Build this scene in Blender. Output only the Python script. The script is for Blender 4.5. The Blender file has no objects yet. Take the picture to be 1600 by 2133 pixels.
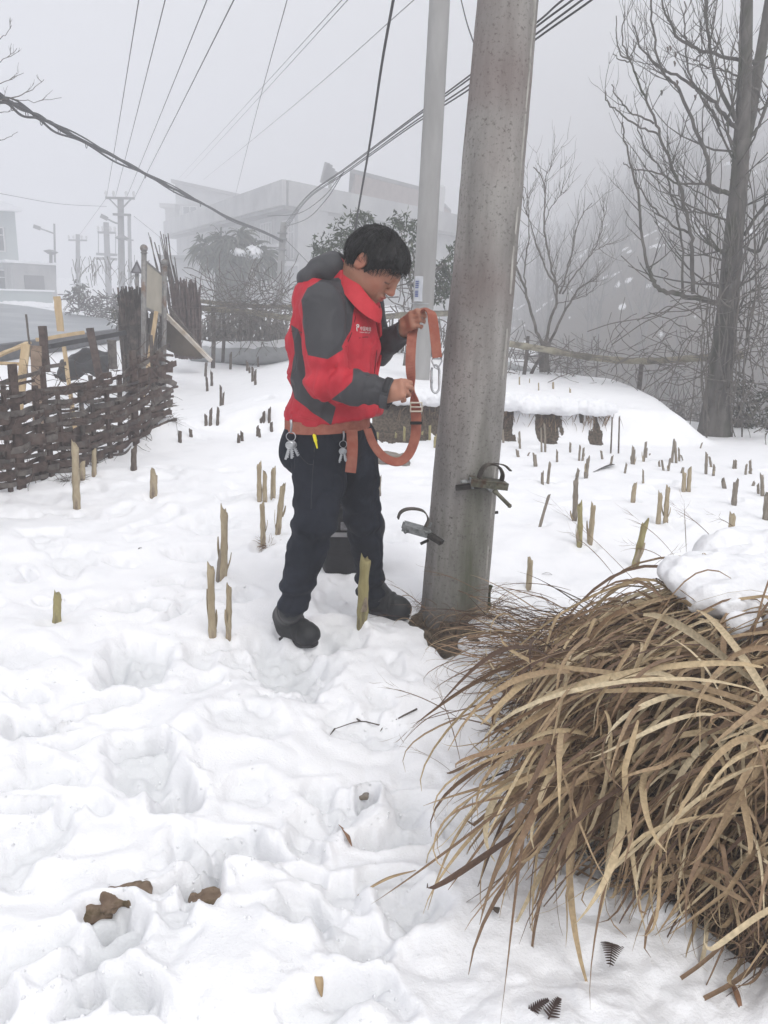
import bpy, math, random
import numpy as np
from mathutils import Vector, Matrix
random.seed(7); np.random.seed(7)
sc = bpy.context.scene; COL = sc.collection
# ---------------------------------------------------------------- camera, sky, sun, exposure
CAM_H, PITCH, ROLL = 1.35, math.radians(16), math.radians(2.5)
FW = np.array([0, math.cos(PITCH), -math.sin(PITCH)]); _r = np.array([1., 0, 0]); _u = np.array([0, math.sin(PITCH), math.cos(PITCH)])
RT = _r*math.cos(ROLL) + _u*math.sin(ROLL); UP = _u*math.cos(ROLL) - _r*math.sin(ROLL)
CP = np.array([0, 0, CAM_H])
cd = bpy.data.cameras.new('camera'); cam = bpy.data.objects.new('camera', cd); COL.objects.link(cam)
cd.sensor_fit = 'HORIZONTAL'; cd.sensor_width = 36; cd.lens = 36; cd.clip_start = 0.05; cd.clip_end = 2000
cam.matrix_world = Matrix([[RT[i], UP[i], -FW[i], CP[i]] for i in range(3)] + [[0, 0, 0, 1]])
sc.camera = cam
world = bpy.data.worlds.new('World'); sc.world = world; world.use_nodes = True
nt = world.node_tree; nt.nodes.clear()
sky = nt.nodes.new('ShaderNodeTexSky'); sky.sky_type = 'NISHITA'; sky.sun_disc = False
SUN_EL, SUN_ROT = math.radians(55), math.radians(150)
sky.sun_elevation = SUN_EL; sky.sun_rotation = SUN_ROT; sky.dust_density = 6; sky.air_density = 1.0
hs = nt.nodes.new('ShaderNodeHueSaturation'); hs.inputs['Saturation'].default_value = 0.10
mx = nt.nodes.new('ShaderNodeMixRGB'); mx.inputs[0].default_value = 0.72; mx.inputs[2].default_value = (7.75, 7.75, 7.85, 1)   # cloud deck evens the sky out
bg = nt.nodes.new('ShaderNodeBackground'); bg.inputs['Strength'].default_value = 0.10
wo = nt.nodes.new('ShaderNodeOutputWorld')
nt.links.new(sky.outputs[0], hs.inputs['Color']); nt.links.new(hs.outputs[0], mx.inputs[1]); nt.links.new(mx.outputs[0], bg.inputs['Color']); nt.links.new(bg.outputs[0], wo.inputs['Surface'])
sd = bpy.data.lights.new('sun', 'SUN'); sd.energy = 0.8; sd.angle = math.radians(25); sd.color = (1, 0.97, 0.93)
so = bpy.data.objects.new('sun', sd); COL.objects.link(so)
_d = Vector((math.sin(SUN_ROT)*math.cos(SUN_EL), math.cos(SUN_ROT)*math.cos(SUN_EL), math.sin(SUN_EL)))
so.rotation_euler = _d.to_track_quat('Z', 'Y').to_euler()
sc.view_settings.view_transform = 'Standard'; sc.view_settings.look = 'None'; sc.view_settings.gamma = 1
sc.view_settings.exposure = 0.54
HAZE = 0.0150
sc.render.engine = 'CYCLES'
cy = sc.cycles; cy.use_denoising = True; cy.max_bounces = 8; cy.diffuse_bounces = 4; cy.volume_bounces = 4; cy.transparent_max_bounces = 8
try: cy.denoiser = 'OPENIMAGEDENOISE'; cy.volume_max_steps = 64
except Exception: pass

# ---------------------------------------------------------------- helpers
def ray(px, py): return FW + RT*((px-800)/1600.) - UP*((py-1066.5)/1600.)
def P(px, py, Y):
    d = ray(px, py); return CP + d*(Y/d[1])
def proj(v):
    v = np.asarray(v) - CP; z = v@FW
    return 800 + 1600*(v@RT)/z, 1066.5 - 1600*(v@UP)/z
def _h(i, j, k):
    n = (i.astype(np.int64)*374761393 + j.astype(np.int64)*668265263 + k.astype(np.int64)*2147483647 + 1013904223) & 0xffffffff
    n = ((n ^ (n >> 13))*1274126177) & 0xffffffff
    n = ((n ^ (n >> 16))*2246822519) & 0xffffffff
    return ((n ^ (n >> 15)) & 0xffff)/32767.5 - 1
def noise(x, y, z=None):
    x = np.asarray(x, float); y = np.asarray(y, float); z = np.zeros_like(x) if z is None else np.asarray(z, float)
    xi, yi, zi = np.floor(x), np.floor(y), np.floor(z); fx, fy, fz = x-xi, y-yi, z-zi
    fx = fx*fx*fx*(fx*(fx*6-15)+10); fy = fy*fy*fy*(fy*(fy*6-15)+10); fz = fz*fz*(3-2*fz)
    r = 0
    flat = not np.any(fz)
    for a in (0, 1):
        wa = fx if a else 1-fx
        for b in (0, 1):
            wb = fy if b else 1-fy
            for c in ((0,) if flat else (0, 1)):
                wc = 1 if flat else (fz if c else 1-fz)
                r = r + wa*wb*wc*_h(xi+a, yi+b, zi+c)
    return r
def fbm(x, y, z=None, o=4):
    r, a = 0, 1.
    for i in range(o):
        r = r + a*noise(x*2**i+17.3*i, y*2**i-9.1*i, None if z is None else z*2**i+3.7*i); a *= .5
    return r
def sstep(a, b, x):
    t = np.clip((x-a)/(b-a), 0, 1); return t*t*(3-2*t)

MATS = {}
def mat(name, c1, c2=None, scale=8., rough=.8, bump=0., bscale=40., metal=0., spec=.3, stretch=(1, 1, 1), detail=6, lo=.35, hi=.65, attr=None, c3=None, s3=3., sub=0.):
    """procedural material: two (or three) colours mixed by noise in object space, plus noise bump"""
    if name in MATS: return MATS[name]
    m = bpy.data.materials.new(name); m.use_nodes = True; n = m.node_tree; L = n.links.new
    b = n.nodes['Principled BSDF']; b.inputs['Roughness'].default_value = rough; b.inputs['Metallic'].default_value = metal
    b.inputs['Specular IOR Level'].default_value = spec
    if sub: b.inputs['Subsurface Weight'].default_value = sub; b.inputs['Subsurface Radius'].default_value = (1, .6, .4); b.inputs['Subsurface Scale'].default_value = .012
    tc = n.nodes.new('ShaderNodeTexCoord'); mp = n.nodes.new('ShaderNodeMapping'); mp.inputs['Scale'].default_value = stretch; L(tc.outputs['Object'], mp.inputs[0])
    def nz(s, d=detail, r=.6):
        t = n.nodes.new('ShaderNodeTexNoise'); t.inputs['Scale'].default_value = s; t.inputs['Detail'].default_value = d; t.inputs['Roughness'].default_value = r; L(mp.outputs[0], t.inputs['Vector']); return t
    def ramp(src, a, b_):
        r = n.nodes.new('ShaderNodeMapRange'); r.inputs[1].default_value = a; r.inputs[2].default_value = b_; L(src, r.inputs[0]); return r.outputs[0]
    def mix(f, A, B):
        x = n.nodes.new('ShaderNodeMixRGB'); L(f, x.inputs[0])
        for i, c in ((1, A), (2, B)):
            if isinstance(c, tuple): x.inputs[i].default_value = (*c, 1)
            else: L(c, x.inputs[i])
        return x.outputs[0]
    col = c1
    if c2 is not None: col = mix(ramp(nz(scale).outputs[0], lo, hi), c1, c2)
    if c3 is not None: col = mix(ramp(nz(s3).outputs[0], .52, .66), col, c3)
    if attr:
        a = n.nodes.new('ShaderNodeAttribute'); a.attribute_name = attr[0]
        col = mix(ramp(a.outputs['Fac'], attr[2], attr[3]), col, attr[1])
    if isinstance(col, tuple): b.inputs['Base Color'].default_value = (*col, 1)
    else: L(col, b.inputs['Base Color'])
    if bump:
        bp = n.nodes.new('ShaderNodeBump'); bp.inputs['Strength'].default_value = 1; bp.inputs['Distance'].default_value = bump
        L(nz(bscale, 8, .65).outputs[0], bp.inputs['Height']); L(bp.outputs[0], b.inputs['Normal'])
    MATS[name] = m; return m

def tag(o, label=None, cat=None, group=None, kind=None):
    if label: o['label'] = label
    if cat: o['category'] = cat
    if group: o['group'] = group
    if kind: o['kind'] = kind
    return o
def empty(name, loc, label=None, cat=None, group=None):
    o = bpy.data.objects.new(name, None); o.empty_display_size = .1; COL.objects.link(o); o.location = tuple(map(float, loc)); return tag(o, label, cat, group)
def _origin(parent):
    b = np.zeros(3); p = parent
    while p is not None: b += np.array(p.location); p = p.parent
    return b
def mesh_np(name, V, F, m, parent=None, base=None, smooth=True, attrs=None, midx=None):
    """V (n,3) world, F (m,k) int array -> ONE mesh object"""
    V = np.asarray(V, float); F = np.asarray(F, np.int32); k = F.shape[1]
    org = _origin(parent) if parent is not None else (np.zeros(3) if base is None else np.array(base, float))
    loc = np.zeros(3) if parent is not None else org
    me = bpy.data.meshes.new(name); me.vertices.add(len(V)); me.vertices.foreach_set('co', (V-org).astype(np.float32).ravel())
    me.loops.add(F.size); me.loops.foreach_set('vertex_index', F.ravel()); me.polygons.add(len(F))
    me.polygons.foreach_set('loop_start', np.arange(0, F.size, k, dtype=np.int32)); me.polygons.foreach_set('loop_total', np.full(len(F), k, np.int32))
    for mm in (m if isinstance(m, (list, tuple)) else [m]): me.materials.append(mm)
    if midx is not None: me.polygons.foreach_set('material_index', np.asarray(midx, np.int32))
    me.update(calc_edges=True)
    me.polygons.foreach_set('use_smooth', np.full(len(F), smooth))
    for an, av in (attrs or {}).items():
        a = me.attributes.new(an, 'FLOAT', 'POINT'); a.data.foreach_set('value', np.asarray(av, np.float32))
    me.validate()
    o = bpy.data.objects.new(name, me); COL.objects.link(o); o.parent = parent; o.location = tuple(loc); return o
class MB:
    def __init__(s): s.v = []; s.f = []; s.mi = []; s.at = []; s.m = 0; s.a = 0.
    def add(s, V, F):
        o = len(s.v); s.v += [tuple(map(float, p)) for p in V]; s.at += [s.a]*len(V)
        for f in F: s.f.append(tuple(i+o for i in f)); s.mi.append(s.m)
        return s
    def box(s, c, size, ax=None, taper=1.):
        """ax: 3 unit axes"""
        c = np.array(c, float); A = np.eye(3) if ax is None else np.array(ax, float); h = np.array(size, float)/2
        V = []
        for z in (-1, 1):
            t = taper if z > 0 else 1
            for x, y in ((-1, -1), (1, -1), (1, 1), (-1, 1)): V.append(c + A[0]*h[0]*x*t + A[1]*h[1]*y*t + A[2]*h[2]*z)
        return s.add(V, [(3, 2, 1, 0), (4, 5, 6, 7), (0, 1, 5, 4), (1, 2, 6, 5), (2, 3, 7, 6), (3, 0, 4, 7)])
    def beam(s, a, b, w, d, side=(0, 1, 0)):
        a = np.array(a, float); b = np.array(b, float); z = b-a; L = np.linalg.norm(z); z /= L
        x = np.cross(side, z); x /= max(np.linalg.norm(x), 1e-9); y = np.cross(z, x)
        return s.box((a+b)/2, (w, d, L), (x, y, z))
    def tube(s, pts, r, n=8, cap=True, flat=1.):
        pts = [np.array(p, float) for p in pts]; r = [r]*len(pts) if np.isscalar(r) else list(r)
        V = []; F = []; up = np.array([.13, .21, .97])
        T = [pts[min(i+1, len(pts)-1)]-pts[max(i-1, 0)] for i in range(len(pts))]
        t0 = T[0]/max(np.linalg.norm(T[0]), 1e-9); x = np.cross(up, t0)
        if np.linalg.norm(x) < .2: x = np.cross((1., 0, 0), t0)
        x /= np.linalg.norm(x)
        for i, p in enumerate(pts):
            t = T[i]/max(np.linalg.norm(T[i]), 1e-9); x = x - t*(x@t); x /= max(np.linalg.norm(x), 1e-9); y = np.cross(t, x)
            for k in range(n):
                a = 2*math.pi*k/n; V.append(p + (x*math.cos(a) + y*math.sin(a)*flat)*r[i])
        for i in range(len(pts)-1):
            for k in range(n):
                F.append((i*n+k, i*n+(k+1) % n, (i+1)*n+(k+1) % n, (i+1)*n+k))
        if cap: F.append(tuple(range(n-1, -1, -1))); F.append(tuple((len(pts)-1)*n+k for k in range(n)))
        return s.add(V, F)
    def ribbon(s, pts, w, nrm, th=.002):
        """flat strap of width w along pts; nrm = width direction(s)"""
        pts = [np.array(p, float) for p in pts]; V = []; F = []
        for i, p in enumerate(pts):
            t = pts[min(i+1, len(pts)-1)]-pts[max(i-1, 0)]; t /= max(np.linalg.norm(t), 1e-9)
            nn = np.array(nrm[i] if np.ndim(nrm) == 2 else nrm, float); nn = nn - t*(nn@t); nn /= max(np.linalg.norm(nn), 1e-9)
            k = np.cross(t, nn); wi = (w[i] if not np.isscalar(w) else w)/2
            V += [p-nn*wi-k*th/2, p+nn*wi-k*th/2, p+nn*wi+k*th/2, p-nn*wi+k*th/2]
        for i in range(len(pts)-1):
            for k in range(4): F.append((i*4+k, i*4+(k+1) % 4, (i+1)*4+(k+1) % 4, (i+1)*4+k))
        F.append((3, 2, 1, 0)); o = (len(pts)-1)*4; F.append((o, o+1, o+2, o+3))
        return s.add(V, F)
    def prism(s, poly, d):
        """poly: 3D points (one face), d: extrusion vector"""
        n = len(poly); V = [np.array(p, float) for p in poly]; V += [p+np.array(d, float) for p in V]
        return s.add(V, [tuple(range(n-1, -1, -1)), tuple(range(n, 2*n))] + [(i, (i+1) % n, n+(i+1) % n, n+i) for i in range(n)])
    def build(s, name, m, parent=None, base=None, smooth=False, bevel=0., attr=None):
        org = _origin(parent) if parent is not None else (np.zeros(3) if base is None else np.array(base, float))
        me = bpy.data.meshes.new(name); me.from_pydata([tuple(np.array(v)-org) for v in s.v], [], s.f)
        for mm in (m if isinstance(m, (list, tuple)) else [m]): me.materials.append(mm)
        me.polygons.foreach_set('material_index', s.mi); me.polygons.foreach_set('use_smooth', [bool(smooth)]*len(s.f))
        if attr: a = me.attributes.new(attr, 'FLOAT', 'POINT'); a.data.foreach_set('value', s.at)
        me.update(); o = bpy.data.objects.new(name, me); COL.objects.link(o); o.parent = parent
        if parent is None: o.location = tuple(org)
        if bevel:
            b = o.modifiers.new('bevel', 'BEVEL'); b.width = bevel; b.segments = 2; b.limit_method = 'ANGLE'
        return o
def spline(pts, n=8):
    """Catmull-Rom through pts"""
    p = [np.array(q, float) for q in pts]; p = [2*p[0]-p[1]] + p + [2*p[-1]-p[-2]]; out = []
    for i in range(1, len(p)-2):
        for k in range(n):
            t = k/n; out.append(.5*((2*p[i]) + (-p[i-1]+p[i+1])*t + (2*p[i-1]-5*p[i]+4*p[i+1]-p[i+2])*t*t + (-p[i-1]+3*p[i]-3*p[i+1]+p[i+2])*t**3))
    out.append(p[-2]); return out
# ---------------------------------------------------------------- snow-covered ground
def Gflat(px, py, z=0.):
    d = ray(px, py); return CP + d*((z-CAM_H)/d[2])
PITS = []   # (x, y, rx, ry, angle, depth)
def pit(px, py, wpx, hpx, depth, ang=0):
    c = Gflat(px, py); a = Gflat(px+wpx/2, py); b = Gflat(px, py-hpx/2)
    PITS.append((c[0], c[1], abs(a[0]-c[0]), abs(b[1]-c[1]), math.radians(ang), depth))
for p in [(310,1590,150,100,.045,20),(372,1650,90,80,.07,0),(500,1790,170,90,.05,15),(185,1905,120,70,.05,10),(60,1530,130,70,.05,0),
          (70,1760,110,110,.03,0),(340,1078,55,40,.03,0),(440,1085,90,45,.035,0),(400,1148,110,26,.045,0),(285,1375,130,90,.05,10),(230,1395,80,60,.03,0),
          (270,1250,90,60,.03,-30),(755,1655,50,46,.07,0),(205,1960,130,110,.05,0),(600,1380,170,120,.05,20),(690,1330,120,60,.04,0),(700,1240,120,70,.03,0),
          (160,1165,110,50,.03,0),(250,1170,60,24,.025,0),(245,1058,50,24,.02,0),(480,1045,60,20,.02,0),(60,1450,90,50,.02,0),(530,1500,160,70,.018,10),
          (720,2000,60,60,.03,0),(160,2090,90,80,.04,0),(760,1500,130,60,.02,0),(430,1870,90,50,.045,0),(110,1690,60,80,.02,0),(350,1850,120,40,.04,5),
          (620,1150,70,26,.02,0),(390,1250,60,30,.018,0),(820,1130,80,30,.02,0),(1110,1420,90,50,.03,0),(930,1330,110,60,.035,0),(960,1720,80,60,.02,0),(650,1700,100,50,.02,0),(640,1900,140,50,.018,0)]:
    pit(*p)
_pr = random.Random(77)
for i in range(95):                                        # older overlapping treads, mostly left of and in front of the man
    px_, py_ = _pr.uniform(-20, 900), _pr.uniform(1180, 2130)
    if 560 < px_ < 860 and py_ < 1300: continue
    s_ = .45 + (py_-1100)/1000; pit(px_, py_, _pr.uniform(60, 130)*s_, _pr.uniform(35, 75)*s_, _pr.uniform(.010, .034), _pr.uniform(-50, 50))
for (sx_, sy_) in [(118,1302),(443,1333),(476,1333),(462,1213),(319,1034),(278,983),(160,1065),(196,995),(545,1048),(568,1042),(551,1140),(579,1112),(1197,1086),(1207,1142),(1228,1138),(1370,1097),(1386,1094),(1522,1140),(1101,1227),(1318,1048),(1429,1027),(1529,1054),(1124,1099),(1138,1010),(1210,1000),(1314,968),(1403,965),(1221,997)]:
    c_ = Gflat(sx_, sy_); w_ = _pr.uniform(.035, .06); PITS.append((c_[0]+.004, c_[1]-.012, w_, w_*1.1, 0, _pr.uniform(.012, .024)))
for i in range(60):
    PITS.append((random.uniform(-2.6, 3.5), random.uniform(3.2, 8), random.uniform(.06, .13), random.uniform(.06, .14), random.uniform(0, 3), random.uniform(.01, .03)))
CLUMP = (1.42, 2.02)
def Z(x, y, detail=True):
    """height of the snow surface"""
    x = np.asarray(x, float); y = np.asarray(y, float)
    z = .05*noise(x*.35+3, y*.35) + .02*noise(x*1.1, y*1.1+5)
    z = z - (.05*noise(np.array([3.]), np.array([0.7])) + 0)[0]*0
    # terrace bank with its snow slab, behind the pole
    fx = 7.35 + .12*noise(x*1.3, x*0+2) + .5*sstep(1.2, -1.5, x)*0
    top = .40*(.78*sstep(-.05, .20, y-fx)+.22*sstep(.1, .9, y-fx))*sstep(-2.6, -.6, x)*sstep(3.35, 2.75, x + .25*(y-8)*0)
    slab = .12*sstep(-.1, .05, y-fx)*sstep(.55, .15, y-fx)*0
    z = z + top + slab
    # drop into the valley on the right
    edge = 9.2 - .45*np.clip(x-3.2, -2, 6) + .3*noise(x*.8, y*.4)
    side = sstep(1.8, 4.2, x - .10*(y-9))
    z = z - side*(.9*sstep(0, 2.5, y-edge) + 2.6*sstep(2, 16, y-edge))
    back = sstep(10.5, 14, y)*sstep(.0, 2.4, x)*(1-side)
    z = z - back*(.5 + 1.8*sstep(12, 22, y))
    # hillside across the valley
    wx_ = sstep(.02, .42, x/np.maximum(y, 1)); hy_ = np.clip(y-24, 0, 190)
    z = z + wx_*(hy_*.30*sstep(0, 30, hy_) + sstep(5, 40, hy_)*(1.4*noise(x*.05, y*.05) + .35*noise(x*.17, y*.17)))
    # far snow terraces on the left
    z = z + sstep(50, 120, y)*(1-wx_)*1.2
    # tussock bank, lower right
    dx = (x-CLUMP[0])/.98; dy = (y-CLUMP[1])/.86; r = np.sqrt(dx*dx+dy*dy) + .10*noise(x*3, y*3)
    z = z + .30*sstep(1.05, .25, r)
    # snow ridge by the wattle fence and the drift left of the man's path
    a = (x+2.05)/.35; b = (y-6.7)/.5; z = z + .26*np.exp(-(a*a+b*b)*1.3)
    a = (x+.10)/.20; b = (y-2.93)/.10; z = z + .06*np.exp(-(a*a+b*b))
    a = (x+1.0)/.9; b = (y-6.3)/.5; z = z + .10*np.exp(-(a*a+b*b))
    if not detail: return z
    near = sstep(9, 3, y)
    wx = x + .05*noise(x*6, y*6); wy = y + .05*noise(x*6+9, y*6-4)
    global SLUSH_SHADE
    SLUSH_SHADE = np.zeros_like(z)
    for (cx, cy_, rx, ry, an, dp) in PITS:
        m = (np.abs(x-cx) < rx*2.6) & (np.abs(y-cy_) < ry*2.6 + .1)
        if not m.any(): continue
        u = wx[m]-cx; v = wy[m]-cy_; ca, sa = math.cos(an), math.sin(an)
        r = np.sqrt(((u*ca+v*sa)/rx)**2 + ((-u*sa+v*ca)/ry)**2)
        r = r + .16*noise(x[m]*22, y[m]*22) + .08*noise(x[m]*50, y[m]*50)
        SLUSH_SHADE[m] = np.maximum(SLUSH_SHADE[m], sstep(1.0, .55, r)*min(1, dp/.045))  # slush grey plus painted shade, strongest on deep pit floors
        z[m] -= dp*(sstep(1.12, .66, r)*1.15 - .25*np.exp(-((r-1.35)/.3)**2)) - .35*dp*sstep(.9, .3, r)*noise(x[m]*30, y[m]*30)
    l1 = noise(wx*2.3, wy*2.3); l2 = noise(wx*5.5+7, wy*5.5); l3 = noise(wx*13, wy*13+4); l4 = noise(x*33, y*33)
    rough_ = sstep(-.35, .5, noise(x*1.2+40, y*1.2))
    fg = sstep(3.6, 2.2, y); l3b = noise(wx*9+2, wy*9); z = z + near*(.022*l1 + .015*l2 + .007*l3*(.3+rough_) + .0036*l4*(.2+rough_) + .0018*noise(x*75, y*75)*(.2+rough_)) + fg*(.012*np.abs(l3b)-.016*sstep(.25, .6, l2)*.6 + .005*sstep(-.1, .6, l3)*rough_ + .012*l1)
    z = z + near*.012*sstep(.15, .45, l2)*rough_
    z = z + sstep(2.3, 1.3, y)*(.02*np.abs(noise(wx*4.1, wy*4.1)) )
    return z
def Zs(x, y): return float(Z(np.array([float(x)]), np.array([float(y)]))[0])
def G(px, py, it=14):
    """the point where this line of sight meets the ground"""
    d = ray(px, py); lo, hi = .8, 60.
    t = None
    ys = np.geomspace(.9, 60, 400); pts = CP + d*(ys/d[1])[:, None]; zz = Z(pts[:, 0], pts[:, 1]); below = np.nonzero(pts[:, 2] < zz)[0]
    if len(below) == 0: return P(px, py, 40)
    return pts[below[0]]
rr = np.concatenate([np.geomspace(.55, 12, 640), np.geomspace(12, 260, 150)[1:]]); th = np.radians(np.linspace(-78, 78, 1080))
R_, T_ = np.meshgrid(rr, th, indexing='ij'); X_ = R_*np.sin(T_); Y_ = R_*np.cos(T_) - .15
Zg = Z(X_.ravel(), Y_.ravel()).reshape(X_.shape); SLUSH_SHADE_G = SLUSH_SHADE.copy()
nR, nT = X_.shape; ii = (np.arange(nR-1)[:, None]*nT + np.arange(nT-1)[None, :]).ravel()
QF = np.stack([ii, ii+1, ii+nT+1, ii+nT], 1)[:, ::-1]
# where earth shows: steep bank faces, wet trodden earth along the fence foot, hill thickets
gx, gy = X_.ravel(), Y_.ravel()
slope = np.hypot(*np.gradient(Zg, axis=(0, 1))[:1], 0).ravel()*0
fxl = 7.35 + .12*noise(gx*1.3, gx*0+2)
earth = np.zeros_like(gx)
for (q, w_, t_) in (((858, 862), 74, 1.), ((1052, 875), 26, 1.), ((1148, 886), 34, 1.2), ((1236, 880), 28, .8), ((985, 868), 60, .8)):
    c_ = ray(*q); c_ = CP + c_*(7.55/c_[1]); w_ = w_/1600*7.6
    d_ = np.hypot((gx-c_[0])/w_, (gy-(fxl+.05+.09*noise(gx*3.1, gx*0+7)))/(.19*t_)) + .65*noise(gx*6+3, gy*6) + .3*noise(gx*17, gy*17); earth = np.maximum(earth, sstep(.98, .78, d_))
fence_l = sstep(.55, .1, np.abs(gx + 2.95 - .045*(gy-5.7)) + .25*noise(gx*4, gy*4))*sstep(4.6, 5.4, gy)*sstep(9.8, 8.8, gy)
earth = np.maximum(earth, .95*fence_l*sstep(-.3, .2, noise(gx*9, gy*9)+.1))
clr = np.hypot((gx-CLUMP[0])/.98, (gy-CLUMP[1])/.86)
earth = np.maximum(earth, sstep(.98, .88, clr + .12*noise(gx*8, gy*8)))
hillm = sstep(13, 26, gy)*sstep(-1, 6, gx - .1*gy)
earth = np.maximum(earth, hillm*sstep(-1.15, -.45, .30*fbm(gx*.16, gy*.10, None, 5) + .8*noise(gx*1.1, gy*.7) + .6*noise(gx*2.9, gy*1.9)))
bp_ = Gflat(945, 1290); earth = np.maximum(earth, sstep(1.1, .7, np.hypot((gx-bp_[0]-.02)/.20, (gy-bp_[1])/.22)+.3*noise(gx*14, gy*14)))
for (q, w_) in (((160, 1895), .055), ((262, 1868), .05), ((432, 1872), .04)):
    c_ = Gflat(*q); earth = np.maximum(earth, .0*sstep(1.15, .75, np.hypot((gx-c_[0])/(w_*1.15), (gy-c_[1])/(w_*.8)) + .35*noise(gx*30, gy*30)))
def snow_mat():
    m = mat('snow', (.90, .905, .93), (.82, .83, .86), scale=5, rough=.72, spec=.25, bump=.0035, bscale=130, sub=0.0, lo=.5, hi=.8)
    n = m.node_tree; L = n.links.new; b = n.nodes['Principled BSDF']; src = b.inputs['Base Color'].links[0].from_socket
    a3 = n.nodes.new('ShaderNodeAttribute'); a3.attribute_name = 'slush_shade'; wx2 = n.nodes.new('ShaderNodeMixRGB'); wx2.inputs[2].default_value = (.62, .64, .655, 1); wn = n.nodes.new('ShaderNodeTexNoise'); wn.inputs['Scale'].default_value = 30; wn.inputs['Detail'].default_value = 8  # greyer slush in the pits, with their shading put into the colour
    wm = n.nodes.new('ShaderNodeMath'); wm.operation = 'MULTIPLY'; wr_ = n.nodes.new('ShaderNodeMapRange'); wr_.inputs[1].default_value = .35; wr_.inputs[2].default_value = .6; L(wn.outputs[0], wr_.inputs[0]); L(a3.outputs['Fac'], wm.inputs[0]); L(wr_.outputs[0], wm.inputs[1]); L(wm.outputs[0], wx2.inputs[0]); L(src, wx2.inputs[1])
    a = n.nodes.new('ShaderNodeAttribute'); a.attribute_name = 'earth'
    tc = n.nodes.new('ShaderNodeTexCoord'); t = n.nodes.new('ShaderNodeTexNoise'); t.inputs['Scale'].default_value = 22; t.inputs['Detail'].default_value = 8; L(tc.outputs['Object'], t.inputs[0])
    s = n.nodes.new('ShaderNodeMath'); s.operation = 'ADD'; L(a.outputs['Fac'], s.inputs[0]); L(t.outputs[0], s.inputs[1])
    r = n.nodes.new('ShaderNodeMapRange'); r.inputs[1].default_value = .93; r.inputs[2].default_value = 1.03; L(s.outputs[0], r.inputs[0])
    er = n.nodes.new('ShaderNodeValToRGB'); er.color_ramp.elements[0].color = (.025, .018, .013, 1); er.color_ramp.elements[1].color = (.13, .098, .066, 1); er.color_ramp.elements[0].position = .35; er.color_ramp.elements[1].position = .68
    t2 = n.nodes.new('ShaderNodeTexNoise'); t2.inputs['Scale'].default_value = 48; t2.inputs['Detail'].default_value = 10; L(tc.outputs['Object'], t2.inputs[0]); L(t2.outputs[0], er.inputs[0])
    x = n.nodes.new('ShaderNodeMixRGB'); L(r.outputs[0], x.inputs[0]); L(wx2.outputs[0], x.inputs[1]); L(er.outputs[0], x.inputs[2]); L(x.outputs[0], b.inputs['Base Color'])
    return m
SNOW = snow_mat()
SNOWP = mat('snow_plain', (.90, .905, .93), (.82, .83, .86), scale=5, rough=.72, spec=.25, bump=.004, bscale=110)
g_o = mesh_np('snow_ground', np.stack([gx, gy, Zg.ravel()], 1), QF, SNOW, attrs={'earth': earth, 'slush_shade': SLUSH_SHADE_G}); tag(g_o, kind='structure')

# ---------------------------------------------------------------- road on the left
ra = [(-6.5,1),(-6.5,8),(-6.5,15),(-6.9,20),(-9.1,25),(-11.6,28),(-15.2,32.7),(-20,37),(-30,45),(-60,62)]
rb = [(-16,1),(-16,6),(-16,12),(-18,17),(-22,21),(-27,24),(-34,28),(-42,32),(-50,36),(-80,46)]
V = []; F = []
for i in range(len(ra)):
    for k in range(5):
        t = k/4; x = ra[i][0]*(1-t)+rb[i][0]*t; y = ra[i][1]*(1-t)+rb[i][1]*t; V.append((x, y, .16 + .05*math.sin(t*3.1)))
    if i:
        for k in range(4): F.append(((i-1)*5+k, (i-1)*5+k+1, i*5+k+1, i*5+k))
n0 = len(V)
V += [(v[0], v[1], v[2]-.5) for v in V[:]]
for i in range(1, len(ra)): F.append(((i-1)*5, i*5, n0+i*5, n0+(i-1)*5))
road = MB().add(V, F).build('road', mat('asphalt', (.20, .22, .24), (.27, .29, .31), scale=.7, rough=.38, spec=.5, bump=.002, bscale=60, c3=(.33, .345, .36), s3=.35), smooth=False)
tag(road, kind='structure')
for k, (x0, y0, x1, y1) in enumerate([(-6.42,3,-6.42,19.6)]):
    b = MB(); b.box(((x0+x1)/2, (y0+y1)/2, .12), (.14, y1-y0, .26)); tag(b.build('kerb', mat('dark_kerb', (.03, .03, .035), (.07, .07, .075), rough=.6, bump=.003)), kind='structure')

m = MB(); _pr = random.Random(5)                            # crumbs kicked out of the treads
for i in range(900):
    if i % 3: c_ = _pr.choice(PITS[:120]); a_ = _pr.uniform(0, 6.28); q_ = _pr.uniform(.9, 1.7); x, y = c_[0]+math.cos(a_)*c_[2]*q_, c_[1]+math.sin(a_)*c_[3]*q_
    else: x, y = _pr.uniform(-1.2, .9), _pr.uniform(1.2, 3.4)
    if y > 4.5 or y < 1 or math.hypot((x-CLUMP[0])/.98, (y-CLUMP[1])/.86) < 1.05 or math.hypot(x-bp_[0], y-bp_[1]) < .3: continue
    r = _pr.uniform(.002, .0055)*(1.5 if _pr.random() < .08 else 1); z = Zs(x, y) - r*.1; V = []
    for k in range(3):
        for j in range(5): a_ = j*1.2566+k*.6; rr_ = r*(.75, 1, .6)[k]*_pr.uniform(.7, 1.2); V.append((x+math.cos(a_)*rr_, y+math.sin(a_)*rr_, z+(k-1)*r*.6))
    V += [(x, y, z+r*.95)]
    m.add(V, [(k*5+j, k*5+(j+1) % 5, (k+1)*5+(j+1) % 5, (k+1)*5+j) for k in range(2) for j in range(5)] + [(10+j, 10+(j+1) % 5, 15) for j in range(5)])
tag(m.build('snow_crumbs', SNOWP, base=(0, 2, 0), smooth=True), 'small crumbs of snow scattered round the footprints', 'snow', None, 'stuff')
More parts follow.
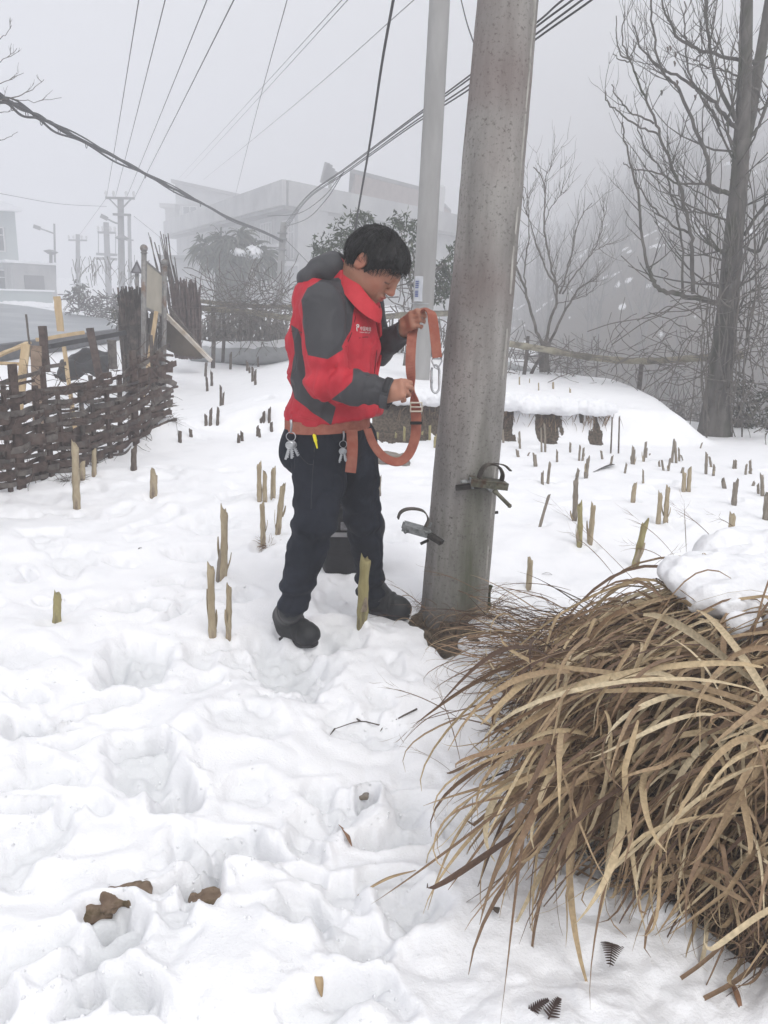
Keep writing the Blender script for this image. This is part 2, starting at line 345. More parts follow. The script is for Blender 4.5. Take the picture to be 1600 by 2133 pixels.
# ---------------------------------------------------------------- implicit modelling: smooth unions meshed by surface nets
class SDF:
    def __init__(s, lo, hi, h):
        s.lo = np.array(lo, float); s.h = h; s.n = np.ceil((np.array(hi)-s.lo)/h).astype(int)+1
        s.f = np.full(s.n, .05, np.float32)
        s.ax = [s.lo[i] + h*np.arange(s.n[i]) for i in range(3)]
    def _sub(s, lo, hi, pad):
        a = np.clip(np.floor((np.array(lo)-pad-s.lo)/s.h).astype(int), 0, s.n-1); b = np.clip(np.ceil((np.array(hi)+pad-s.lo)/s.h).astype(int)+1, 1, s.n)
        sl = tuple(slice(a[i], max(b[i], a[i]+1)) for i in range(3))
        X, Y, Zz = np.meshgrid(s.ax[0][sl[0]], s.ax[1][sl[1]], s.ax[2][sl[2]], indexing='ij', sparse=True)
        return sl, X, Y, Zz
    def _mix(s, sl, d, k, sub=False):
        f = s.f[sl]
        if sub:
            d = -d; h = np.maximum(k-np.abs(f-d), 0)/max(k, 1e-6); s.f[sl] = np.maximum(f, d) + h*h*k/4
        else:
            h = np.maximum(k-np.abs(f-d), 0)/max(k, 1e-6); s.f[sl] = np.minimum(f, d) - h*h*k/4
    def cone(s, a, b, ra, rb, k=.01, sub=False):
        a = np.array(a, float); b = np.array(b, float); R = max(ra, rb)
        sl, X, Y, Zz = s._sub(np.minimum(a, b)-R, np.maximum(a, b)+R, k+.02)
        d = b-a; L2 = max(d@d, 1e-9); t = np.clip(((X-a[0])*d[0]+(Y-a[1])*d[1]+(Zz-a[2])*d[2])/L2, 0, 1)
        q = np.sqrt((X-a[0]-t*d[0])**2+(Y-a[1]-t*d[1])**2+(Zz-a[2]-t*d[2])**2)-(ra+(rb-ra)*t)
        s._mix(sl, q.astype(np.float32), k, sub); return s
    def chain(s, pts, rs, k=.01):
        for i in range(len(pts)-1): s.cone(pts[i], pts[i+1], rs[i], rs[i+1], k)
        return s
    def ell(s, c, r, A=None, k=.02, sub=False):
        c = np.array(c, float); r = np.array(r, float); A = np.eye(3) if A is None else np.array(A, float); R = r.max()
        sl, X, Y, Zz = s._sub(c-R, c+R, k+.02)
        X, Y, Zz = X-c[0], Y-c[1], Zz-c[2]
        u = [(X*A[i][0]+Y*A[i][1]+Zz*A[i][2])/r[i] for i in range(3)]
        k0 = np.sqrt(u[0]**2+u[1]**2+u[2]**2); k1 = np.sqrt((u[0]/r[0])**2+(u[1]/r[1])**2+(u[2]/r[2])**2)
        s._mix(sl, (k0*(k0-1)/np.maximum(k1, 1e-6)).astype(np.float32), k, sub); return s
    def box(s, c, half, A=None, rnd=.01, k=.01, sub=False):
        c = np.array(c, float); A = np.eye(3) if A is None else np.array(A, float); R = np.linalg.norm(half)
        sl, X, Y, Zz = s._sub(c-R, c+R, k+.02)
        X, Y, Zz = X-c[0], Y-c[1], Zz-c[2]
        q = [np.abs(X*A[i][0]+Y*A[i][1]+Zz*A[i][2])-half[i]+rnd for i in range(3)]
        d = np.sqrt(sum(np.maximum(t, 0)**2 for t in q)) + np.minimum(np.maximum(np.maximum(q[0], q[1]), q[2]), 0) - rnd
        s._mix(sl, d.astype(np.float32), k, sub); return s
    def cut(s, p, n, k=.01):
        """remove everything on the side n points to"""
        X, Y, Zz = np.meshgrid(*s.ax, indexing='ij', sparse=True); n = np.array(n, float); n /= np.linalg.norm(n)
        s._mix(tuple(slice(None) for _ in range(3)), (-((X-p[0])*n[0]+(Y-p[1])*n[1]+(Zz-p[2])*n[2])).astype(np.float32), k, True); return s
    def mesh(s, fn=None, relax=2):
        F = s.f.copy()
        if fn is not None:
            m = np.abs(F) < 4*s.h + .02; I = np.argwhere(m); pos = s.lo + I*s.h
            F[m] += fn(pos[:, 0], pos[:, 1], pos[:, 2]).astype(np.float32)
        for sl in ((0, slice(None), slice(None)), (-1, slice(None), slice(None)), (slice(None), 0, slice(None)), (slice(None), -1, slice(None)), (slice(None), slice(None), 0), (slice(None), slice(None), -1)): F[sl] = np.maximum(F[sl], .01)
        S = F < 0; cnt = np.zeros(np.array(F.shape)-1, np.int8)
        cs = [(i, j, k) for i in (0, 1) for j in (0, 1) for k in (0, 1)]
        for i, j, k in cs: cnt += S[i:S.shape[0]-1+i, j:S.shape[1]-1+j, k:S.shape[2]-1+k]
        act = (cnt > 0) & (cnt < 8); I = np.argwhere(act); idx = np.full(act.shape, -1, np.int32); idx[act] = np.arange(len(I))
        val = {c: F[I[:, 0]+c[0], I[:, 1]+c[1], I[:, 2]+c[2]] for c in cs}
        acc = np.zeros((len(I), 3)); w = np.zeros(len(I))
        for a in cs:
            for ax in range(3):
                if a[ax] == 0:
                    b = list(a); b[ax] = 1; b = tuple(b); va, vb = val[a], val[b]; m = (va < 0) != (vb < 0)
                    t = np.where(m, va/np.where(m, va-vb, 1), 0); p = np.array(a, float)[None, :].repeat(len(I), 0); p[:, ax] = t
                    acc[m] += p[m]; w[m] += 1
        V = s.lo + (I + acc/np.maximum(w, 1)[:, None])*s.h; Q = []
        for ax in range(3):
            o1, o2 = [(1, 2), (2, 0), (0, 1)][ax]
            A = [slice(None)]*3; B = [slice(None)]*3; A[ax] = slice(0, -1); B[ax] = slice(1, None)
            E = np.argwhere(S[tuple(A)] != S[tuple(B)]); E = E[(E[:, o1] > 0) & (E[:, o2] > 0) & (E[:, o1] < S.shape[o1]-1) & (E[:, o2] < S.shape[o2]-1)]
            ins = S[E[:, 0], E[:, 1], E[:, 2]]
            def cell(d1, d2):
                c = E.copy(); c[:, o1] -= d1; c[:, o2] -= d2; return idx[c[:, 0], c[:, 1], c[:, 2]]
            q = np.stack([cell(1, 1), cell(0, 1), cell(0, 0), cell(1, 0)], 1); q[~ins] = q[~ins][:, ::-1]; Q.append(q)
        Q = np.concatenate(Q); Q = Q[(Q >= 0).all(1)]
        for _ in range(relax):
            a = np.zeros_like(V); c = np.zeros(len(V))
            for i in range(4):
                u, v = Q[:, i], Q[:, (i+1) % 4]
                for d in range(3): a[:, d] += np.bincount(u, V[v, d], len(V)) + np.bincount(v, V[u, d], len(V))
                c += np.bincount(u, minlength=len(V)) + np.bincount(v, minlength=len(V))
            V = .5*V + .5*a/np.maximum(c, 1)[:, None]
        return V, Q
def nrm(v): v = np.array(v, float); return v/np.linalg.norm(v)
# ---------------------------------------------------------------- the person
PY = 2.86                                    # distance of the man's middle
YAW = math.radians(27); bf = np.array([math.cos(YAW), -math.sin(YAW), 0]); bl = np.array([math.sin(YAW), math.cos(YAW), 0]); bz = np.array([0, 0, 1.])
BA = [bf, bl, bz]
lean = math.radians(14); uf = nrm(bf*math.cos(lean)-bz*math.sin(lean)); uz = nrm(bf*math.sin(lean)+bz*math.cos(lean)); UA = [uf, bl, uz]
# joints (photo position, distance)
near_boot = G(617, 1332); far_boot = Gflat(795, 1262, -.012)
hipN, hipF = P(655, 925, 2.80), P(735, 915, 2.98)
kneeN, kneeF = P(656, 1090, 2.74), P(757, 1075, 3.02)
ankN = P(608, 1262, near_boot[1]+.06); ankF = P(768, 1235, far_boot[1]+.02)
shN, shF = P(672, 640, 2.73), P(762, 622, 3.06)
elN, elF = P(682, 790, 2.66), P(785, 735, 3.10)
wrN, wrF = P(797, 818, 2.62), P(838, 690, 2.98)
HC = P(785, 536, 2.86)                       # centre of the cranium
hy = math.radians(16); hp = math.radians(38)
_hf = np.array([math.cos(hy), -math.sin(hy), 0])
hF = _hf*math.cos(hp) - bz*math.sin(hp); hU = _hf*math.sin(hp) + bz*math.cos(hp); hL = np.cross(hU, hF)
HA = [hF, hL, hU]
HSC = 1.06
def H(x, y, z): return HC + (hF*x + hL*y + hU*z)*HSC
SKIN = mat('skin', (.31, .150, .098), (.39, .20, .135), scale=9, rough=.5, spec=.4, bump=.0006, bscale=300, sub=.15, attr=('lip', (.36, .10, .085), .2, .8))
nt_ = SKIN.node_tree; b_ = nt_.nodes['Principled BSDF']; s_ = b_.inputs['Base Color'].links[0].from_socket
for an, colr in (('blush', (.42, .115, .075)), ('dark', (.035, .02, .016))):
    a_ = nt_.nodes.new('ShaderNodeAttribute'); a_.attribute_name = an; x_ = nt_.nodes.new('ShaderNodeMixRGB'); x_.inputs[2].default_value = (*colr, 1)
    nt_.links.new(a_.outputs['Fac'], x_.inputs[0]); nt_.links.new(s_, x_.inputs[1]); s_ = x_.outputs[0]
nt_.links.new(s_, b_.inputs['Base Color'])
B = SDF((-.62, 2.30, -.06), (.38, 3.42, 1.62), .0032)
# head
def hc(a, b, ra, rb, k=.01, sub=False): B.cone(H(*a), H(*b), ra*HSC, rb*HSC, k, sub)
def he(c, r, k=.02, sub=False, A=None): B.ell(H(*c), np.array(r)*HSC, HA if A is None else A, k, sub)
he((-.002, 0, .002), (.090, .075, .086))
he((.030, 0, -.05), (.062, .062, .082), .03)
he((.012, 0, -.078), (.058, .058, .042), .03)                 # cheeks and jaw mass
for s in (-1, 1):
    hc((-.012, s*.056, -.07), (.062, s*.018, -.118), .017, .015, .03)     # jaw line
    he((.056, s*.043, -.052), (.026, .022, .022), .025)                     # cheekbone
    hc((.078, s*.042, -.004), (.093, s*.012, -.006), .011, .012, .014)      # brow ridge
    he((.050, s*.034, -.082), (.034, .026, .028), .02)
he((.072, 0, -.118), (.021, .024, .018), .02)                 # chin
for s in (-1, 1):
    he((.103, s*.034, -.026), (.013, .017, .009), .012, True)                # sockets
    he((.078, s*.031, -.0265), (.0155, .0165, .0145), .004)                  # downcast lids
    hc((.0935, s*.018, -.034), (.090, s*.046, -.033), .0018, .0018, .002, True)   # lash line
    he((.102, s*.0125, -.059), (.010, .0075, .0075), .006)                   # nostril wings
    he((-.012, s*.079, -.028), (.020, .0065, .031), .006)                    # ear
    he((-.006, s*.087, -.026), (.012, .004, .020), .004, True)
    he((-.016, s*.079, -.047), (.010, .006, .010), .005)
hc((.093, 0, -.004), (.113, 0, -.052), .0105, .0105, .014)     # nose
he((.113, 0, -.055), (.0115, .0115, .0095), .008)
he((.088, 0, -.088), (.016, .026, .020), .012)                # mouth mound
he((.101, 0, -.083), (.0085, .023, .0052), .004)              # upper lip
he((.098, 0, -.0945), (.0085, .020, .0062), .004)             # lower lip
hc((.108, -.022, -.0885), (.108, .022, -.0885), .0016, .0016, .002, True)
hc((.1005, 0, -.070), (.104, 0, -.078), .002, .0028, .004, True)
# neck and trunk under the clothes
neckB = P(728, 612, 2.89)
B.cone(H(-.03, 0, -.05), neckB, .057, .064, .03)
tc1, tc2, tc3 = P(700, 670, 2.90), P(690, 780, 2.90), P(690, 880, 2.89)
B.ell(tc1, (.10, .16, .13), UA, .05); B.ell(tc2, (.10, .14, .14), BA, .05); B.ell(tc3, (.10, .14, .11), BA, .05)
B.chain([shN, elN, wrN], [.046, .038, .026], .02); B.chain([shF, elF, wrF], [.046, .038, .026], .02)
B.cone(tc1, shN, .07, .046, .03); B.cone(tc1, shF, .07, .046, .03)
for hp_, kn, an, bt in ((hipN, kneeN, ankN, near_boot), (hipF, kneeF, ankF, far_boot)):
    B.chain([tc3, hp_, kn, an, bt+[0, 0, .05]], [.08, .075, .05, .035, .03], .03)
# hands: palm, four fingers of unequal length and a thumb, all inside the same surface
def hand(wr, knuck, side, up, flex, lens, thumb, sc_=1., spread=.0):
    """wr wrist, knuck centre of the knuckles, side = across the palm (index to little finger), up = back of the hand"""
    d = nrm(knuck-wr); side = nrm(side - d*(side@d)); up = nrm(np.cross(side, d)) if np.dot(np.cross(side, d), up) > 0 else -nrm(np.cross(side, d))
    B.cone(wr - d*.02, wr + d*.02, .027*sc_, .027*sc_, .012)
    B.box((wr+knuck)/2 + d*.006, (.046*sc_, .039*sc_, .014*sc_), [d, side, up], .013, .014)
    tips = []
    for i in range(4):
        o = knuck + side*(-.029+.0195*i)*sc_ - d*(.004*abs(i-1.2)); L = lens[i]*sc_; r = (.0092, .0095, .009, .0078)[i]*sc_
        ang = 0.; p = o.copy(); pts = [wr + d*.045 + side*(-.022+.015*i)*sc_, p.copy()]
        for j, (fr, fl) in enumerate(zip((.45, .31, .24), flex[i])):
            ang += fl; dd = nrm(d*math.cos(ang) - up*math.sin(ang) + side*spread*(i-1.5)); p = p + dd*L*fr; pts.append(p.copy())
        B.chain(pts, [r*1.15, r*1.1, r, r*.93, r*.82], .005); tips.append(p)
    t = [np.array(q, float) for q in thumb]; B.chain(t, [.0135*sc_, .0125*sc_, .011*sc_, .0092*sc_], .008)
    return tips
# far (left) hand lifts the strap: back of the hand towards the camera, fingers folded over the webbing
kF = P(858, 667, 2.93)
hand(P(836, 684, 2.985), kF, P(863, 690, 2.90)-P(856, 650, 2.93), np.array([.1, -1., .25]), [(.35, .95, .8), (.45, 1.1, .8), (.55, 1.15, .8), (.65, 1.2, .8)], (.078, .084, .078, .062),
     [P(846, 668, 2.975), P(856, 654, 2.99), P(869, 648, 2.985), P(882, 648, 2.97)], .9)
# near (right) hand in front of the belly, loosely closed
kN = P(828, 812, 2.60)
hand(P(806, 818, 2.615), kN, P(832, 845, 2.58)-P(832, 805, 2.61), np.array([.0, -1., .35]), [(.35, .9, .6), (.45, 1.0, .7), (.6, 1.1, .8), (.75, 1.1, .8)], (.078, .084, .078, .06),
     [P(812, 806, 2.60), P(822, 801, 2.615), P(832, 803, 2.63), P(840, 810, 2.64)], .95)
def skin_fn(x, y, z): return .0006*noise(x*60, y*60, z*60)
V, Q = B.mesh(skin_fn, 1)
loc = (V-HC)@np.stack(HA).T/HSC
lip = np.exp(-((loc[:, 0]-.105)/.02)**2-(loc[:, 1]/.024)**4-((loc[:, 2]+.0885)/.0105)**4)*1.0
g = lambda c, r: np.exp(-sum(((loc[:, i]-c[i])/r[i])**2 for i in range(3)))
blush = .45*g((.06, .05, -.055), (.04, .03, .03)) + .45*g((.06, -.05, -.055), (.04, .03, .03)) + .4*g((.118, 0, -.055), (.02, .02, .02)) + .5*g((-.012, .08, -.03), (.03, .02, .03)) + .5*g((-.012, -.08, -.03), (.03, .02, .03))
dark = np.zeros(len(V))
for s in (-1, 1):
    bz_ = -.0015 + .10*np.maximum(.03-np.abs(loc[:, 1]-s*.03), 0)*0
    dark += .8*np.exp(-(((loc[:, 2]-.002+ .12*(np.abs(loc[:, 1]-s*.032)-.01)**1)/.0042)**2))*sstep(.024, .017, np.abs(loc[:, 1]-s*.033))*(loc[:, 0] > .06)
    dark += 1.1*np.exp(-(((loc[:, 2]+.0345)/.0026)**2))*sstep(.017, .013, np.abs(loc[:, 1]-s*.031))*(loc[:, 0] > .07)
dark += .10*np.exp(-((loc[:, 2]+.074)/.006)**2-(loc[:, 1]/.024)**4)*(loc[:, 0] > .07)
# hands a little redder
for h_ in (kF, kN): blush += .12*np.exp(-(np.linalg.norm(V-h_, axis=1)/.08)**4)
person = mesh_np('person', V, Q, SKIN, base=[*((near_boot+far_boot)/2)[:2], Zs(*((near_boot+far_boot)/2)[:2])], attrs={'lip': lip, 'blush': np.clip(blush, 0, .6), 'dark': np.clip(dark, 0, .85)})
tag(person, 'man in a red and grey jacket and dark jeans holding up an orange strap', 'person')

# hair
HR = SDF(HC-.17, HC+.17, .0034)
HR.ell(H(-.002, 0, .006), np.array([.101, .086, .093])*HSC, HA, .01)
HR.ell(H(-.040, 0, -.020), np.array([.062, .076, .062])*HSC, HA, .03)
HR.ell(H(.042, 0, .032), np.array([.066, .078, .056])*HSC, HA, .02)                  # heavy fringe
for y in np.linspace(-.072, .066, 15):                                                  # fringe locks
    e = .9*(1-(y/.09)**2); x0 = .104*math.sqrt(max(0, 1-(y/.105)**2))
    HR.cone(H(x0*.86, y*.95, .045), H(x0+.004, y+random.uniform(-.006, .006), (.044 if y < -.02 else .026)+random.uniform(-.014, .006)), .013, .0035, .010)
for s in (-1, 1):
    HR.cone(H(.035, s*.078, .01), H(.022, s*.073, -.036), .014, .005, .012)            # sideburn
    HR.ell(H(-.012, s*.088, -.032), np.array([.021, .022, .030])*HSC, HA, .008, True)   # round the ear
HR.ell(H(.095, 0, -.062), np.array([.085, .12, .086])*HSC, HA, .006, True)
HR.ell(H(.005, 0, -.115), np.array([.09, .12, .060])*HSC, HA, .006, True)
def hair_fn(x, y, z):
    p = (np.stack([x, y, z], 1)-HC)@np.stack(HA).T
    a = np.arctan2(p[:, 1], p[:, 0]+.02)
    return .0055*noise(a*9, p[:, 2]*9+p[:, 0]*6) + .0035*noise(a*24, p[:, 2]*14, p[:, 0]*14) + .002*noise(x*120, y*120, z*60)
V, Q = HR.mesh(hair_fn, 1)
HAIR = mat('hair', (.003, .003, .0035), (.010, .009, .009), scale=60, rough=.55, spec=.35, bump=.003, bscale=160, stretch=(1, 1, .3))
hair = mesh_np('hair', V, Q, HAIR, person)
lk = MB()                                                                               # loose strands over the shell
Vn = V[np.random.choice(len(V), 2400)]
for p in Vn:
    q = (p-HC)@np.stack(HA).T; out = nrm(p-HC)
    if q[2] < -.045 and q[0] > 0: continue
    down = nrm(hF*.55 - hU*.55*(1 if q[2] < .06 else .1) + hL*.5*np.sign(q[1]) + np.random.randn(3)*.25); down = nrm(down - out*(down@out))
    L = random.uniform(.018, .040); w = nrm(np.cross(out, down))
    lk.ribbon([p-out*.001, p+down*L*.5+out*.0022, p+down*L-out*random.uniform(-.0035, .003)], [.0016, .0013, .0003], w, .0005)
lk.build('hair_strands', HAIR, hair)

# jacket
J = SDF((-.56, 2.36, .48), (.30, 3.34, 1.42), .0042)
J.ell(P(703, 668, 2.90), (.135, .185, .150), UA, .03)
J.ell(P(700, 735, 2.89), (.150, .180, .150), UA, .07)
J.ell(P(692, 812, 2.88), (.152, .178, .140), BA, .07)
J.ell(P(684, 868, 2.875), (.155, .178, .085), BA, .05)
J.ell(P(735, 860, 2.86), (.085, .15, .085), BA, .06)                                    # belly front pouch
J.ell(P(676, 622, 2.92), (.085, .165, .085), UA, .06); J.ell(P(659, 705, 2.90), (.076, .15, .13), UA, .05)                                   # hunched back
J.cone(P(676, 618, 2.93), shN, .085, .078, .035); J.cone(P(690, 612, 2.93), shF, .085, .07, .04)
J.cut(P(683, 884, 2.8), nrm(-bz*1. + bf*.20), .012)
J.cut(P(683, 884, 2.8), nrm(-bz*1. + bf*.20), .012)
J.chain([shN, P(676, 720, 2.68), elN], [.081, .078, .070], .014)
J.chain([elN, (elN+wrN)/2 + [0, 0, -.004], wrN], [.069, .064, .047], .014)
J.ell(elN+np.array([-.012, 0, -.018]), (.062, .06, .055), BA, .03)
J.chain([shF, elF, wrF], [.074, .066, .044], .012)
J.cone(P(690, 572, 2.92), P(735, 640, 2.92), .09, .10, .03)
J.ell(wrN + nrm(wrN-elN)*.012, (.047, .047, .047), BA, .004)
J.cut(wrN + nrm(wrN-elN)*.030, nrm(wrN-elN), .004) if False else None
bN, bF = (shN, elN, wrN), (shF, elF, wrF)
def seg_d(p, a, b):
    d = b-a; t = np.clip(((p-a)@d)/(d@d), 0, 1); return np.linalg.norm(p-a-t[:, None]*d, axis=1), t
def jk_fn(x, y, z):
    p = np.stack([x, y, z], 1); r = np.zeros(len(p))
    dU, tU = seg_d(p, shN, elN); dL, tL = seg_d(p, elN, wrN)
    arm = sstep(.11, .085, np.minimum(dU, dL))
    # folds gather at the elbow, armpit, waist
    ax = nrm(wrN-elN); s = (p-elN)@ax; wx = .012*noise(x*14, y*14, z*14)
    ring = np.sin((s+wx)*110 + 2.5*noise(x*9, y*9, z*9))
    fl = .0042*ring*np.exp(-((s-.02)/.07)**2)*sstep(.10, .08, dL)
    fl += .003*np.sin((s+wx)*150)*np.exp(-((s-.155)/.03)**2)*sstep(.10, .08, dL)
    sU = (p-elN)@nrm(shN-elN); fl += .0035*np.sin((sU+wx)*80+1.5*noise(x*11, y*11, z*11))*np.exp(-((sU-.03)/.06)**2)*arm
    tor = 1-arm
    q = z + .35*((p-tc2)@bf)
    fl += tor*(.0050*np.sin((q+.02*noise(x*9, y*9, z*6))*62)*np.exp(-((z-.72)/.10)**2) + .0045*np.sin((z - .5*((p-tc1)@bf)+.02*noise(x*8, y*8, z*8))*50)*np.exp(-((z-1.02)/.12)**2))
    wob = .03*noise(x*7, y*7, z*7)
    crease = np.abs(noise((x+wob)*13, (y+wob)*13, (z-wob)*9)); crease2 = np.abs(noise((x-wob)*24+5, (y+wob)*24, (z+wob)*15))
    return r + fl*1.25 + .0050*fbm(x*9, y*9, z*7, 3) + .013*crease - .003 + .008*crease2 + .0055*np.exp(-(crease/.07)**2)*sstep(-.2, .3, noise(x*5+3, y*5, z*5)) + .003*np.exp(-(crease2/.08)**2)
J.cone(wrN + nrm(wrN-elN)*.024, wrN + nrm(wrN-elN)*.10, .034, .034, .003, True)          # cuff openings
J.cone(wrF + nrm(wrF-elF)*.024, wrF + nrm(wrF-elF)*.10, .033, .033, .003, True)
V, Q = J.mesh(jk_fn, 1)
# panels: signed distance (in photo pixels) to the grey cloth shapes; positive = grey
def poly_sd(px, py, poly):
    poly = np.array(poly, float); n = len(poly); d = np.full(len(px), 1e9); ins = np.zeros(len(px), bool)
    for i in range(n):
        a, b = poly[i], poly[(i+1) % n]; e = b-a; t = np.clip(((px-a[0])*e[0]+(py-a[1])*e[1])/(e@e), 0, 1)
        d = np.minimum(d, np.hypot(px-a[0]-t*e[0], py-a[1]-t*e[1]))
        c = ((a[1] > py) != (b[1] > py)) & (px < (b[0]-a[0])*(py-a[1])/(b[1]-a[1]+1e-12)+a[0]); ins ^= c
    return np.where(ins, d, -d)
px, py = proj(V); px = px + 1.5*noise(V[:, 0]*30, V[:, 2]*30); 
dU, tU = seg_d(V, shN, elN); dL, tL = seg_d(V, elN, wrN); dFU, _ = seg_d(V, shF, elF); dFL, _ = seg_d(V, elF, wrF)
darm = np.minimum(dU, dL)-.086; near_side = ((V-tc2)@bl) < .03
up_poly = [(627,625),(640,600),(668,582),(705,578),(728,600),(738,640),(730,690),(712,722),(716,728),(682,748),(640,740),(633,690)]
lo_poly = [(738,762),(757,775),(800,778),(830,800),(830,850),(790,850),(730,846),(690,832),(716,812),(732,795)]
side_poly = [(606,676),(622,686),(638,740),(648,790),(668,826),(700,848),(690,886),(655,862),(614,830),(604,790),(614,735)]
s1 = np.maximum(poly_sd(px, py, up_poly), poly_sd(px, py, lo_poly)); s2 = poly_sd(px, py, side_poly)
mask = np.where(darm < 0, s1, np.maximum(s2, np.where(near_side, poly_sd(px, py, up_poly), -9)))
far_arm = (np.minimum(dFU, dFL) < .085) & (~near_side) & ((V-tc1)@bf > -.02)
mask = np.where(far_arm & (px > 790), 9, mask)
mask = np.clip(mask, -9, 9)/3.
JK = mat('jacket_cloth', (.42, .016, .032), (.51, .028, .045), scale=14, rough=.62, spec=.25, bump=.0008, bscale=260, attr=('panel', (.052, .052, .058), -.14, .14))
def cloth_folds(m, sc_=11, dist=.011):
    n = m.node_tree; L = n.links.new; b = n.nodes['Principled BSDF']; tc = n.nodes.new('ShaderNodeTexCoord'); mp = n.nodes.new('ShaderNodeMapping'); mp.inputs['Scale'].default_value = (1, 1, .6); mp.inputs['Rotation'].default_value = (0, .5, 0)
    t = n.nodes.new('ShaderNodeTexNoise'); t.noise_type = 'RIDGED_MULTIFRACTAL' if hasattr(t, 'noise_type') else 'FBM'; t.inputs['Scale'].default_value = sc_; t.inputs['Detail'].default_value = 3; t.inputs['Distortion'].default_value = .8
    L(tc.outputs['Object'], mp.inputs[0]); L(mp.outputs[0], t.inputs['Vector']); bp = n.nodes.new('ShaderNodeBump'); bp.inputs['Distance'].default_value = dist; bp.inputs['Strength'].default_value = .8; L(t.outputs[0], bp.inputs['Height'])
    old = b.inputs['Normal'].links[0].from_node; L(bp.outputs[0], old.inputs['Normal'])
cloth_folds(JK)
jacket = mesh_np('jacket', V, Q, JK, person, attrs={'panel': mask})
# hood, collar, placket
Hd = SDF(P(610, 600, 2.7), P(740, 500, 3.2)+[0, 0, .02], .0045)
Hd = SDF(P(675, 575, 2.9)-.19, P(675, 575, 2.9)+.17, .0045)
Hd.ell(P(682, 574, 2.925), (.078, .135, .050), [nrm([.80, -.35, .45]), bl, nrm(np.cross(nrm([.80, -.35, .45]), bl))], .01)
Hd.ell(P(700, 554, 2.93), (.055, .112, .045), UA, .05); Hd.ell(P(669, 590, 2.92), (.050, .120, .040), UA, .05)
Hd.ell(P(740, 552, 2.93), (.070, .075, .13), UA, .006, True)
hfn = lambda x, y, z: .0025*np.sin((z*.9+x*.8+.02*noise(x*10, y*10, z*10))*75) + .004*fbm(x*12, y*12, z*12, 3)
V, Q = Hd.mesh(hfn, 2)
GREY = mat('grey_cloth', (.048, .048, .054), (.066, .066, .072), scale=14, rough=.65, spec=.25, bump=.0008, bscale=260)
RED = mat('red_cloth', (.46, .022, .035), (.55, .035, .05), scale=14, rough=.62, spec=.25, bump=.0008, bscale=260)
hood = mesh_np('hood', V, Q, GREY, jacket)
top = spline([P(704,531,2.965), P(722,548,2.875), P(742,580,2.815), P(766,612,2.795), P(786,634,2.81), P(795,642,2.86), P(790,626,2.945), P(772,590,3.0), P(742,552,3.02), P(716,532,3.01), P(704,531,2.965)], 5)
bot = spline([P(690,560,2.95), P(702,585,2.84), P(722,618,2.775), P(752,650,2.755), P(780,668,2.775), P(793,672,2.84), P(786,655,2.95), P(768,615,3.02), P(735,580,3.05), P(703,560,3.02), P(690,560,2.95)], 5)
V = []; F = []
n_ = len(top)
cen = P(745, 590, 2.91)
for k in range(n_):
    o_ = nrm((top[k]-cen)*[1, 1, .2])
    for t in (0, .33, .66, 1.): V.append(bot[k]*(1-t)+top[k]*t + o_*.005*math.sin(t*3.14))
    for t in (1., .5, 0.): V.append(bot[k]*(1-t)+top[k]*t - o_*.008 - (hU*.0))
for k in range(n_-1):
    for j in range(6): F.append((k*7+j, (k+1)*7+j, (k+1)*7+j+1, k*7+j+1))
collar = MB().add(V, F).build('collar', RED, jacket, smooth=True)
so_ = collar.modifiers.new('sub', 'SUBSURF'); so_.levels = so_.render_levels = 1
# trousers
T = SDF((-.62, 2.42, -.04), (.14, 3.40, .92), .0045)
wst = P(680, 872, 2.875)
T.ell(wst+[0, 0, -.03], (.135, .165, .085), BA, .03)
T.ell(P(690, 925, 2.88), (.125, .160, .10), BA, .03)
T.ell(P(630, 935, 2.86), (.075, .12, .10), BA, .05)
R1 = (.118, .096, .080, .070, .060, .058)
T.chain([P(664,925,2.80), P(666,1000,2.77), P(657,1080,2.74), P(640,1150,2.73), P(618,1225,2.72), P(607,1264,2.71)], [.110,.100,.084,.076,.064,.056], .02)
T.chain([P(733,915,2.98), P(744,1010,2.99), P(756,1072,3.0), P(766,1150,3.06), P(770,1205,3.10), P(770,1246,3.12)], [.104,.092,.078,.068,.060,.052], .02)
T.ell(P(612,1264,2.71), (.066,.066,.03), None, .015)
T.ell(P(772,1236,3.11), (.062,.06,.028), None, .015)
def tr_fn(x, y, z):
    p = np.stack([x, y, z], 1); r = .004*fbm(x*10, y*10, z*6, 3); w = .02*noise(x*9, y*9, z*9)
    for (A, K, N) in ((P(664,925,2.80), P(657,1085,2.74), P(607,1262,2.71)), (P(733,915,2.98), P(759,1072,3.0), P(770,1236,3.12))):
        d1, _ = seg_d(p, A, K); d2, _ = seg_d(p, K, N); m = sstep(.13, .10, np.minimum(d1, d2))
        s = (z-K[2]) + w + .25*(p-K)@bf
        r += m*(.0065*np.sin(s*70+noise(x*8, y*8)*2)*np.exp(-((s+.02)/.09)**2))
        s2 = z-N[2]-.03 + w; r += m*.0075*np.sin(s2*95)*np.exp(-((s2-.02)/.07)**2)
    r += .004*np.sin((z-.35*(p-wst)@bf+w)*60)*np.exp(-((z-.60)/.06)**2)
    n1 = np.abs(noise(x*13+w*20, y*13, z*9+w*15)); n2 = np.abs(noise(x*24, y*24, z*20+w*10)); return r + .006*n1 + .005*np.exp(-(n1/.08)**2) + .004*n2 + .003*np.exp(-(n2/.09)**2)
V, Q = T.mesh(tr_fn, 1)
JEAN = mat('dark_denim', (.007, .009, .015), (.016, .019, .029), scale=7, rough=.8, spec=.15, bump=.0007, bscale=420, detail=8, c3=(.026, .031, .046), s3=5)
cloth_folds(JEAN, 9, .016)
trs = mesh_np('trousers', V, Q, JEAN, person)
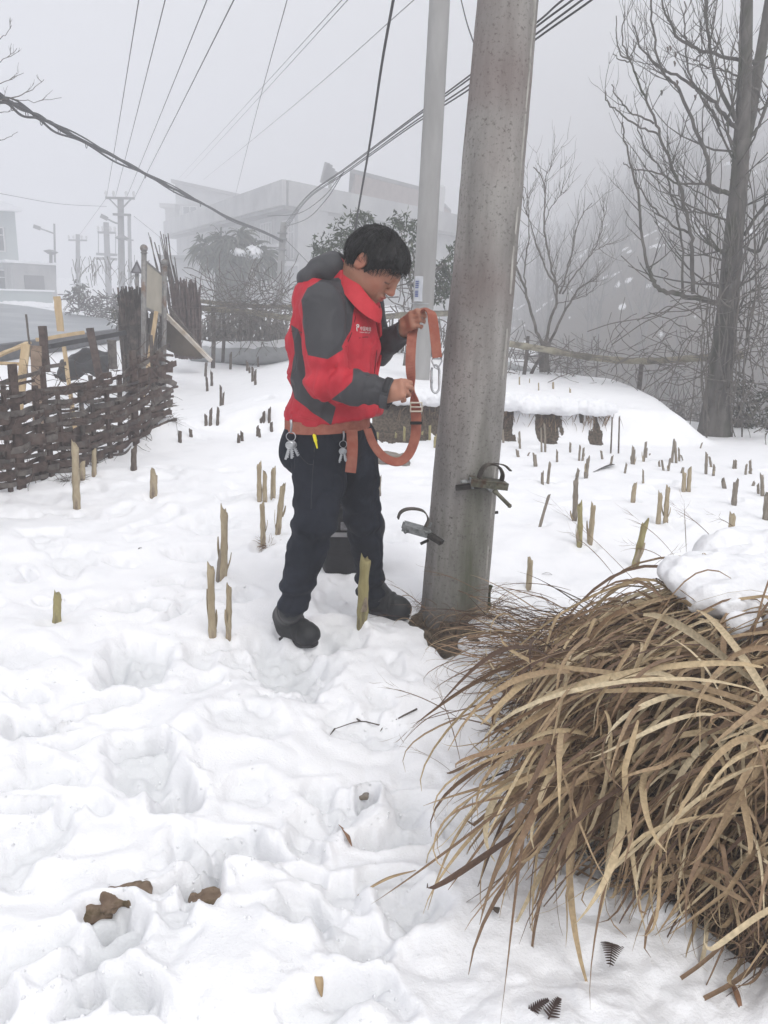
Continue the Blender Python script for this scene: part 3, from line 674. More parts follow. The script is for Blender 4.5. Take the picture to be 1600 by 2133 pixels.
# side seam and pocket edge
def onto(bv, px, py, off=.002):
    d = Vector(ray(px, py)).normalized(); h = bv.ray_cast(Vector(CP), d)
    return None if h[0] is None else np.array(h[0]) - np.array(d)*off
from mathutils.bvhtree import BVHTree
bvT = BVHTree.FromPolygons([tuple(v) for v in V], [tuple(map(int, q)) for q in Q])
SEAM = mat('seam_thread', (.03, .032, .04), rough=.8)
for pts in ([(655,900),(655,930),(653,965),(650,1010),(648,1060)], [(612,915),(622,945),(640,965),(653,968)]):
    q = [onto(bvT, *p, .0005) for p in pts]; q = [p for p in q if p is not None]
    if len(q) > 2: MB().tube(spline(q, 4), .0016, 5).build('seam', SEAM, trs, smooth=True)
# boots
BOOT = mat('boot_leather', (.008, .0085, .010), (.022, .023, .027), scale=18, rough=.55, spec=.4, bump=.0012, bscale=120)
SOLE = mat('boot_sole', (.010, .010, .011), (.05, .05, .055), scale=40, rough=.8, bump=.002)
def boot(heel, toe, shaft, zf):
    heel = np.array(heel); toe = np.array(toe); d = nrm((toe-heel)*[1, 1, 0]); s = np.cross(bz, d); L = np.linalg.norm((toe-heel)[:2]); b = np.array([*heel[:2], zf])
    S = SDF(np.minimum(np.minimum(heel, toe), shaft)-[.09, .09, .09], np.maximum(np.maximum(heel, toe), shaft)+[.09, .09, .06], .0038)
    q = lambda t, h: b + d*L*t + bz*h
    S.chain([shaft, q(.10, .10), q(.14, .055)], [.052, .047, .043], .03)
    S.cone(q(.2, .085), q(.72, .052), .044, .040, .035); S.cone(q(.14, .045), q(.80, .040), .038, .041, .03); S.ell(q(.86, .038), (.048, .048, .034), [d, s, bz], .03)
    S.cut(b-[0, 0, 0.002], -bz, .004)
    fn = lambda x, y, z: .0028*np.sin(((np.stack([x, y, z], 1)-b)@d + .012*noise(x*20, y*20, z*20))*230)*np.exp(-((((np.stack([x, y, z], 1)-b)@d)/L-.62)/.14)**2)*sstep(.02, .05, z-zf) + .0015*fbm(x*30, y*30, z*30, 3)
    V, Q = S.mesh(fn, 2); o = mesh_np('boot', V, Q, BOOT, person)
    W = SDF(b-[.2, .2, .06], b+[.4, .3, .05], .004) if False else SDF(np.minimum(heel, toe)*[1, 1, 0]+[-.08, -.08, zf-.04], np.maximum(heel, toe)*[1, 1, 0]+[.08, .08, zf+.05], .004)
    W.box(q(.47, .003), (L*.33, .036, .012), [d, s, bz], .010, .02); W.ell(q(.84, .003), (.046, .046, .014), [d, s, bz], .02); W.ell(q(.14, .003), (.041, .041, .014), [d, s, bz], .02)
    V, Q = W.mesh(None, 1); mesh_np('sole', V, Q, SOLE, o)
    lc = MB(); lc.tube([q(.30, .128), q(.34, .122)-s*.035, q(.36, .10)-s*.044], .0022, 5)
    return o
zN = near_boot[2]; zF_ = far_boot[2]
boot(G(590, 1312)*[1, 1, 0]+[0, 0, zN], G(650, 1356)*[1, 1, 0]+[.0, -.0, zN], P(606, 1268, 2.72), zN-.005)
boot(Gflat(772, 1262)*[1, 1, 0]+[0, 0, zF_], Gflat(845, 1276)*[1, 1, 0]+[0, 0, zF_], P(770, 1238, 3.12), zF_-.012)

# work belt, keys, pen, logo
WEB = mat('orange_webbing', (.28, .095, .068), (.36, .14, .098), scale=30, rough=.75, spec=.2, bump=.0006, bscale=500, c3=(.30, .085, .055), s3=9)
STEEL = mat('steel', (.30, .31, .33), (.50, .51, .53), scale=20, rough=.35, metal=.9, bump=.0003)
bc = P(683, 871, 2.875)
blt = MB(); ring = []; nz_ = []
for k in range(41):
    a = 2*math.pi*k/40; ring.append(bc + bf*(.152*math.cos(a)) + bl*(.176*math.sin(a)) + bz*(-.016+.012*math.cos(a))); nz_.append(bz)
blt.ribbon(ring, .044, nz_, .004)
belt = blt.build('belt', WEB, person, smooth=False)
t = [P(733, 895, 2.735), P(734, 925, 2.725), P(733, 955, 2.73), P(730, 984, 2.74)]
MB().ribbon(spline(t, 5), .040, RT, .004).build('belt_tail', WEB, belt)
def key_bunch(px, py, Y, n, s=1.):
    k0 = MB(); c = P(px, py, Y)
    k0.tube([c+[0, 0, .035*s], c+[.002, 0, .018*s], c], [.004*s, .0035*s, .003*s], 8); r = [c+np.array([math.cos(a)*.013, .003*math.sin(2*a), math.sin(a)*.013-.013])*s for a in np.linspace(0, 2*math.pi, 17)]
    k0.tube(r, .0013*s, 6, False); o = k0.build('key_ring', STEEL, person, smooth=True)
    for i in range(n):
        a = math.radians(-20 + 40*i/(n-1) + (7, -5, 4, -8, 3)[i]) if n > 1 else 0; d = np.array([math.sin(a), -.1+.08*i, -math.cos(a)]); d = nrm(d); b = c + np.array([0, 0, -.024])*s + d*.004; side = nrm(np.cross(d, (0, 1, 0)))
        m = MB(); m.tube([b+d*.011*s+(side*math.cos(q)+d*math.sin(q))*.0095*s for q in np.linspace(0, 2*math.pi, 13)], .0026*s, 6, False)
        m.box(b+d*.010*s, (.015*s, .002, .015*s), [side, np.cross(side, d), d]); L = (.030, .036, .028, .033)[i % 4]*s
        m.box(b+d*(.018*s+L/2), (.0062*s, .002, L), [side, np.cross(side, d), d])
        for j in range(4): m.box(b+d*(.026*s+j*.006*s)+side*.0042*s, (.0035*s, .0021, .003*s), [side, np.cross(side, d), d])
        m.build('key', STEEL, o, bevel=.0004)
    return o
key_bunch(606, 900, 2.66, 5, 1.25); key_bunch(715, 918, 2.715, 4, 1.0)
pn = MB(); a_, b2_ = onto(bvT, 654, 904, .006), onto(bvT, 661, 934, .006)
YEL = mat('yellow_plastic', (.85, .75, .01), rough=.35, spec=.5)
pn.tube([a_ + (b2_-a_)*t for t in (0, .08, .5, .56, .9, 1)], [.004, .0062, .0062, .0045, .003, .002], 8); pn.box((a_+b2_)/2*1. + nrm(CP-a_)*.007, (.003, .002, .028), [RT, FW, nrm(a_-b2_)])
pn.build('pen', YEL, person, smooth=True)
me_ = jacket.data; co = np.empty(len(me_.vertices)*3, np.float32); me_.vertices.foreach_get('co', co); co = co.reshape(-1, 3) + _origin(jacket)
bvJ = BVHTree.FromPolygons([tuple(v) for v in co.tolist()], [tuple(p.vertices) for p in me_.polygons])
WHITE = mat('white_print', (.82, .82, .80), rough=.6)
def decal(name, body, px, py, hpx, bv, m, parent, shear=0., wscale=1., off=.0012):
    cu = bpy.data.curves.new(name, 'FONT'); cu.body = body; cu.size = 1; ob = bpy.data.objects.new(name, cu); COL.objects.link(ob)
    bpy.context.view_layer.update(); dg = bpy.context.evaluated_depsgraph_get(); me = bpy.data.meshes.new_from_object(ob.evaluated_get(dg)); bpy.data.objects.remove(ob)
    V = []; Fs = []
    for v in me.vertices:
        q = onto(bv, px + v.co.x*hpx*wscale, py - v.co.y*hpx + shear*v.co.x*hpx, off); V.append(q if q is not None else None)
    for p in me.polygons:
        if all(V[i] is not None for i in p.vertices): Fs.append(tuple(p.vertices))
    V = [v if v is not None else CP*0 for v in V]
    used = sorted({i for f in Fs for i in f}); ix = {u: k for k, u in enumerate(used)}
    return MB().add([V[u] for u in used], [tuple(ix[i] for i in f) for f in Fs]).build(name, m, parent)
decal('printed_lettering', '中国电信', 750, 687.5, 9.5, bvJ, WHITE, jacket, .05, .62)
decal('printed_lettering', 'CHINA TELECOM', 749.5, 693, 3.2, bvJ, WHITE, jacket, .05, .85)
sw = []
arc = [(744.2, 690), (743.3, 685), (743.8, 681), (746, 679.5)]; arc2 = [(742.5, 679), (744.4, 676), (747, 677), (747.2, 680.5), (745.8, 682.5)]
em = MB()
for A in (arc, arc2):
    q = [onto(bvJ, *p, .0016) for p in A]; q = [p for p in q if p is not None]
    if len(q) > 2: em.tube(spline(q, 4), [.0008]+[.0017]*(len(spline(q, 4))-2)+[.0006], 5)
em.build('emblem', WHITE, jacket)
SEAMR = mat('dark_seam', (.10, .008, .012), rough=.8)
for nm_, pts in (('armhole_seam', [(731,606),(739,632),(740,662),(732,695),(720,722)]), ('chest_seam', [(748,704),(765,702),(788,706)]), ('placket_seam', [(783,652),(786,690),(785,730),(780,778)]), ('pocket_zip', [(757,846),(763,866),(770,888)]), ('back_seam', [(607,690),(622,690),(640,700)])):
    q = [onto(bvJ, *p, .0003) for p in pts]; q = [p for p in q if p is not None]
    if len(q) > 2: MB().tube(spline(q, 5), .0017, 5).build(nm_, SEAMR, jacket, smooth=True)
ca = nrm(wrN-elN); cx_ = nrm(np.cross(ca, bz)); cz_ = np.cross(cx_, ca); cc = wrN+ca*.016
MB().ribbon([cc+(cx_*math.cos(a)+cz_*math.sin(a))*.0505 for a in np.linspace(0, 6.283, 33)], .028, [ca]*33, .005).build('cuff', GREY, jacket, smooth=True)
MB().ribbon([cc+(cx_*math.cos(a)+cz_*math.sin(a))*.055 for a in np.linspace(.2, 1.5, 8)], .020, [ca]*8, .004).build('cuff_tab', mat('tab_cloth', (.03, .03, .033), rough=.8), jacket, smooth=True)
# front flap of the zip and hem seam
q = [onto(bvJ, *p, .0022) for p in [(790,660),(793,700),(792,740),(785,780)]]
q = [p for p in q if p is not None]
if len(q) > 2: MB().ribbon(spline(q, 5), .012, RT, .003).build('zip_flap', RED, jacket, smooth=True)
q = [onto(bvJ, *p, .0004) for p in [(592,866),(625,868),(660,876),(700,888),(740,898),(765,900)]]; q = [p for p in q if p is not None]
if len(q) > 2: MB().tube(spline(q, 5), .0016, 5).build('hem_seam', RED, jacket, smooth=True)

# ---------------------------------------------------------------- safety strap held in the far hand
strap = empty('safety_strap', P(866, 840, 2.9), 'orange webbing strap hanging in a loop from the hand with a steel snap hook', 'strap')
loop = [P(765,893,2.78), P(778,925,2.76), P(800,952,2.76), P(828,962,2.78), P(850,948,2.80), P(864,915,2.82), P(867,880,2.83), P(866,850,2.84)]
sp = spline(loop, 8); wd = []
for i in range(len(sp)):
    t = i/(len(sp)-1); a = sp[min(i+1, len(sp)-1)]-sp[max(i-1, 0)]; w = nrm(np.cross(a, FW)); wd.append(nrm(w*.8 + FW*(.9-.6*t)))
MB().ribbon(sp, .040, wd, .004).build('loop', WEB, strap, smooth=False)
up = spline([P(866,852,2.84), P(862,828,2.85), P(858,800,2.86), P(855,760,2.87), P(857,715,2.90), P(860,690,2.945), P(864,672,2.96), P(874,654,2.945), P(887,645,2.915), P(898,652,2.89), P(903,675,2.88), P(907,710,2.87), P(911,745,2.86)], 7)
wd = []; n_ = len(up)
for i in range(n_):
    t = i/(n_-1); tw = (1-sstep(.02, .22, np.array(t)))*1.15 if t < .3 else 0.
    a = nrm(up[min(i+1, n_-1)]-up[max(i-1, 0)]); w = nrm(np.cross(a, FW)); k = FW
    ang = 1.3*math.exp(-((t-.13)/.08)**2) + 1.35*math.exp(-((t-.66)/.10)**2)
    if i and np.dot(w, last) < 0: w = -w
    last = w; wd.append(w*math.cos(ang)+k*math.sin(ang))
MB().ribbon(up, .036, wd, .004).build('webbing', WEB, strap, smooth=False)
bk = MB(); c = P(867, 848, 2.828)
for s in (-1, 1): bk.box(c+RT*.021*s, (.005, .006, .036), [RT, FW, UP]); bk.box(c+UP*.016*s, (.046, .006, .006), [RT, FW, UP])
bk.box(c, (.04, .006, .005), [RT, FW, UP]); bk.build('buckle', mat('brass_steel', (.42, .38, .31), (.55, .50, .44), scale=30, rough=.35, metal=.8), strap, bevel=.0012)
MB().ribbon([P(867,878,2.822), P(867,884,2.822)], .045, RT, .008).build('keeper', mat('black_rubber', (.012, .012, .013), rough=.6), strap)
hk = MB(); r0 = P(910, 752, 2.86)
hk.tube([r0+RT*.017+UP*.008, r0+RT*.019, r0+RT*.006-UP*.024, r0+RT*.004-UP*.03, r0-RT*.008-UP*.024, r0-RT*.019, r0-RT*.016+UP*.008, r0+RT*.017+UP*.008], .0026, 7)
hk.build('swivel_eye', STEEL, strap, smooth=True)
hk = MB(); c = P(907, 790, 2.855); pth = []
for k in range(25):
    a = math.radians(110) - math.radians(330)*k/24; pth.append(c + RT*(.0145*math.cos(a)) + UP*((.047 if math.sin(a) > 0 else .043)*math.sin(a)*.55 + (.026 if math.sin(a) > 0 else -.026)))
hk.tube(pth, .0042, 8); hk.build('snap_hook', STEEL, strap, smooth=True)
hk = MB(); hk.tube([c+RT*-.0145+UP*.026, c+RT*-.0135-UP*.018], .0034, 7); hk.tube([c+RT*-.0145-UP*.002, c+RT*-.014-UP*.014], .0052, 8); hk.build('gate', STEEL, strap, smooth=True)

# ---------------------------------------------------------------- black tool bag standing behind the man
bg0 = G(732, 1205); bag = empty('tool_bag', bg0, 'black tool bag standing in the snow behind the man and between his legs', 'bag')
BAGM = mat('black_nylon', (.010, .0105, .013), (.022, .022, .027), scale=12, rough=.6, spec=.3, bump=.0012, bscale=160)
by = bg0[1]+.10; c = np.array([bg0[0], by, bg0[2]+.15])
S = SDF(c-[.26, .16, .20], c+[.26, .16, .22], .006); ax = [nrm([1, .1, 0]), nrm([-.1, 1, 0]), bz]
S.box(c, (.15, .085, .155), ax, .05, .01); S.ell(c+[0, 0, .15], (.13, .07, .05), ax, .05)
V, Q = S.mesh(lambda x, y, z: .010*fbm(x*9, y*9, z*9, 3)+.004*np.abs(noise(x*22, y*22, z*22)), 2); mesh_np('bag_body', V, Q, BAGM, bag)
m = MB(); m.box(c+[-.02, -.088, .07], (.20, .012, .022), ax); m.build('reflective_band', mat('grey_tape', (.20, .20, .21), (.30, .30, .31), rough=.5), bag, bevel=.003)
m = MB(); m.ribbon(spline([c+[-.10, -.06, .13], c+[-.06, -.07, .22], c+[0, -.06, .25], c+[.06, -.07, .22], c+[.10, -.06, .13]], 6), .028, (0, 1, .2), .005); m.build('handle', BAGM, bag)
m = MB(); m.box(c+[-.035, -.094, .115], (.05, .012, .04), ax); m.box(c+[-.035, -.102, .115], (.022, .008, .022), ax); m.build('buckle', mat('grey_plastic', (.10, .10, .11), (.22, .22, .23), scale=30, rough=.4), bag, bevel=.003)
# ---------------------------------------------------------------- wattle fence on the left
DARKW = mat('dark_wet_wood', (.040, .027, .024), (.115, .082, .070), scale=14, rough=.85, spec=.2, bump=.002, bscale=60, stretch=(1, 1, 1), c3=(.11, .09, .08), s3=6)
GREYW = mat('grey_weathered_wood', (.06, .052, .048), (.17, .15, .135), scale=12, rough=.9, bump=.002, bscale=60, c3=(.05, .04, .04), s3=5)
PALEW = mat('pale_sawn_wood', (.42, .30, .17), (.60, .47, .30), scale=10, rough=.8, bump=.001, bscale=70, stretch=(1, 1, .3), c3=(.30, .21, .13), s3=6)
FA, FB = G(-60, 1045), G(335, 888); fd = nrm((FB-FA)*[1, 1, 0]); FA = FA - fd*1.2; FL = np.linalg.norm((FB-FA)[:2]); fn_ = np.array([-fd[1], fd[0], 0])
def fpt(s, h, off=0): p = FA + fd*s; return np.array([p[0], p[1], Zs(p[0], p[1])*.6 + h]) + fn_*off
fence = empty('wattle_fence', fpt(FL*.6, 0), 'dark woven fence of split wooden slats with gaps, leaning along the snow on the left', 'fence')
ns = int(FL/.15); spos = [FL*(i+.5)/ns + random.uniform(-.04, .04) for i in range(ns)]
def ftop(s): return .80 - .12*(s/FL) + .05*math.sin(s*2.3)
for i, s in enumerate(spos):
    h = ftop(s) + random.uniform(-.12, .10); tl = random.uniform(-.06, .06); m = MB(); w = random.choice([.03, .04, .055, .07])
    a, b = fpt(s, -.12), fpt(s+tl, h); m.beam(a, (a+b)/2+fn_*.004, w, .022, side=fn_); m.beam((a+b)/2+fn_*.004, b, w*.93, .021, side=fn_); m.build('stake', random.choice([DARKW, DARKW, GREYW]), fence, bevel=.002)
rows = 25
for r in range(rows):
    m = MB(); s = -.1 + random.uniform(0, .3); ph = r % 2
    while s < FL:
        L = random.uniform(.7, 1.7); e_ = min(s+L, FL+random.uniform(-.05, .25)); n_ = max(3, int((e_-s)/.065)); pts = []; hh = .04 + (ftop(s)-.10)*r/rows + random.uniform(-.035, .035); sl = random.uniform(-.11, .11)
        for k in range(n_+1):
            u = s + (e_-s)*k/n_; idx = np.interp(u, spos, range(ns)); off = .026*math.cos(math.pi*(idx+ph)); pts.append(fpt(u, hh*1. + sl*(k/n_-.5) + .008*math.sin(u*7+r), off+random.uniform(-.003, .003)))
        m.ribbon(pts, random.choice([.018, .026, .034, .044])*random.uniform(.85, 1.15), nrm([0, 0, 1]), .009); s = e_ - random.uniform(.05, .2)
    m.build('woven_slat', DARKW if r % 3 else GREYW, fence)
# dead vines and brush caught in the fence
m = MB()
for i in range(240):
    s = random.uniform(FL*.35, FL); p = fpt(s, random.uniform(.0, .75), random.uniform(-.09, .09)); pts = [p]
    d = nrm([random.gauss(0, 1), random.gauss(0, .5), random.gauss(.2, .8)])
    for k in range(4): d = nrm(d + np.random.randn(3)*.35); pts.append(pts[-1] + d*random.uniform(.04, .09))
    m.tube(pts, [.003, .0025, .002, .0015, .001], 4, False)
m.build('caught_vines', mat('dead_vine', (.05, .038, .035), (.13, .10, .085), scale=20, rough=.9), fence)
TARP = mat('dark_sheet', (.012, .012, .014), (.03, .03, .033), rough=.45, spec=.4, bump=.01, bscale=6)
def board(name, a, b, w, th, mt, label, cat, side=(0, 1, 0), grp=None):
    m = MB(); a = np.array(a); b = np.array(b)
    n_ = 6; L = b-a
    pts = [a+L*k/n_ + np.random.randn(3)*.0015 for k in range(n_+1)]
    z = nrm(L); x = nrm(np.cross(side, z)); m.ribbon(pts, w, x, th); o = m.build(name, mt, base=a, bevel=.0015); tag(o, label, cat, grp); return o
YF = 6.3
board('post', P(97, 775, 6.6), P(88, 679, 6.6), .055, .05, DARKW, 'dark square fence post standing taller than the others at left', 'post')
board('post', P(208, 790, 8.0), P(187, 683, 8.0), .065, .05, DARKW, 'dark leaning post with flat top right of the pale upright board', 'post')
board('plank', P(34, 898, 5.95), P(54, 716, 6.1), .065, .018, PALEW, 'long pale plank leaning against the woven fence at far left', 'plank')
board('plank', P(158, 905, 7.0), P(133, 722, 7.2), .035, .018, PALEW, 'narrow pale batten leaning on the middle of the woven fence', 'plank')
board('plank', P(126, 690, 7.3), P(119, 617, 7.3), .062, .02, PALEW, 'short pale board standing upright above the fence before the road', 'plank')
board('plank', P(74, 708, 7.0), P(176, 692, 7.2), .045, .03, PALEW, 'pale board lying level across the fence top below the upright board', 'plank', (0, 0, 1))
board('plank', P(-30, 752, 6.2), P(60, 714, 6.8), .055, .02, PALEW, 'pale board sloping up from the left edge of the photo', 'plank', (0, .3, 1))
board('plank', P(-30, 756, 6.0), P(44, 758, 6.1), .045, .02, PALEW, 'short pale board stub lying flat at the left edge of the photo', 'plank', (0, .3, 1))
board('stick', P(68, 770, 6.4), P(54, 655, 6.4), .014, .012, GREYW, 'thin grey stick poking up beside the tall dark post', 'stick')
board('plank', P(80, 900, 6.2), P(75, 720, 6.3), .085, .016, mat('brown_board', (.22, .16, .12), (.33, .25, .19), scale=9, rough=.85, bump=.001, c3=(.12, .09, .07), s3=5), 'wide brown board standing behind the slats left of the tall dark post', 'plank')
board('rail', P(100, 722, 8.5), P(266, 692, 9.6), .07, .05, mat('black_beam', (.018, .018, .020), (.05, .05, .054), rough=.6, bump=.002), 'black beam running along the fence top towards the dark stalk bundle', 'beam', (0, .3, 1))
m = MB(); c = P(234, 735, 8.4); m.tube([c-[0, 0, .17], c+[0, 0, .12]], .046, 14); m.tube([c+[0, 0, .12], c+[0, 0, .135]], .05, 14)
tag(m.build('pipe_stub', GREYW, base=c-[0, 0, .17], smooth=False), 'short grey capped pipe standing behind the fence', 'pipe')
m = MB(); 
for i in range(14):
    for j in range(14): pass
q = [P(110, 790, 7.7), P(225, 780, 8.6), P(225, 730, 8.9), P(110, 745, 8.0)]; V = []; n_ = 14
for i in range(n_+1):
    for j in range(n_+1):
        u, v = i/n_, j/n_; p = q[0]*(1-u)*(1-v)+q[1]*u*(1-v)+q[2]*u*v+q[3]*(1-u)*v; V.append(p + np.array([0, .25*v, .06*noise(np.array([u*5]), np.array([v*4]))[0]]))
m.add(V, [(i*(n_+1)+j, (i+1)*(n_+1)+j, (i+1)*(n_+1)+j+1, i*(n_+1)+j+1) for i in range(n_) for j in range(n_)])
o = m.build('tarpaulin', TARP, base=q[0], smooth=True); sm = o.modifiers.new('s', 'SOLIDIFY'); sm.thickness = .006; tag(o, 'crumpled black sheet lying behind the woven fence', 'tarpaulin')

# ---------------------------------------------------------------- notice board, stalk bundles, warning sign
METP = mat('painted_steel', (.16, .155, .15), (.27, .26, .25), scale=14, rough=.5, metal=.3, bump=.0006, c3=(.16, .10, .07), s3=8)
s1t, s1b, s2t, s2b = P(300, 522, 9.1), P(297, 800, 9.1), P(343, 551, 10.0), P(340, 795, 10.0)
sgn = empty('notice_board', s1b, 'faded blank notice board hung between two ball topped steel posts', 'notice board')
for a, b in ((s1b, s1t), (s2b, s2t)):
    m = MB(); m.tube([a-[0, 0, .2], b], .030, 14); o = m.build('post', METP, sgn, smooth=True)
    S = SDF(b-.09, b+.09, .006); S.ell(b+[0, 0, .025], (.043, .043, .043)); V, Q = S.mesh(None, 0); mesh_np('ball', V, Q, METP, o)
    m = MB(); m.tube([b-[0, 0, .03], b-[0, 0, .015]], .037, 14); m.build('collar_ring', METP, o, smooth=True)
A_, B_, C_, D_ = P(305, 545, 9.18), P(338, 573, 9.92), P(337, 656, 9.92), P(303, 641, 9.18)
BOARD = mat('faded_panel', (.34, .31, .25), (.42, .38, .31), scale=3, rough=.6, bump=.0006, c3=(.28, .25, .20), s3=2)
nb = nrm(np.cross(B_-A_, D_-A_)); m = MB(); m.prism([A_, B_, C_, D_], nb*.02); m.build('panel', BOARD, sgn)
m = MB()
for a, b in ((A_, B_), (B_, C_), (C_, D_), (D_, A_)): m.beam(a+nb*.01, b+nb*.01, .022, .034, side=nb)
m.build('frame', METP, sgn, bevel=.002)
STALKD = mat('dark_stalks', (.022, .018, .016), (.075, .06, .052), scale=16, rough=.9, bump=.003, c3=(.13, .10, .085), s3=7)
def bundle(base, h, r, n, name, label, mt, spread=.25, lean=(0, 0), rad=.014):
    m = MB()
    for i in range(n):
        a = random.uniform(0, 6.28); q = r*math.sqrt(random.random()); b = base + np.array([math.cos(a)*q, math.sin(a)*q, -.15]); hh = h*random.uniform(.72, 1.08); rr_ = rad*random.uniform(.5, 1.4)
        pts = [b]; 
        for k in range(1, 6): t = k/5; pts.append(b + np.array([lean[0]*t*hh + math.cos(a)*spread*q*t*2, lean[1]*t*hh + math.sin(a)*spread*q*t*2, hh*t + .15]) + np.random.randn(3)*.012*t)
        m.tube(pts, [rr_, rr_, rr_*.95, rr_*.9, rr_*.8, rr_*.6], 5)
    for t in (.3, .62):
        c = base + np.array([lean[0]*h*t, lean[1]*h*t, h*t]); m.tube([c+np.array([math.cos(q), math.sin(q), 0])*r*(1+spread*t)*1.06 for q in np.linspace(0, 6.283, 20)], .008, 5, False)
    return tag(m.build(name, mt, base=base), label, 'stalk bundle', 'stalk bundles stacked by the notice board')
bundle(P(283, 790, 9.7), 1.05, .14, 170, 'stalk_bundle', 'thick dark upright stalk bundle left of the notice board post', STALKD, .1)
bundle(P(318, 780, 10.2), .85, .13, 60, 'stalk_bundle', 'loose brown stalk bundle standing under the notice board', GREYW, .3)
bundle(P(392, 725, 11.6), .95, .19, 120, 'stalk_bundle', 'reddish brown stalk bundle standing right of the notice board', mat('red_brown_stalks', (.05, .034, .032), (.13, .095, .088), scale=12, rough=.9), .1, (-.05, 0))
bundle(P(376, 720, 12.2), 1.55, .10, 26, 'stalk_bundle', 'tall thin pole bundle leaning left above the reddish stalks', GREYW, .3, (-.16, 0), .012)
board('pole', P(298, 835, 8.9), P(326, 648, 9.0), .040, .035, PALEW, 'pale round pole leaning against the notice board', 'pole')
board('plank', P(345, 655, 10.2), P(440, 752, 9.9), .05, .035, mat('snowy_plank', (.42, .34, .25), (.62, .58, .54), scale=7, rough=.8, bump=.001), 'long pale plank sloping down to the snow right of the notice board', 'plank', (0, 1, .3))
board('plank', P(352, 640, 10.6), P(415, 722, 10.4), .035, .03, GREYW, 'grey rail sloping down behind the long pale plank', 'plank', (0, 1, .3))
m = MB(); m.prism([P(346, 665, 10.3), P(430, 746, 10.05), P(372, 740, 10.3), P(346, 728, 10.4)], np.array([0, .02, 0])); tag(m.build('sheet', mat('brown_sheet', (.10, .08, .06), (.16, .13, .10), scale=4, rough=.8), base=P(346, 728, 10.4)), 'flat brown sheet standing under the sloping pale plank', 'sheet')
tb = P(285, 640, 14.0); tri = empty('warning_sign', tb-[0, 0, .4], 'small grey triangular warning sign seen from behind on a post', 'sign')
m = MB(); m.tube([tb-[0, 0, .8], P(285, 566, 14.0)], .035, 10); m.build('post', METP, tri, smooth=True)
m = MB(); m.prism([P(271, 569, 13.95), P(298, 570, 13.95), P(285, 541, 13.95)], (0, .015, 0)); m.build('plate', mat('sign_grey', (.26, .26, .28), (.34, .34, .36), rough=.6), tri)
m = MB()
for a, b in (((274, 567), (295, 568)), ((295, 568), (285, 546)), ((285, 546), (274, 567))): m.beam(P(*a, 13.93), P(*b, 13.93), .022, .012)
m.build('rim', mat('sign_rim', (.10, .09, .10), rough=.6), tri)
# ---------------------------------------------------------------- concrete poles and the climbing irons
CONC = mat('weathered_concrete', (.17, .162, .155), (.37, .355, .34), scale=11, rough=.92, spec=.12, bump=.003, bscale=60, stretch=(1, 1, .16), detail=10, lo=.3, hi=.72, c3=(.10, .105, .075), s3=2.2)
n = CONC.node_tree; b = n.nodes['Principled BSDF']; s = b.inputs['Base Color'].links[0].from_socket
tc = n.nodes.new('ShaderNodeTexCoord'); v = n.nodes.new('ShaderNodeTexNoise'); v.inputs['Scale'].default_value = 75; v.inputs['Detail'].default_value = 9; v.inputs['Roughness'].default_value = .75; n.links.new(tc.outputs['Object'], v.inputs['Vector'])
r = n.nodes.new('ShaderNodeMapRange'); r.inputs[1].default_value = .36; r.inputs[2].default_value = .46; n.links.new(v.outputs[0], r.inputs[0])
t = n.nodes.new('ShaderNodeTexNoise'); t.inputs['Scale'].default_value = 7; n.links.new(tc.outputs['Object'], t.inputs['Vector'])
r2 = n.nodes.new('ShaderNodeMapRange'); r2.inputs[1].default_value = .50; r2.inputs[2].default_value = .30; n.links.new(t.outputs[0], r2.inputs[0])
mx_ = n.nodes.new('ShaderNodeMath'); mx_.operation = 'MAXIMUM'; n.links.new(r.outputs[0], mx_.inputs[0]); n.links.new(r2.outputs[0], mx_.inputs[1])
x = n.nodes.new('ShaderNodeMixRGB'); x.inputs[1].default_value = (.11, .10, .095, 1); n.links.new(mx_.outputs[0], x.inputs[0]); n.links.new(s, x.inputs[2])
t5 = n.nodes.new('ShaderNodeTexNoise'); t5.inputs['Scale'].default_value = 1.6; t5.inputs['Detail'].default_value = 3; n.links.new(tc.outputs['Object'], t5.inputs['Vector'])
r5 = n.nodes.new('ShaderNodeMapRange'); r5.inputs[1].default_value = .5; r5.inputs[2].default_value = .68; r5.inputs[4].default_value = .55; n.links.new(t5.outputs[0], r5.inputs[0])
x5 = n.nodes.new('ShaderNodeMixRGB'); x5.inputs[2].default_value = (.17, .115, .11, 1); n.links.new(r5.outputs[0], x5.inputs[0]); n.links.new(x.outputs[0], x5.inputs[1])
n.links.new(x5.outputs[0], b.inputs['Base Color'])
def pole_mesh(a, b_, ra, rb, nseg=28, rows=60, flat=None, amp=.002):
    a = np.array(a, float); b_ = np.array(b_, float); d = nrm(b_-a); x = nrm(np.cross((0, 1, 0), d)); y = np.cross(d, x); V = []; F = []
    for i in range(rows):
        t = i/(rows-1); c = a+(b_-a)*t; r = ra+(rb-ra)*t
        for k in range(nseg):
            q = 2*math.pi*k/nseg; rr_ = r*(1 - (.06 if flat is not None and abs((q-flat+math.pi) % (2*math.pi)-math.pi) < .16 else 0)*-1)
            V.append(c + (x*math.cos(q)+y*math.sin(q))*rr_)
    V = np.array(V); Nn = V-(a+((V-a)@d)[:, None]*d); V = V + Nn/np.linalg.norm(Nn, axis=1)[:, None]*(amp*fbm(V[:, 0]*14, V[:, 1]*14, V[:, 2]*7, 3))[:, None]
    for i in range(rows-1):
        for k in range(nseg): F.append((i*nseg+k, i*nseg+(k+1) % nseg, (i+1)*nseg+(k+1) % nseg, (i+1)*nseg+k))
    return V, F
pb = Gflat(942, 1292); pY = pb[1]+.14
A0 = P(942, 1300, pY); A1 = P(1058, 0, pY)
dirp = nrm(A1-A0); Ltop = 4.2
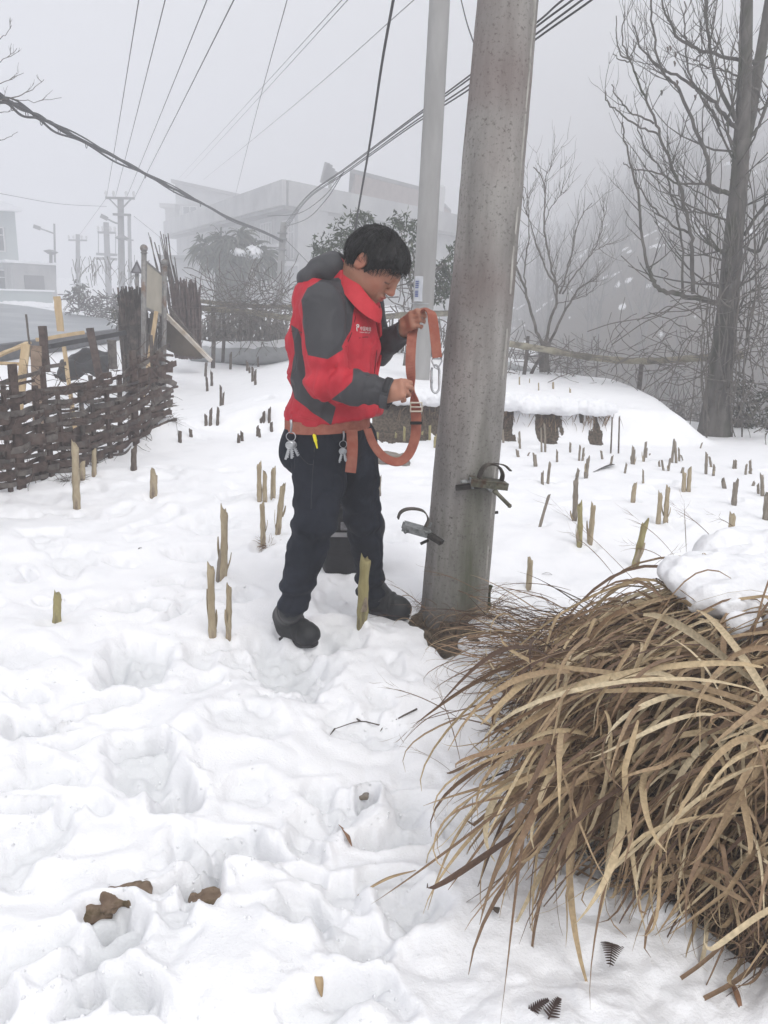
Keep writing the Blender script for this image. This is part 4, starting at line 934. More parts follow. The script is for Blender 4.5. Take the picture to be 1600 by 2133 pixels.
ptop = A0 + dirp*Ltop
pole1 = empty('utility_pole', A0, 'thick weathered concrete pole in front right of the man with climbing irons clamped on', 'pole')
V, F = pole_mesh(A0-dirp*.1, ptop, .150, .084, 40, 220, flat=math.radians(-28)); mb = MB().add(V, F); pole_shaft = mb.build('shaft', CONC, pole1, smooth=True)
_x = nrm(np.cross((0, 1, 0), dirp)); _y = np.cross(dirp, _x); m = MB()
for (ang_, rr0) in ((math.radians(-38), .0075),):
    pts = []
    for k in range(60):
        t_ = k/59; rad_ = .150 + (.084-.150)*((t_*Ltop+.1)/(Ltop+.1)); c_ = A0 - dirp*.1 + dirp*(Ltop+.1)*t_; pts.append(c_ + (_x*math.cos(ang_)+_y*math.sin(ang_))*(rad_+.000) + np.random.randn(3)*.0008)
    m.tube(pts, rr0, 6)
m.build('mould_seam', mat('seam_concrete', (.26, .25, .235), (.44, .425, .40), scale=14, rough=.9, bump=.003, bscale=60), pole1, smooth=True)
MOSS = mat('moss', (.012, .016, .008), (.05, .06, .022), scale=60, rough=1, bump=.006, bscale=80)
S = SDF(A0-.26, A0+.40, .008); S.cone(A0+[.10, -.02, -.06], A0+[.155, -.03, .20], .045, .012, .02); S.cone(A0+[.02, -.14, -.04], A0+[.12, -.09, .03], .05, .035, .02); S.cone(A0+[-.1, -.12, -.06], A0+[.02, -.14, -.02], .04, .04, .02)
V, Q = S.mesh(lambda x, y, z: .012*fbm(x*30, y*30, z*30, 3), 1); mesh_np('moss_patch', V, Q, MOSS, pole1)
# the slim concrete stake standing right behind it
stk0 = P(1008, 1205, pY+.16); V, F = pole_mesh(stk0-[0, 0, .1], P(1016, 1065, pY+.16), .017, .016, 8, 12)
STK = mat('mossy_wood', (.20, .19, .10), (.30, .27, .17), scale=20, rough=.9, bump=.002, stretch=(1, 1, .2))
mb = MB().add(V, F); mb.tube([P(1016,1070,pY+.16), P(1017,1061,pY+.16)], [.016, .010], 8)
tag(mb.build('stake', STK, base=stk0, smooth=True), 'greenish wooden stake standing close behind the thick pole', 'stake')
p2 = G(874, 784); p2Y = 8.9
p2b = P(873, 790, p2Y); p2t = P(916, 0, p2Y); dd = nrm(p2t-p2b)
pole2 = empty('utility_pole', p2b, 'slimmer pale concrete pole on the snowy terrace behind the man', 'pole')
CONC2 = mat('pale_concrete', (.27, .265, .26), (.36, .355, .35), scale=4, rough=.9, spec=.15, bump=.002, bscale=30, stretch=(1, 1, .25))
V, F = pole_mesh(p2b-dd*.3, p2t+dd*2, .122, .098, 24, 40); MB().add(V, F).build('shaft', CONC2, pole2, smooth=True)
lb = MB(); nrmc = nrm(CP-P(878, 600, p2Y)); q0 = P(878, 605, p2Y-.125)
for i, (dx, dy, w, h, mi) in enumerate([(0, 0, 20, 48, 0)]):
    c0 = P(874, 602, p2Y-.118); 
    V = []; 
    for j in range(6):
        for k in range(6):
            u = (j/5-.5)*w/1600*p2Y*.97; v_ = (k/5-.5)*h/1600*p2Y; V.append(c0 + RT*u + bz*v_ + FW*(.125-math.sqrt(max(.125**2-(u+.02)**2, 0)))*1.0 - FW*.012 + FW*.003*noise(np.array([j*1.3]), np.array([k*1.1]))[0])
    Fp = [(j*6+k, (j+1)*6+k, (j+1)*6+k+1, j*6+k+1) for j in range(5) for k in range(5)]
    lb.add(V, Fp); lb.m = 1
    for (a0, b0) in ((.55, .95), (.12, .45)):
        for k in range(4):
            z0 = (a0-.5 + (b0-a0)*k/4)*h/1600*p2Y*.8; lb.box(c0 - RT*.030 + bz*z0 - FW*.020, (.036, .004, .012), [RT, FW, bz])
po = lb.build('paper_notice', [mat('paper', (.40, .42, .46), (.52, .53, .56), scale=12, rough=.8), mat('blue_ink', (.06, .08, .22), (.12, .14, .28), scale=30, rough=.8)], pole2)
bd = MB(); c = P(878, 632, p2Y); bd.tube([c+(RT*math.cos(a)+np.array([0, 1, 0])*math.sin(a))*.124 for a in np.linspace(0, 2*math.pi, 25)], .006, 6); bd.build('band', mat('galvanised', (.30, .31, .32), (.42, .43, .44), scale=20, rough=.5, metal=.6), pole2, smooth=True)

# climbing irons
IRON = mat('olive_iron', (.10, .10, .075), (.20, .195, .15), scale=40, rough=.5, metal=.55, spec=.5, bump=.0008, c3=(.10, .06, .035), s3=25)
DARKR = mat('worn_rubber', (.018, .017, .016), (.05, .045, .042), scale=40, rough=.8, bump=.0015)
LEATH = mat('strap_leather', (.045, .04, .035), (.11, .095, .08), scale=30, rough=.7, bump=.001)
GALV = mat('worn_steel', (.16, .17, .17), (.33, .34, .34), scale=50, rough=.45, metal=.7, bump=.0006)
def iron(name, label, platform, arm, clamp, strapp, handle, cc, extra=None):
    """platform: list of two pixel/depth ends; arm: clamp pad ends; strapp: foot strap loop"""
    c0 = P(*platform[0]); e = empty(name, c0, label, 'climbing iron', 'climbing irons clamped on the pole')
    a, b_ = P(*platform[0]), P(*platform[1]); d = nrm(b_-a); s = nrm(np.cross(d, bz)); u = np.cross(s, d)
    m = MB(); L = np.linalg.norm(b_-a); 
    m.box((a+b_)/2+s*.022, (L, .006, .030), [d, s, u]); m.box((a+b_)/2-s*.022, (L, .006, .030), [d, s, u]); m.box((a+b_)/2+u*.016, (L*.9, .07, .004), [d, s, u])
    for t in (.15, .5, .85): m.tube([a+(b_-a)*t-s*.03, a+(b_-a)*t+s*.03], .005, 8)
    m.build('footplate', cc, e, bevel=.001)
    m = MB()
    for off in (.0, .022):
        q = a + d*(L*.72+off) - s*.028; m.tube([q, q-s*.010], .0095, 12); 
    m.build('socket', DARKR, e, smooth=True)
    m = MB(); m.beam(P(*arm[0]), P(*arm[1]), .030, .020, side=bz); m.build('clamp_pad', DARKR, e, bevel=.003)
    m = MB(); q = [P(*t) for t in clamp]; m.tube(spline(q, 5), .0075, 8); m.build('clamp_arm', GALV, e, smooth=True)
    m = MB(); sp_ = spline([P(*t) for t in strapp], 7); wd_ = [nrm(s*.9+d*.15)]*len(sp_); m.ribbon(sp_, .030, wd_, .005); m.build('foot_strap', LEATH, e, smooth=False)
    m = MB(); h0, h1 = P(*handle[0]), P(*handle[1]); m.tube([h0, h0+(h1-h0)*.12, h0+(h1-h0)*.13, h0+(h1-h0)*.92, h0+(h1-h0)*.93, h1], [.011, .011, .008, .008, .010, .006], 10); m.build('toe_bar', cc, e, smooth=True)
    if extra: extra(e)
    return e
yf = pY-.17
def ex1(e):
    m = MB(); m.ribbon(spline([P(1024,966,yf-.01), P(1036,966,yf-.02), P(1052,970,yf-.03), P(1064,981,yf-.03)], 5), .026, nrm([.2, -1, .2]), .004); m.build('strap_tail', LEATH, e)
    m = MB(); m.box(P(975,1003,yf-.0), (.06, .02, .012), [RT, FW, UP]); m.tube([P(979,994,yf-.02), P(985,1018,yf-.02)], .006, 8); m.tube([P(968,1000,yf), P(985,1006,yf-.02)], .005, 8); m.build('hinge', GALV, e, bevel=.001)
iron('climbing_iron', 'olive climbing iron with brown foot strap on the right side of the thick pole', [(978,1003,yf-.01), (1055,1012,yf+.02)], [(949,1016,yf+.02), (1003,1011,yf+.01)], [(1005,1008,yf), (1020,1020,yf+.06), (1024,1030,yf+.16), (1020,1060,yf+.30)],
     [(998,1000,yf-.01), (1001,985,yf-.01), (1012,970,yf-.01), (1026,967,yf), (1040,973,yf+.01), (1047,988,yf+.02), (1044,1004,yf+.02)], [(1030,1022,yf-.0), (1064,1056,yf-.07)], IRON, ex1)
yg = pY-.10
def ex2(e):
    m = MB(); m.box(P(890,1112,yg-.02), (.026, .02, .022), [RT, FW, UP]); m.tube([P(884,1106,yg-.04), P(900,1112,yg-.04), P(893,1118,yg-.04), P(884,1106,yg-.04)], .004, 7); m.beam(P(896,1088,yg), P(893,1098,yg), .02, .006); m.build('hinge', GALV, e, bevel=.001)
    m = MB(); m.ribbon(spline([P(876,1133,yg+.06), P(884,1129,yg+.06), P(893,1125,yg+.06)], 4), .012, bz, .006); m.build('hook_tip', DARKR, e)
iron('climbing_iron', 'grey climbing iron with narrow arched strap on the left edge of the thick pole', [(838,1096,yg), (895,1112,yg)], [(894,1114,yg-.05), (921,1131,yg-.09)], [(893,1105,yg), (905,1120,yg+.0), (912,1128,yg-.06)],
     [(829,1080,yg-.01), (834,1068,yg-.01), (846,1061,yg-.01), (866,1060,yg), (884,1066,yg+.01), (892,1082,yg+.01), (886,1098,yg)], [(866,1102,yg), (842,1108,yg-.03)], GALV, ex2)
tip = P(1028, 1068, pY+.09); m = MB(); m.beam(P(1008,1069,pY+.09), tip, .026, .020); m.beam(tip, P(1038,1067,pY+.09), .012, .010)
tag(m.build('hook_end', DARKR, base=tip, bevel=.002), 'dark pointed end of a clamp hook sticking out right of the thick pole', 'hook')
# ---------------------------------------------------------------- cut corn stalk stubs
def stalk_mat(nm, a, b, c3): return mat(nm, a, b, scale=26, rough=.8, spec=.2, bump=.0012, bscale=120, stretch=(1, 1, .25), c3=c3, s3=14)
ST = {'tan': stalk_mat('tan_stalk', (.31, .25, .165), (.46, .39, .275), (.17, .13, .10)), 'grey': stalk_mat('grey_stalk', (.17, .145, .115), (.33, .29, .24), (.08, .07, .06)),
      'green': stalk_mat('greenish_stalk', (.26, .22, .10), (.40, .36, .19), (.12, .10, .06)), 'dark': stalk_mat('dark_stalk', (.07, .055, .045), (.17, .14, .115), (.05, .04, .035))}
def stub(x, yt, yb, w, col, label=None, dx=None, sheath=None, grp='cut corn stalk stubs in the snow', Y=None):
    g = G(x, yb) if Y is None else P(x, yb, Y); dx = random.uniform(-.06, .06)*(yb-yt) if dx is None else dx
    top = P(x+dx, yt, g[1]); sc_ = ((g-CP)@FW)/1600; r = w*sc_/2; ax = top-g; L = np.linalg.norm(ax); d = ax/L; s = nrm(np.cross((0, 1, 0), d)); f = np.cross(d, s)
    big = (yb-yt) > 78; n = 12 if big else 8; rings = 26 if big else 9; m = MB(); V = []; F = []; cut = random.choice([-1, 1])*random.uniform(.5, 1.3); bend = random.uniform(-1, 1)*.012*L; ph = random.uniform(0, 6)
    nodes = [random.uniform(.1, .25), random.uniform(.45, .62), .9]
    for i in range(rings+1):
        t = -.25 + 1.25*i/rings; c = g + ax*t + s*bend*math.sin(max(t, 0)*3.1); rr_ = r*(1.06-.12*max(t, 0))
        for nd in nodes: rr_ *= 1 + .16*math.exp(-((t-nd)*L/(r*1.1))**2)
        for k in range(n):
            a = 2*math.pi*k/n; q = rr_*(1 + .10*math.sin(a*3+ph) + .05*math.sin(a*5+t*9)); V.append(c + (s*math.cos(a) + f*math.sin(a))*q + d*(cut*math.cos(a)*r if i == rings else 0) + (d*random.uniform(-.9, .7)*r if i == rings else 0))
    for i in range(rings):
        for k in range(n): F.append((i*n+k, i*n+(k+1) % n, (i+1)*n+(k+1) % n, (i+1)*n+k))
    V.append(g+ax-d*r*.8); ci = len(V)-1
    for k in range(n): F.append((rings*n+k, rings*n+(k+1) % n, ci))
    m.add(V, F)
    lab = label or DEF[col]
    if sheath is None: sheath = big
    if sheath:
        e = empty('stalk_stub', g, lab, 'stalk stub', grp); m.build('stem', ST[col], e, smooth=True); m = MB()
        for j in range(2):
            a = random.uniform(0, 6.28); o = s*math.cos(a)+f*math.sin(a); b0 = g + ax*random.uniform(.05, .35) + o*r*1.05; tp = b0 + d*L*random.uniform(.2, .42) + o*r*random.uniform(.2, 1.6)
            pts = spline([b0, (b0+tp)/2+o*r*.25, tp], 4); m.ribbon(pts, [r*1.3*(1-.7*(i/(len(pts)-1))**2) for i in range(len(pts))], nrm(np.cross(d, o)), r*.12)
        m.build('sheath', ST['tan' if col != 'dark' else 'grey'], e); return e
    o = m.build('stalk_stub', ST[col], base=g, smooth=True); return tag(o, lab, 'stalk stub', grp)
DEF = {}
near = [
 (118,1238,1302,15,'green','short thick greenish stub standing alone at the left of the foreground snow',2),
 (443,1178,1333,14,'tan','nearest tall stalk stub left of the boot, taller one of the close pair',-4),
 (476,1220,1333,11,'tan','slimmer and shorter stub just right of the nearest tall one',1),
 (464,1060,1212,14,'tan','tall straight stub behind the nearest pair with a broken splinter at its foot',2),
 (455,1140,1214,12,'grey','broken leaning splinter stub touching the foot of the tall straight one',9),
 (319,983,1034,14,'tan','wide split stub standing alone in the snow left of the path',1),
 (278,932,983,11,'dark','dark ragged stub standing alone beyond the wide split one',1),
 (160,925,1065,14,'tan','tall crooked stub with hanging leaf near the fence end of the snow',-4),
 (196,935,995,9,'tan','slim straight stub just right of the tall crooked one by the fence',0),
 (172,962,1000,10,'tan','small stub half hidden between the crooked stub and the slim straight one',0),
 (541,965,1050,9,'tan','tall slim stub at the left of the clump behind the jeans',-1),
 (552,985,1048,9,'tan','middle stub of the clump standing left of the jeans',0),
 (568,975,1042,10,'tan','right hand straight stub of the clump left of the jeans',1),
 (548,1048,1140,10,'tan','lower slim stub rooted in the brown tuft left of the knee',-2),
 (579,1010,1112,11,'tan','stub tilting right out of the brown tuft beside the knee',11),
 (754,1160,1285,20,'green','thick yellowish stub with torn sheath in front of the far boot',7),
 (789,995,1035,9,'grey','short grey stub close behind the far knee',1),
 (1197,997,1086,10,'grey','tall grey stub with ragged foot standing behind the double stubs',3),
 (1207,1050,1142,10,'green','left greenish stub of the pair standing above the straw heap',1),
 (1228,1050,1138,10,'tan','right stub of the pair above the straw heap, with a dark torn sheath',8),
 (1370,1026,1097,9,'tan','left splayed stub of the tan pair in the middle of the right field',6),
 (1386,1013,1094,9,'tan','right taller stub of the tan pair in the middle of the right field',6),
 (1124,1030,1099,6,'grey','thin stub leaning right with crossing bits, right of the climbing irons',20),
 (1522,1070,1140,12,'tan','squat tan stub beside the snow heap at the right edge',5),
 (1322,1088,1182,13,'green','thick leaning stub poking out of the back of the straw heap',22),
 (1101,1163,1227,11,'tan','single dark topped stub between the thick pole and the straw heap',4),
 (1318,1010,1048,9,'tan','short stub with a side twig in the middle of the right field',4),
 (1424,983,1027,8,'tan','left reddish stub of the close pair far right',2),
 (1434,976,1027,8,'tan','right reddish stub of the close pair far right',3),
 (1529,1003,1054,10,'grey','grey stub with thin hanging blades near the right edge',5),
 (1594,1028,1086,11,'grey','thick grey stub cut by the right edge of the photo',4),
]
for (x, yt, yb, w, c, lab, dx) in near: stub(x, yt, yb, w, c, lab, dx, Y=2.93 if x == 754 else None)
DEF.update({'grey': 'small grey stalk stub in the far rows of the field right of the thick pole', 'dark': 'small dark stalk stub on the snow between the fence and the man', 'green': 'small stalk stub beyond the strap between the man and the pole', 'tan': 'tiny stalk stub on top of the snowy terrace bank'})
R8 = [(47,965,1045,10),(78,925,1000,12),(175,935,1040,12),(165,1040,1090,16),(218,1055,1078,8),(263,1060,1140,20),(298,915,1060,10),(320,890,1055,12),(388,1045,1115,12),(463,1000,1055,12),(513,1015,1110,12),(532,1030,1108,12),(648,1045,1100,12),(697,1075,1125,12),(817,1022,1132,14),(828,1045,1130,12),(775,1118,1182,12),(884,995,1115,14),(900,1030,1100,10),(918,1062,1083,8),(1047,980,1118,14),(1072,990,1118,14),(1090,1030,1105,10),(1110,1070,1100,7),(1000,1100,1160,12),(1026,1090,1162,12),(978,1105,1145,11),(553,1085,1205,20),(500,1150,1200,16),(303,1168,1245,16),(333,1112,1243,16),(884,1155,1240,10),(1103,1142,1178,14),(1243,1060,1180,16),(1250,1055,1110,10),(1275,1080,1145,12),(1285,1130,1192,14),(1400,1100,1158,11),(1415,1098,1158,11),(1350,1212,1262,20),(1510,1222,1255,14),(1545,1235,1305,14),(1568,1180,1310,20),(1470,1125,1185,12),(1500,1100,1185,14),(1210,1000,1035,8)]
for (x, a, b, w) in R8: stub(1020+x*.3625, 560+a*.3625, 560+b*.3625, w*.3625, 'grey', None, random.uniform(-4, 6), random.random() < .45 and b-a > 60)
for (x, a, b, w) in [(695,850,1065,9),(740,850,1060,9)]: stub(1020+x*.3625, 560+a*.3625, 560+b*.3625, w*.3625, 'dark', 'taller thin dark stalk standing just in front of the terrace corner', random.uniform(2, 6), False)
for (x, a, b, w) in [(90,645,685,6),(172,620,670,8),(230,630,660,5),(281,655,700,7),(365,650,690,10),(463,688,715,9)]: stub(1020+x*.3625, 560+a*.3625, 560+b*.3625, w*.3625, 'tan', None, 0, False)
for (x, a, b, w) in [(428,755,785,5),(432,785,817,5),(441,773,805,5),(480,735,770,5),(515,752,773,5),(520,765,778,4),(526,765,795,5),(532,770,802,5),(538,745,765,4),(460,803,846,5),(464,817,845,4),(429,863,893,6),(438,852,896,6),(453,850,886,6),(398,893,910,6),(375,898,922,7),(536,888,910,5),(541,892,912,5),(545,870,897,6),(551,858,895,6),(561,850,893,6),(566,880,902,6),(497,905,925,6),(505,900,922,6)]:
    stub(x, a, b, w, 'dark', None, random.uniform(-2, 2), False)
for (x, a, b, w) in [(1120,830,870,11),(1160,810,848,12),(1225,830,862,12),(1275,797,885,14),(1375,825,865,12),(1420,790,880,14),(1450,850,920,14)]: stub(380+x*.3625, 600+a*.3625, 600+b*.3625, w*.3625, 'green', None, 1, False)
# loose litter
def litter(pts, r, mt, label, name='twig', cat='twig'):
    m = MB(); 
    for br in pts:
        q = [G(*p)+[0, 0, .014 + r] for p in br]; q = spline(q, 4); m.tube(q, [r*(1-.55*i/(len(q)-1)) for i in range(len(q))], 6)
    return tag(m.build(name, mt, base=G(*pts[0][0]), smooth=True), label, cat)
BARK = mat('twig_bark', (.05, .04, .035), (.11, .09, .075), scale=30, rough=.85)
litter([[(868,1486),(840,1500),(800,1520),(750,1512),(697,1528)],[(750,1512),(735,1500)],[(697,1528),(688,1540)],[(800,1520),(790,1536)]], .0032, BARK, 'thin forked dark twig lying on the snow in the middle foreground')
def leaf(a, b, w, mt, label, name='leaf', lift=.01, roll_=.3):
    a = G(*a)+[0, 0, .006]; b = G(*b)+[0, 0, lift]; mid = (a+b)/2 + np.array([0, 0, .012]); pts = spline([a, mid, b], 6); n_ = len(pts); m = MB()
    sd = nrm(np.cross(b-a, bz)); m.ribbon(pts, [w*max(.12, math.sin(math.pi*(i+.4)/(n_))) for i in range(n_)], nrm(sd+bz*roll_), .0012); return tag(m.build(name, mt, base=a, smooth=True), label, 'leaf')
BL = mat('brown_leaf', (.19, .095, .05), (.30, .17, .10), scale=25, rough=.7); TL = mat('tan_leaf', (.36, .25, .14), (.48, .36, .22), scale=30, rough=.8)
leaf((706,1722), (732,1776), .022, BL, 'narrow curved brown leaf lying on the snow in the foreground', lift=.02, roll_=.9)
leaf((744,1870), (866,1820), .011, TL, 'long thin straw blade lying on the snow beside the brown leaf')
leaf((658,2028), (670,2085), .018, TL, 'small pale rolled leaf half sunk in the snow near the bottom edge')
leaf((1236,984), (1280,970), .07, mat('dark_leaf', (.05, .045, .04), (.10, .09, .08), rough=.8), 'dark crumpled leaf lying among stubs in the right field', roll_=.7)
leaf((282,1152), (298,1146), .02, BARK, 'small dark leaf scrap on the snow beside the footprints')
leaf((1128,1198), (1152,1202), .008, BARK, 'tiny dark curled leaf right of the thick pole')
leaf((1024,1900), (1034,1930), .022, BARK, 'short dark broken stalk end sunk in the snow below the straw heap', name='stalk_end', lift=.035)
leaf((1516,2040), (1545,2125), .014, BL, 'brown narrow leaf at the bottom right corner of the snow')
def fern(root, tipx, n, label):
    a, b = G(*root)+[0, 0, .006], G(*tipx)+[0, 0, .02]; d = nrm(b-a); s = nrm(np.cross(d, bz)); L = np.linalg.norm(b-a); m = MB(); m.tube([a, (a+b)/2+[0, 0, .006], b], [.0016, .0012, .0006], 5)
    for i in range(n):
        t = (i+1)/(n+1); c = a+(b-a)*t+[0, 0, .006*math.sin(t*3)]; l = L*.34*(1-t*.8)
        for sg in (-1, 1): e_ = c+(s*sg*.9+d*.45)*l; m.ribbon([c, (c+e_)/2, e_], [.0045, .0038, .001], d, .0008)
    return tag(m.build('fern_frond', mat('dark_fern', (.035, .022, .020), (.09, .06, .05), rough=.85), base=a), label, 'fern')
fern((1098,2122), (1142,2100), 10, 'dark withered fern frond lying on the snow, left one of two at the bottom edge')
fern((1142,2128), (1164,2096), 9, 'dark withered fern frond lying on the snow, right one of two at the bottom edge')
fern((1275,1960), (1268,2030), 11, 'brown withered fern frond hanging under the straw heap')
# rocks and the wood showing through the melted snow
def rock(px, py, wpx, hpx, dpt, mt, label, name='stone', sink=.3, flat_=.5, ang=0, Y=None):
    c = G(px, py) if Y is None else P(px, py, Y); sc_ = ((c-CP)@FW)/1600; rx = wpx*sc_/2; rz = hpx*sc_/2*flat_; A = [np.array([math.cos(ang), math.sin(ang), 0]), np.array([-math.sin(ang), math.cos(ang), 0]), bz]
    S = SDF(c-[rx*1.4+dpt, rx+dpt, rz*1.6+.02], c+[rx*1.4+dpt, rx+dpt, rz*1.8+.03], max(rx/26, .003)); S.box(c-[0, 0, rz*sink], (rx, dpt, rz), A, min(rz, dpt)*.6, .01)
    V, Q = S.mesh(lambda x, y, z: min(rx, .12)*.14*fbm(x/rx*1.6, y/rx*1.6, z/rx*2.5, 4), 1); return tag(mesh_np(name, V, Q, mt, base=c), label, 'stone' if name == 'stone' else 'wood')
STONE = mat('grey_stone', (.13, .115, .10), (.26, .235, .21), scale=12, rough=.9, bump=.004, bscale=40, c3=(.16, .12, .07), s3=6)
BWOOD = mat('brown_wood', (.12, .08, .055), (.23, .17, .12), scale=30, rough=.85, bump=.003, bscale=70, c3=(.07, .05, .02), s3=20)
rock(818, 957, 66, 30, .16, STONE, 'flat grey brown stone showing through the snow under the strap loop', flat_=.9)
rock(182, 1893, 100, 60, .034, BWOOD, 'dark brown stone showing in the melted hollow, left one of three at bottom left', ang=.35, flat_=.42)
rock(262, 1868, 96, 50, .030, BWOOD, 'brown earthy stone in the melted hollow, middle one of three at bottom left', ang=.4, flat_=.45)
rock(431, 1873, 66, 46, .026, BWOOD, 'small brown stone in the melted snow, right one of three at bottom left', ang=.35, flat_=.5)
rock(758, 1655, 22, 18, .015, STONE, 'small dark stone at the bottom of a hole in the snow', flat_=.7)
# brown root tuft under two stubs
def tuft(px, py, n, L, mt, label, spread=1., name='dry_tuft', Y=None, r=.0012):
    c = G(px, py) if Y is None else P(px, py, Y); m = MB()
    for i in range(n):
        a = random.uniform(0, 6.28); e_ = random.uniform(.1, 1.2); d = nrm([math.cos(a)*spread, math.sin(a)*spread, e_]); l = L*random.uniform(.4, 1); p = c + np.array([math.cos(a), math.sin(a), 0])*random.uniform(0, L*.3); pts = [p-[0, 0, .01]]
        for k in range(4): d = nrm(d + np.array([0, 0, -.22]) + np.random.randn(3)*.2); pts.append(pts[-1]+d*l/4)
        m.tube(pts, [r, r, r*.9, r*.7, r*.4], 4, False)
    return tag(m.build(name, mt, base=c), label, 'tuft')
TUFT = mat('dead_tuft', (.13, .08, .05), (.26, .17, .10), scale=30, rough=.9)
tuft(560, 1135, 120, .10, TUFT, 'brown tuft of dead roots and grass round the stubs beside the knee')
tuft(345, 875, 160, .16, BARK, 'tangle of thin dead weeds at the right end of the woven fence')
tuft(150, 1000, 200, .14, BARK, 'dark dead weeds at the foot of the woven fence'), 
# ---------------------------------------------------------------- the heap of dry straw, lower right
rng = np.random.default_rng(11)
def blade_mat(name, stops):
    m = bpy.data.materials.new(name); m.use_nodes = True; n = m.node_tree; L = n.links.new; b = n.nodes['Principled BSDF']; b.inputs['Roughness'].default_value = .6; b.inputs['Specular IOR Level'].default_value = .3
    a = n.nodes.new('ShaderNodeAttribute'); a.attribute_name = 'tone'; r = n.nodes.new('ShaderNodeValToRGB'); cr = r.color_ramp
    while len(cr.elements) < len(stops): cr.elements.new(.5)
    for e, (p, c) in zip(cr.elements, stops): e.position = p; e.color = (*c, 1)
    L(a.outputs['Fac'], r.inputs[0]); tc = n.nodes.new('ShaderNodeTexCoord'); t = n.nodes.new('ShaderNodeTexNoise'); t.inputs['Scale'].default_value = 110; t.inputs['Detail'].default_value = 4; L(tc.outputs['Object'], t.inputs['Vector'])
    h = n.nodes.new('ShaderNodeHueSaturation'); mr = n.nodes.new('ShaderNodeMapRange'); mr.inputs[1].default_value = .3; mr.inputs[2].default_value = .7; mr.inputs[3].default_value = .78; mr.inputs[4].default_value = 1.18; L(t.outputs[0], mr.inputs[0]); L(mr.outputs[0], h.inputs['Value']); L(r.outputs[0], h.inputs['Color']); L(h.outputs[0], b.inputs['Base Color'])
    MATS[name] = m; return m
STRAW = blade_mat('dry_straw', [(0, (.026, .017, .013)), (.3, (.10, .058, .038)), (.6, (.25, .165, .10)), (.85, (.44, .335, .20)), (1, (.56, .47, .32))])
def blades(name, items, mt, base, label, cat, kind='stuff', parent=None, nseg=12):
    """items: (P0, P1, P2, P3, width, tone, widthdir) cubic beziers; folded V-section ribbons"""
    N = len(items); t = np.linspace(0, 1, nseg+1)[None, :, None]
    P0, P1, P2, P3 = [np.array([i[k] for i in items])[:, None, :] for k in range(4)]
    C = (1-t)**3*P0 + 3*(1-t)**2*t*P1 + 3*(1-t)*t*t*P2 + t**3*P3
    wd = np.array([i[4] for i in items])[:, None, None]*(1.22 if name == 'dry_grass' else 1); tone = np.array([i[5] for i in items]); sd = np.array([i[6] for i in items])[:, None, :]
    if name == 'dry_grass':                               # bent and broken blades
        kk_ = rng.random((N, 1, 1)) < .45; t0_ = rng.uniform(.3, .85, (N, 1, 1)); kv = rng.normal(0, .13, (N, 1, 3)) - np.array([0, 0, .03]); C = C + kk_*np.maximum(t-t0_, 0)*kv
    T = np.gradient(C, axis=1); T /= np.linalg.norm(T, axis=2, keepdims=True)+1e-9
    s = sd - T*np.sum(sd*T, 2, keepdims=True); s /= np.linalg.norm(s, axis=2, keepdims=True)+1e-9
    tw = (rng.uniform(-1.2, 1.2, (N, 1, 1)) + rng.uniform(-1.6, 1.6, (N, 1, 1))*t); nn = np.cross(T, s); s2 = s*np.cos(tw) + nn*np.sin(tw); n2 = np.cross(T, s2)
    prof = np.minimum(1, .35 + 3.2*t)*np.clip((1.02-t)*2.6, .06, 1)**.8; w = wd*prof/2
    A = C - s2*w; Bm = C + n2*w*.35; D = C + s2*w; V = np.stack([A, Bm, D], 2).reshape(-1, 3); F = []
    ii = np.arange(N)[:, None]*(nseg+1)*3 + np.arange(nseg)[None, :]*3; ii = ii.ravel()
    F = np.concatenate([np.stack([ii, ii+1, ii+4, ii+3], 1), np.stack([ii+1, ii+2, ii+5, ii+4], 1)])
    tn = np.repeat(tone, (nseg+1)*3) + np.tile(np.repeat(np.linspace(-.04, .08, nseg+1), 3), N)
    o = mesh_np(name, V, F, mt, parent=parent, base=base, smooth=True, attrs={'tone': np.clip(tn, 0, 1)})
    if parent is None: tag(o, label, cat, None, kind)
    return o
def gz(p, h): return np.array([p[0], p[1], Zs(p[0], p[1]) + h])
CL = np.array([1.42, 2.02, 0])
Zc = lambda x, y: .30*float(sstep(1.05, .25, math.hypot((x-CLUMP[0])/.98, (y-CLUMP[1])/.86)))
def hz(x, y): return Zc(x, y)
items = []
def add(root, tip, apex, w, tone, sprd=.25):
    root = np.array(root); tip = np.array(tip); d = tip-root; p1 = root + d*.30 + [0, 0, apex] + rng.normal(0, .05, 3); p2 = root + d*rng.uniform(.75, 1.08) + [0, 0, apex*rng.uniform(.35, 1.15)] + rng.normal(0, .05, 3)
    h = nrm(np.cross(d*[1, 1, 0], bz)); items.append((root, p1, p2, tip, w, tone, h))
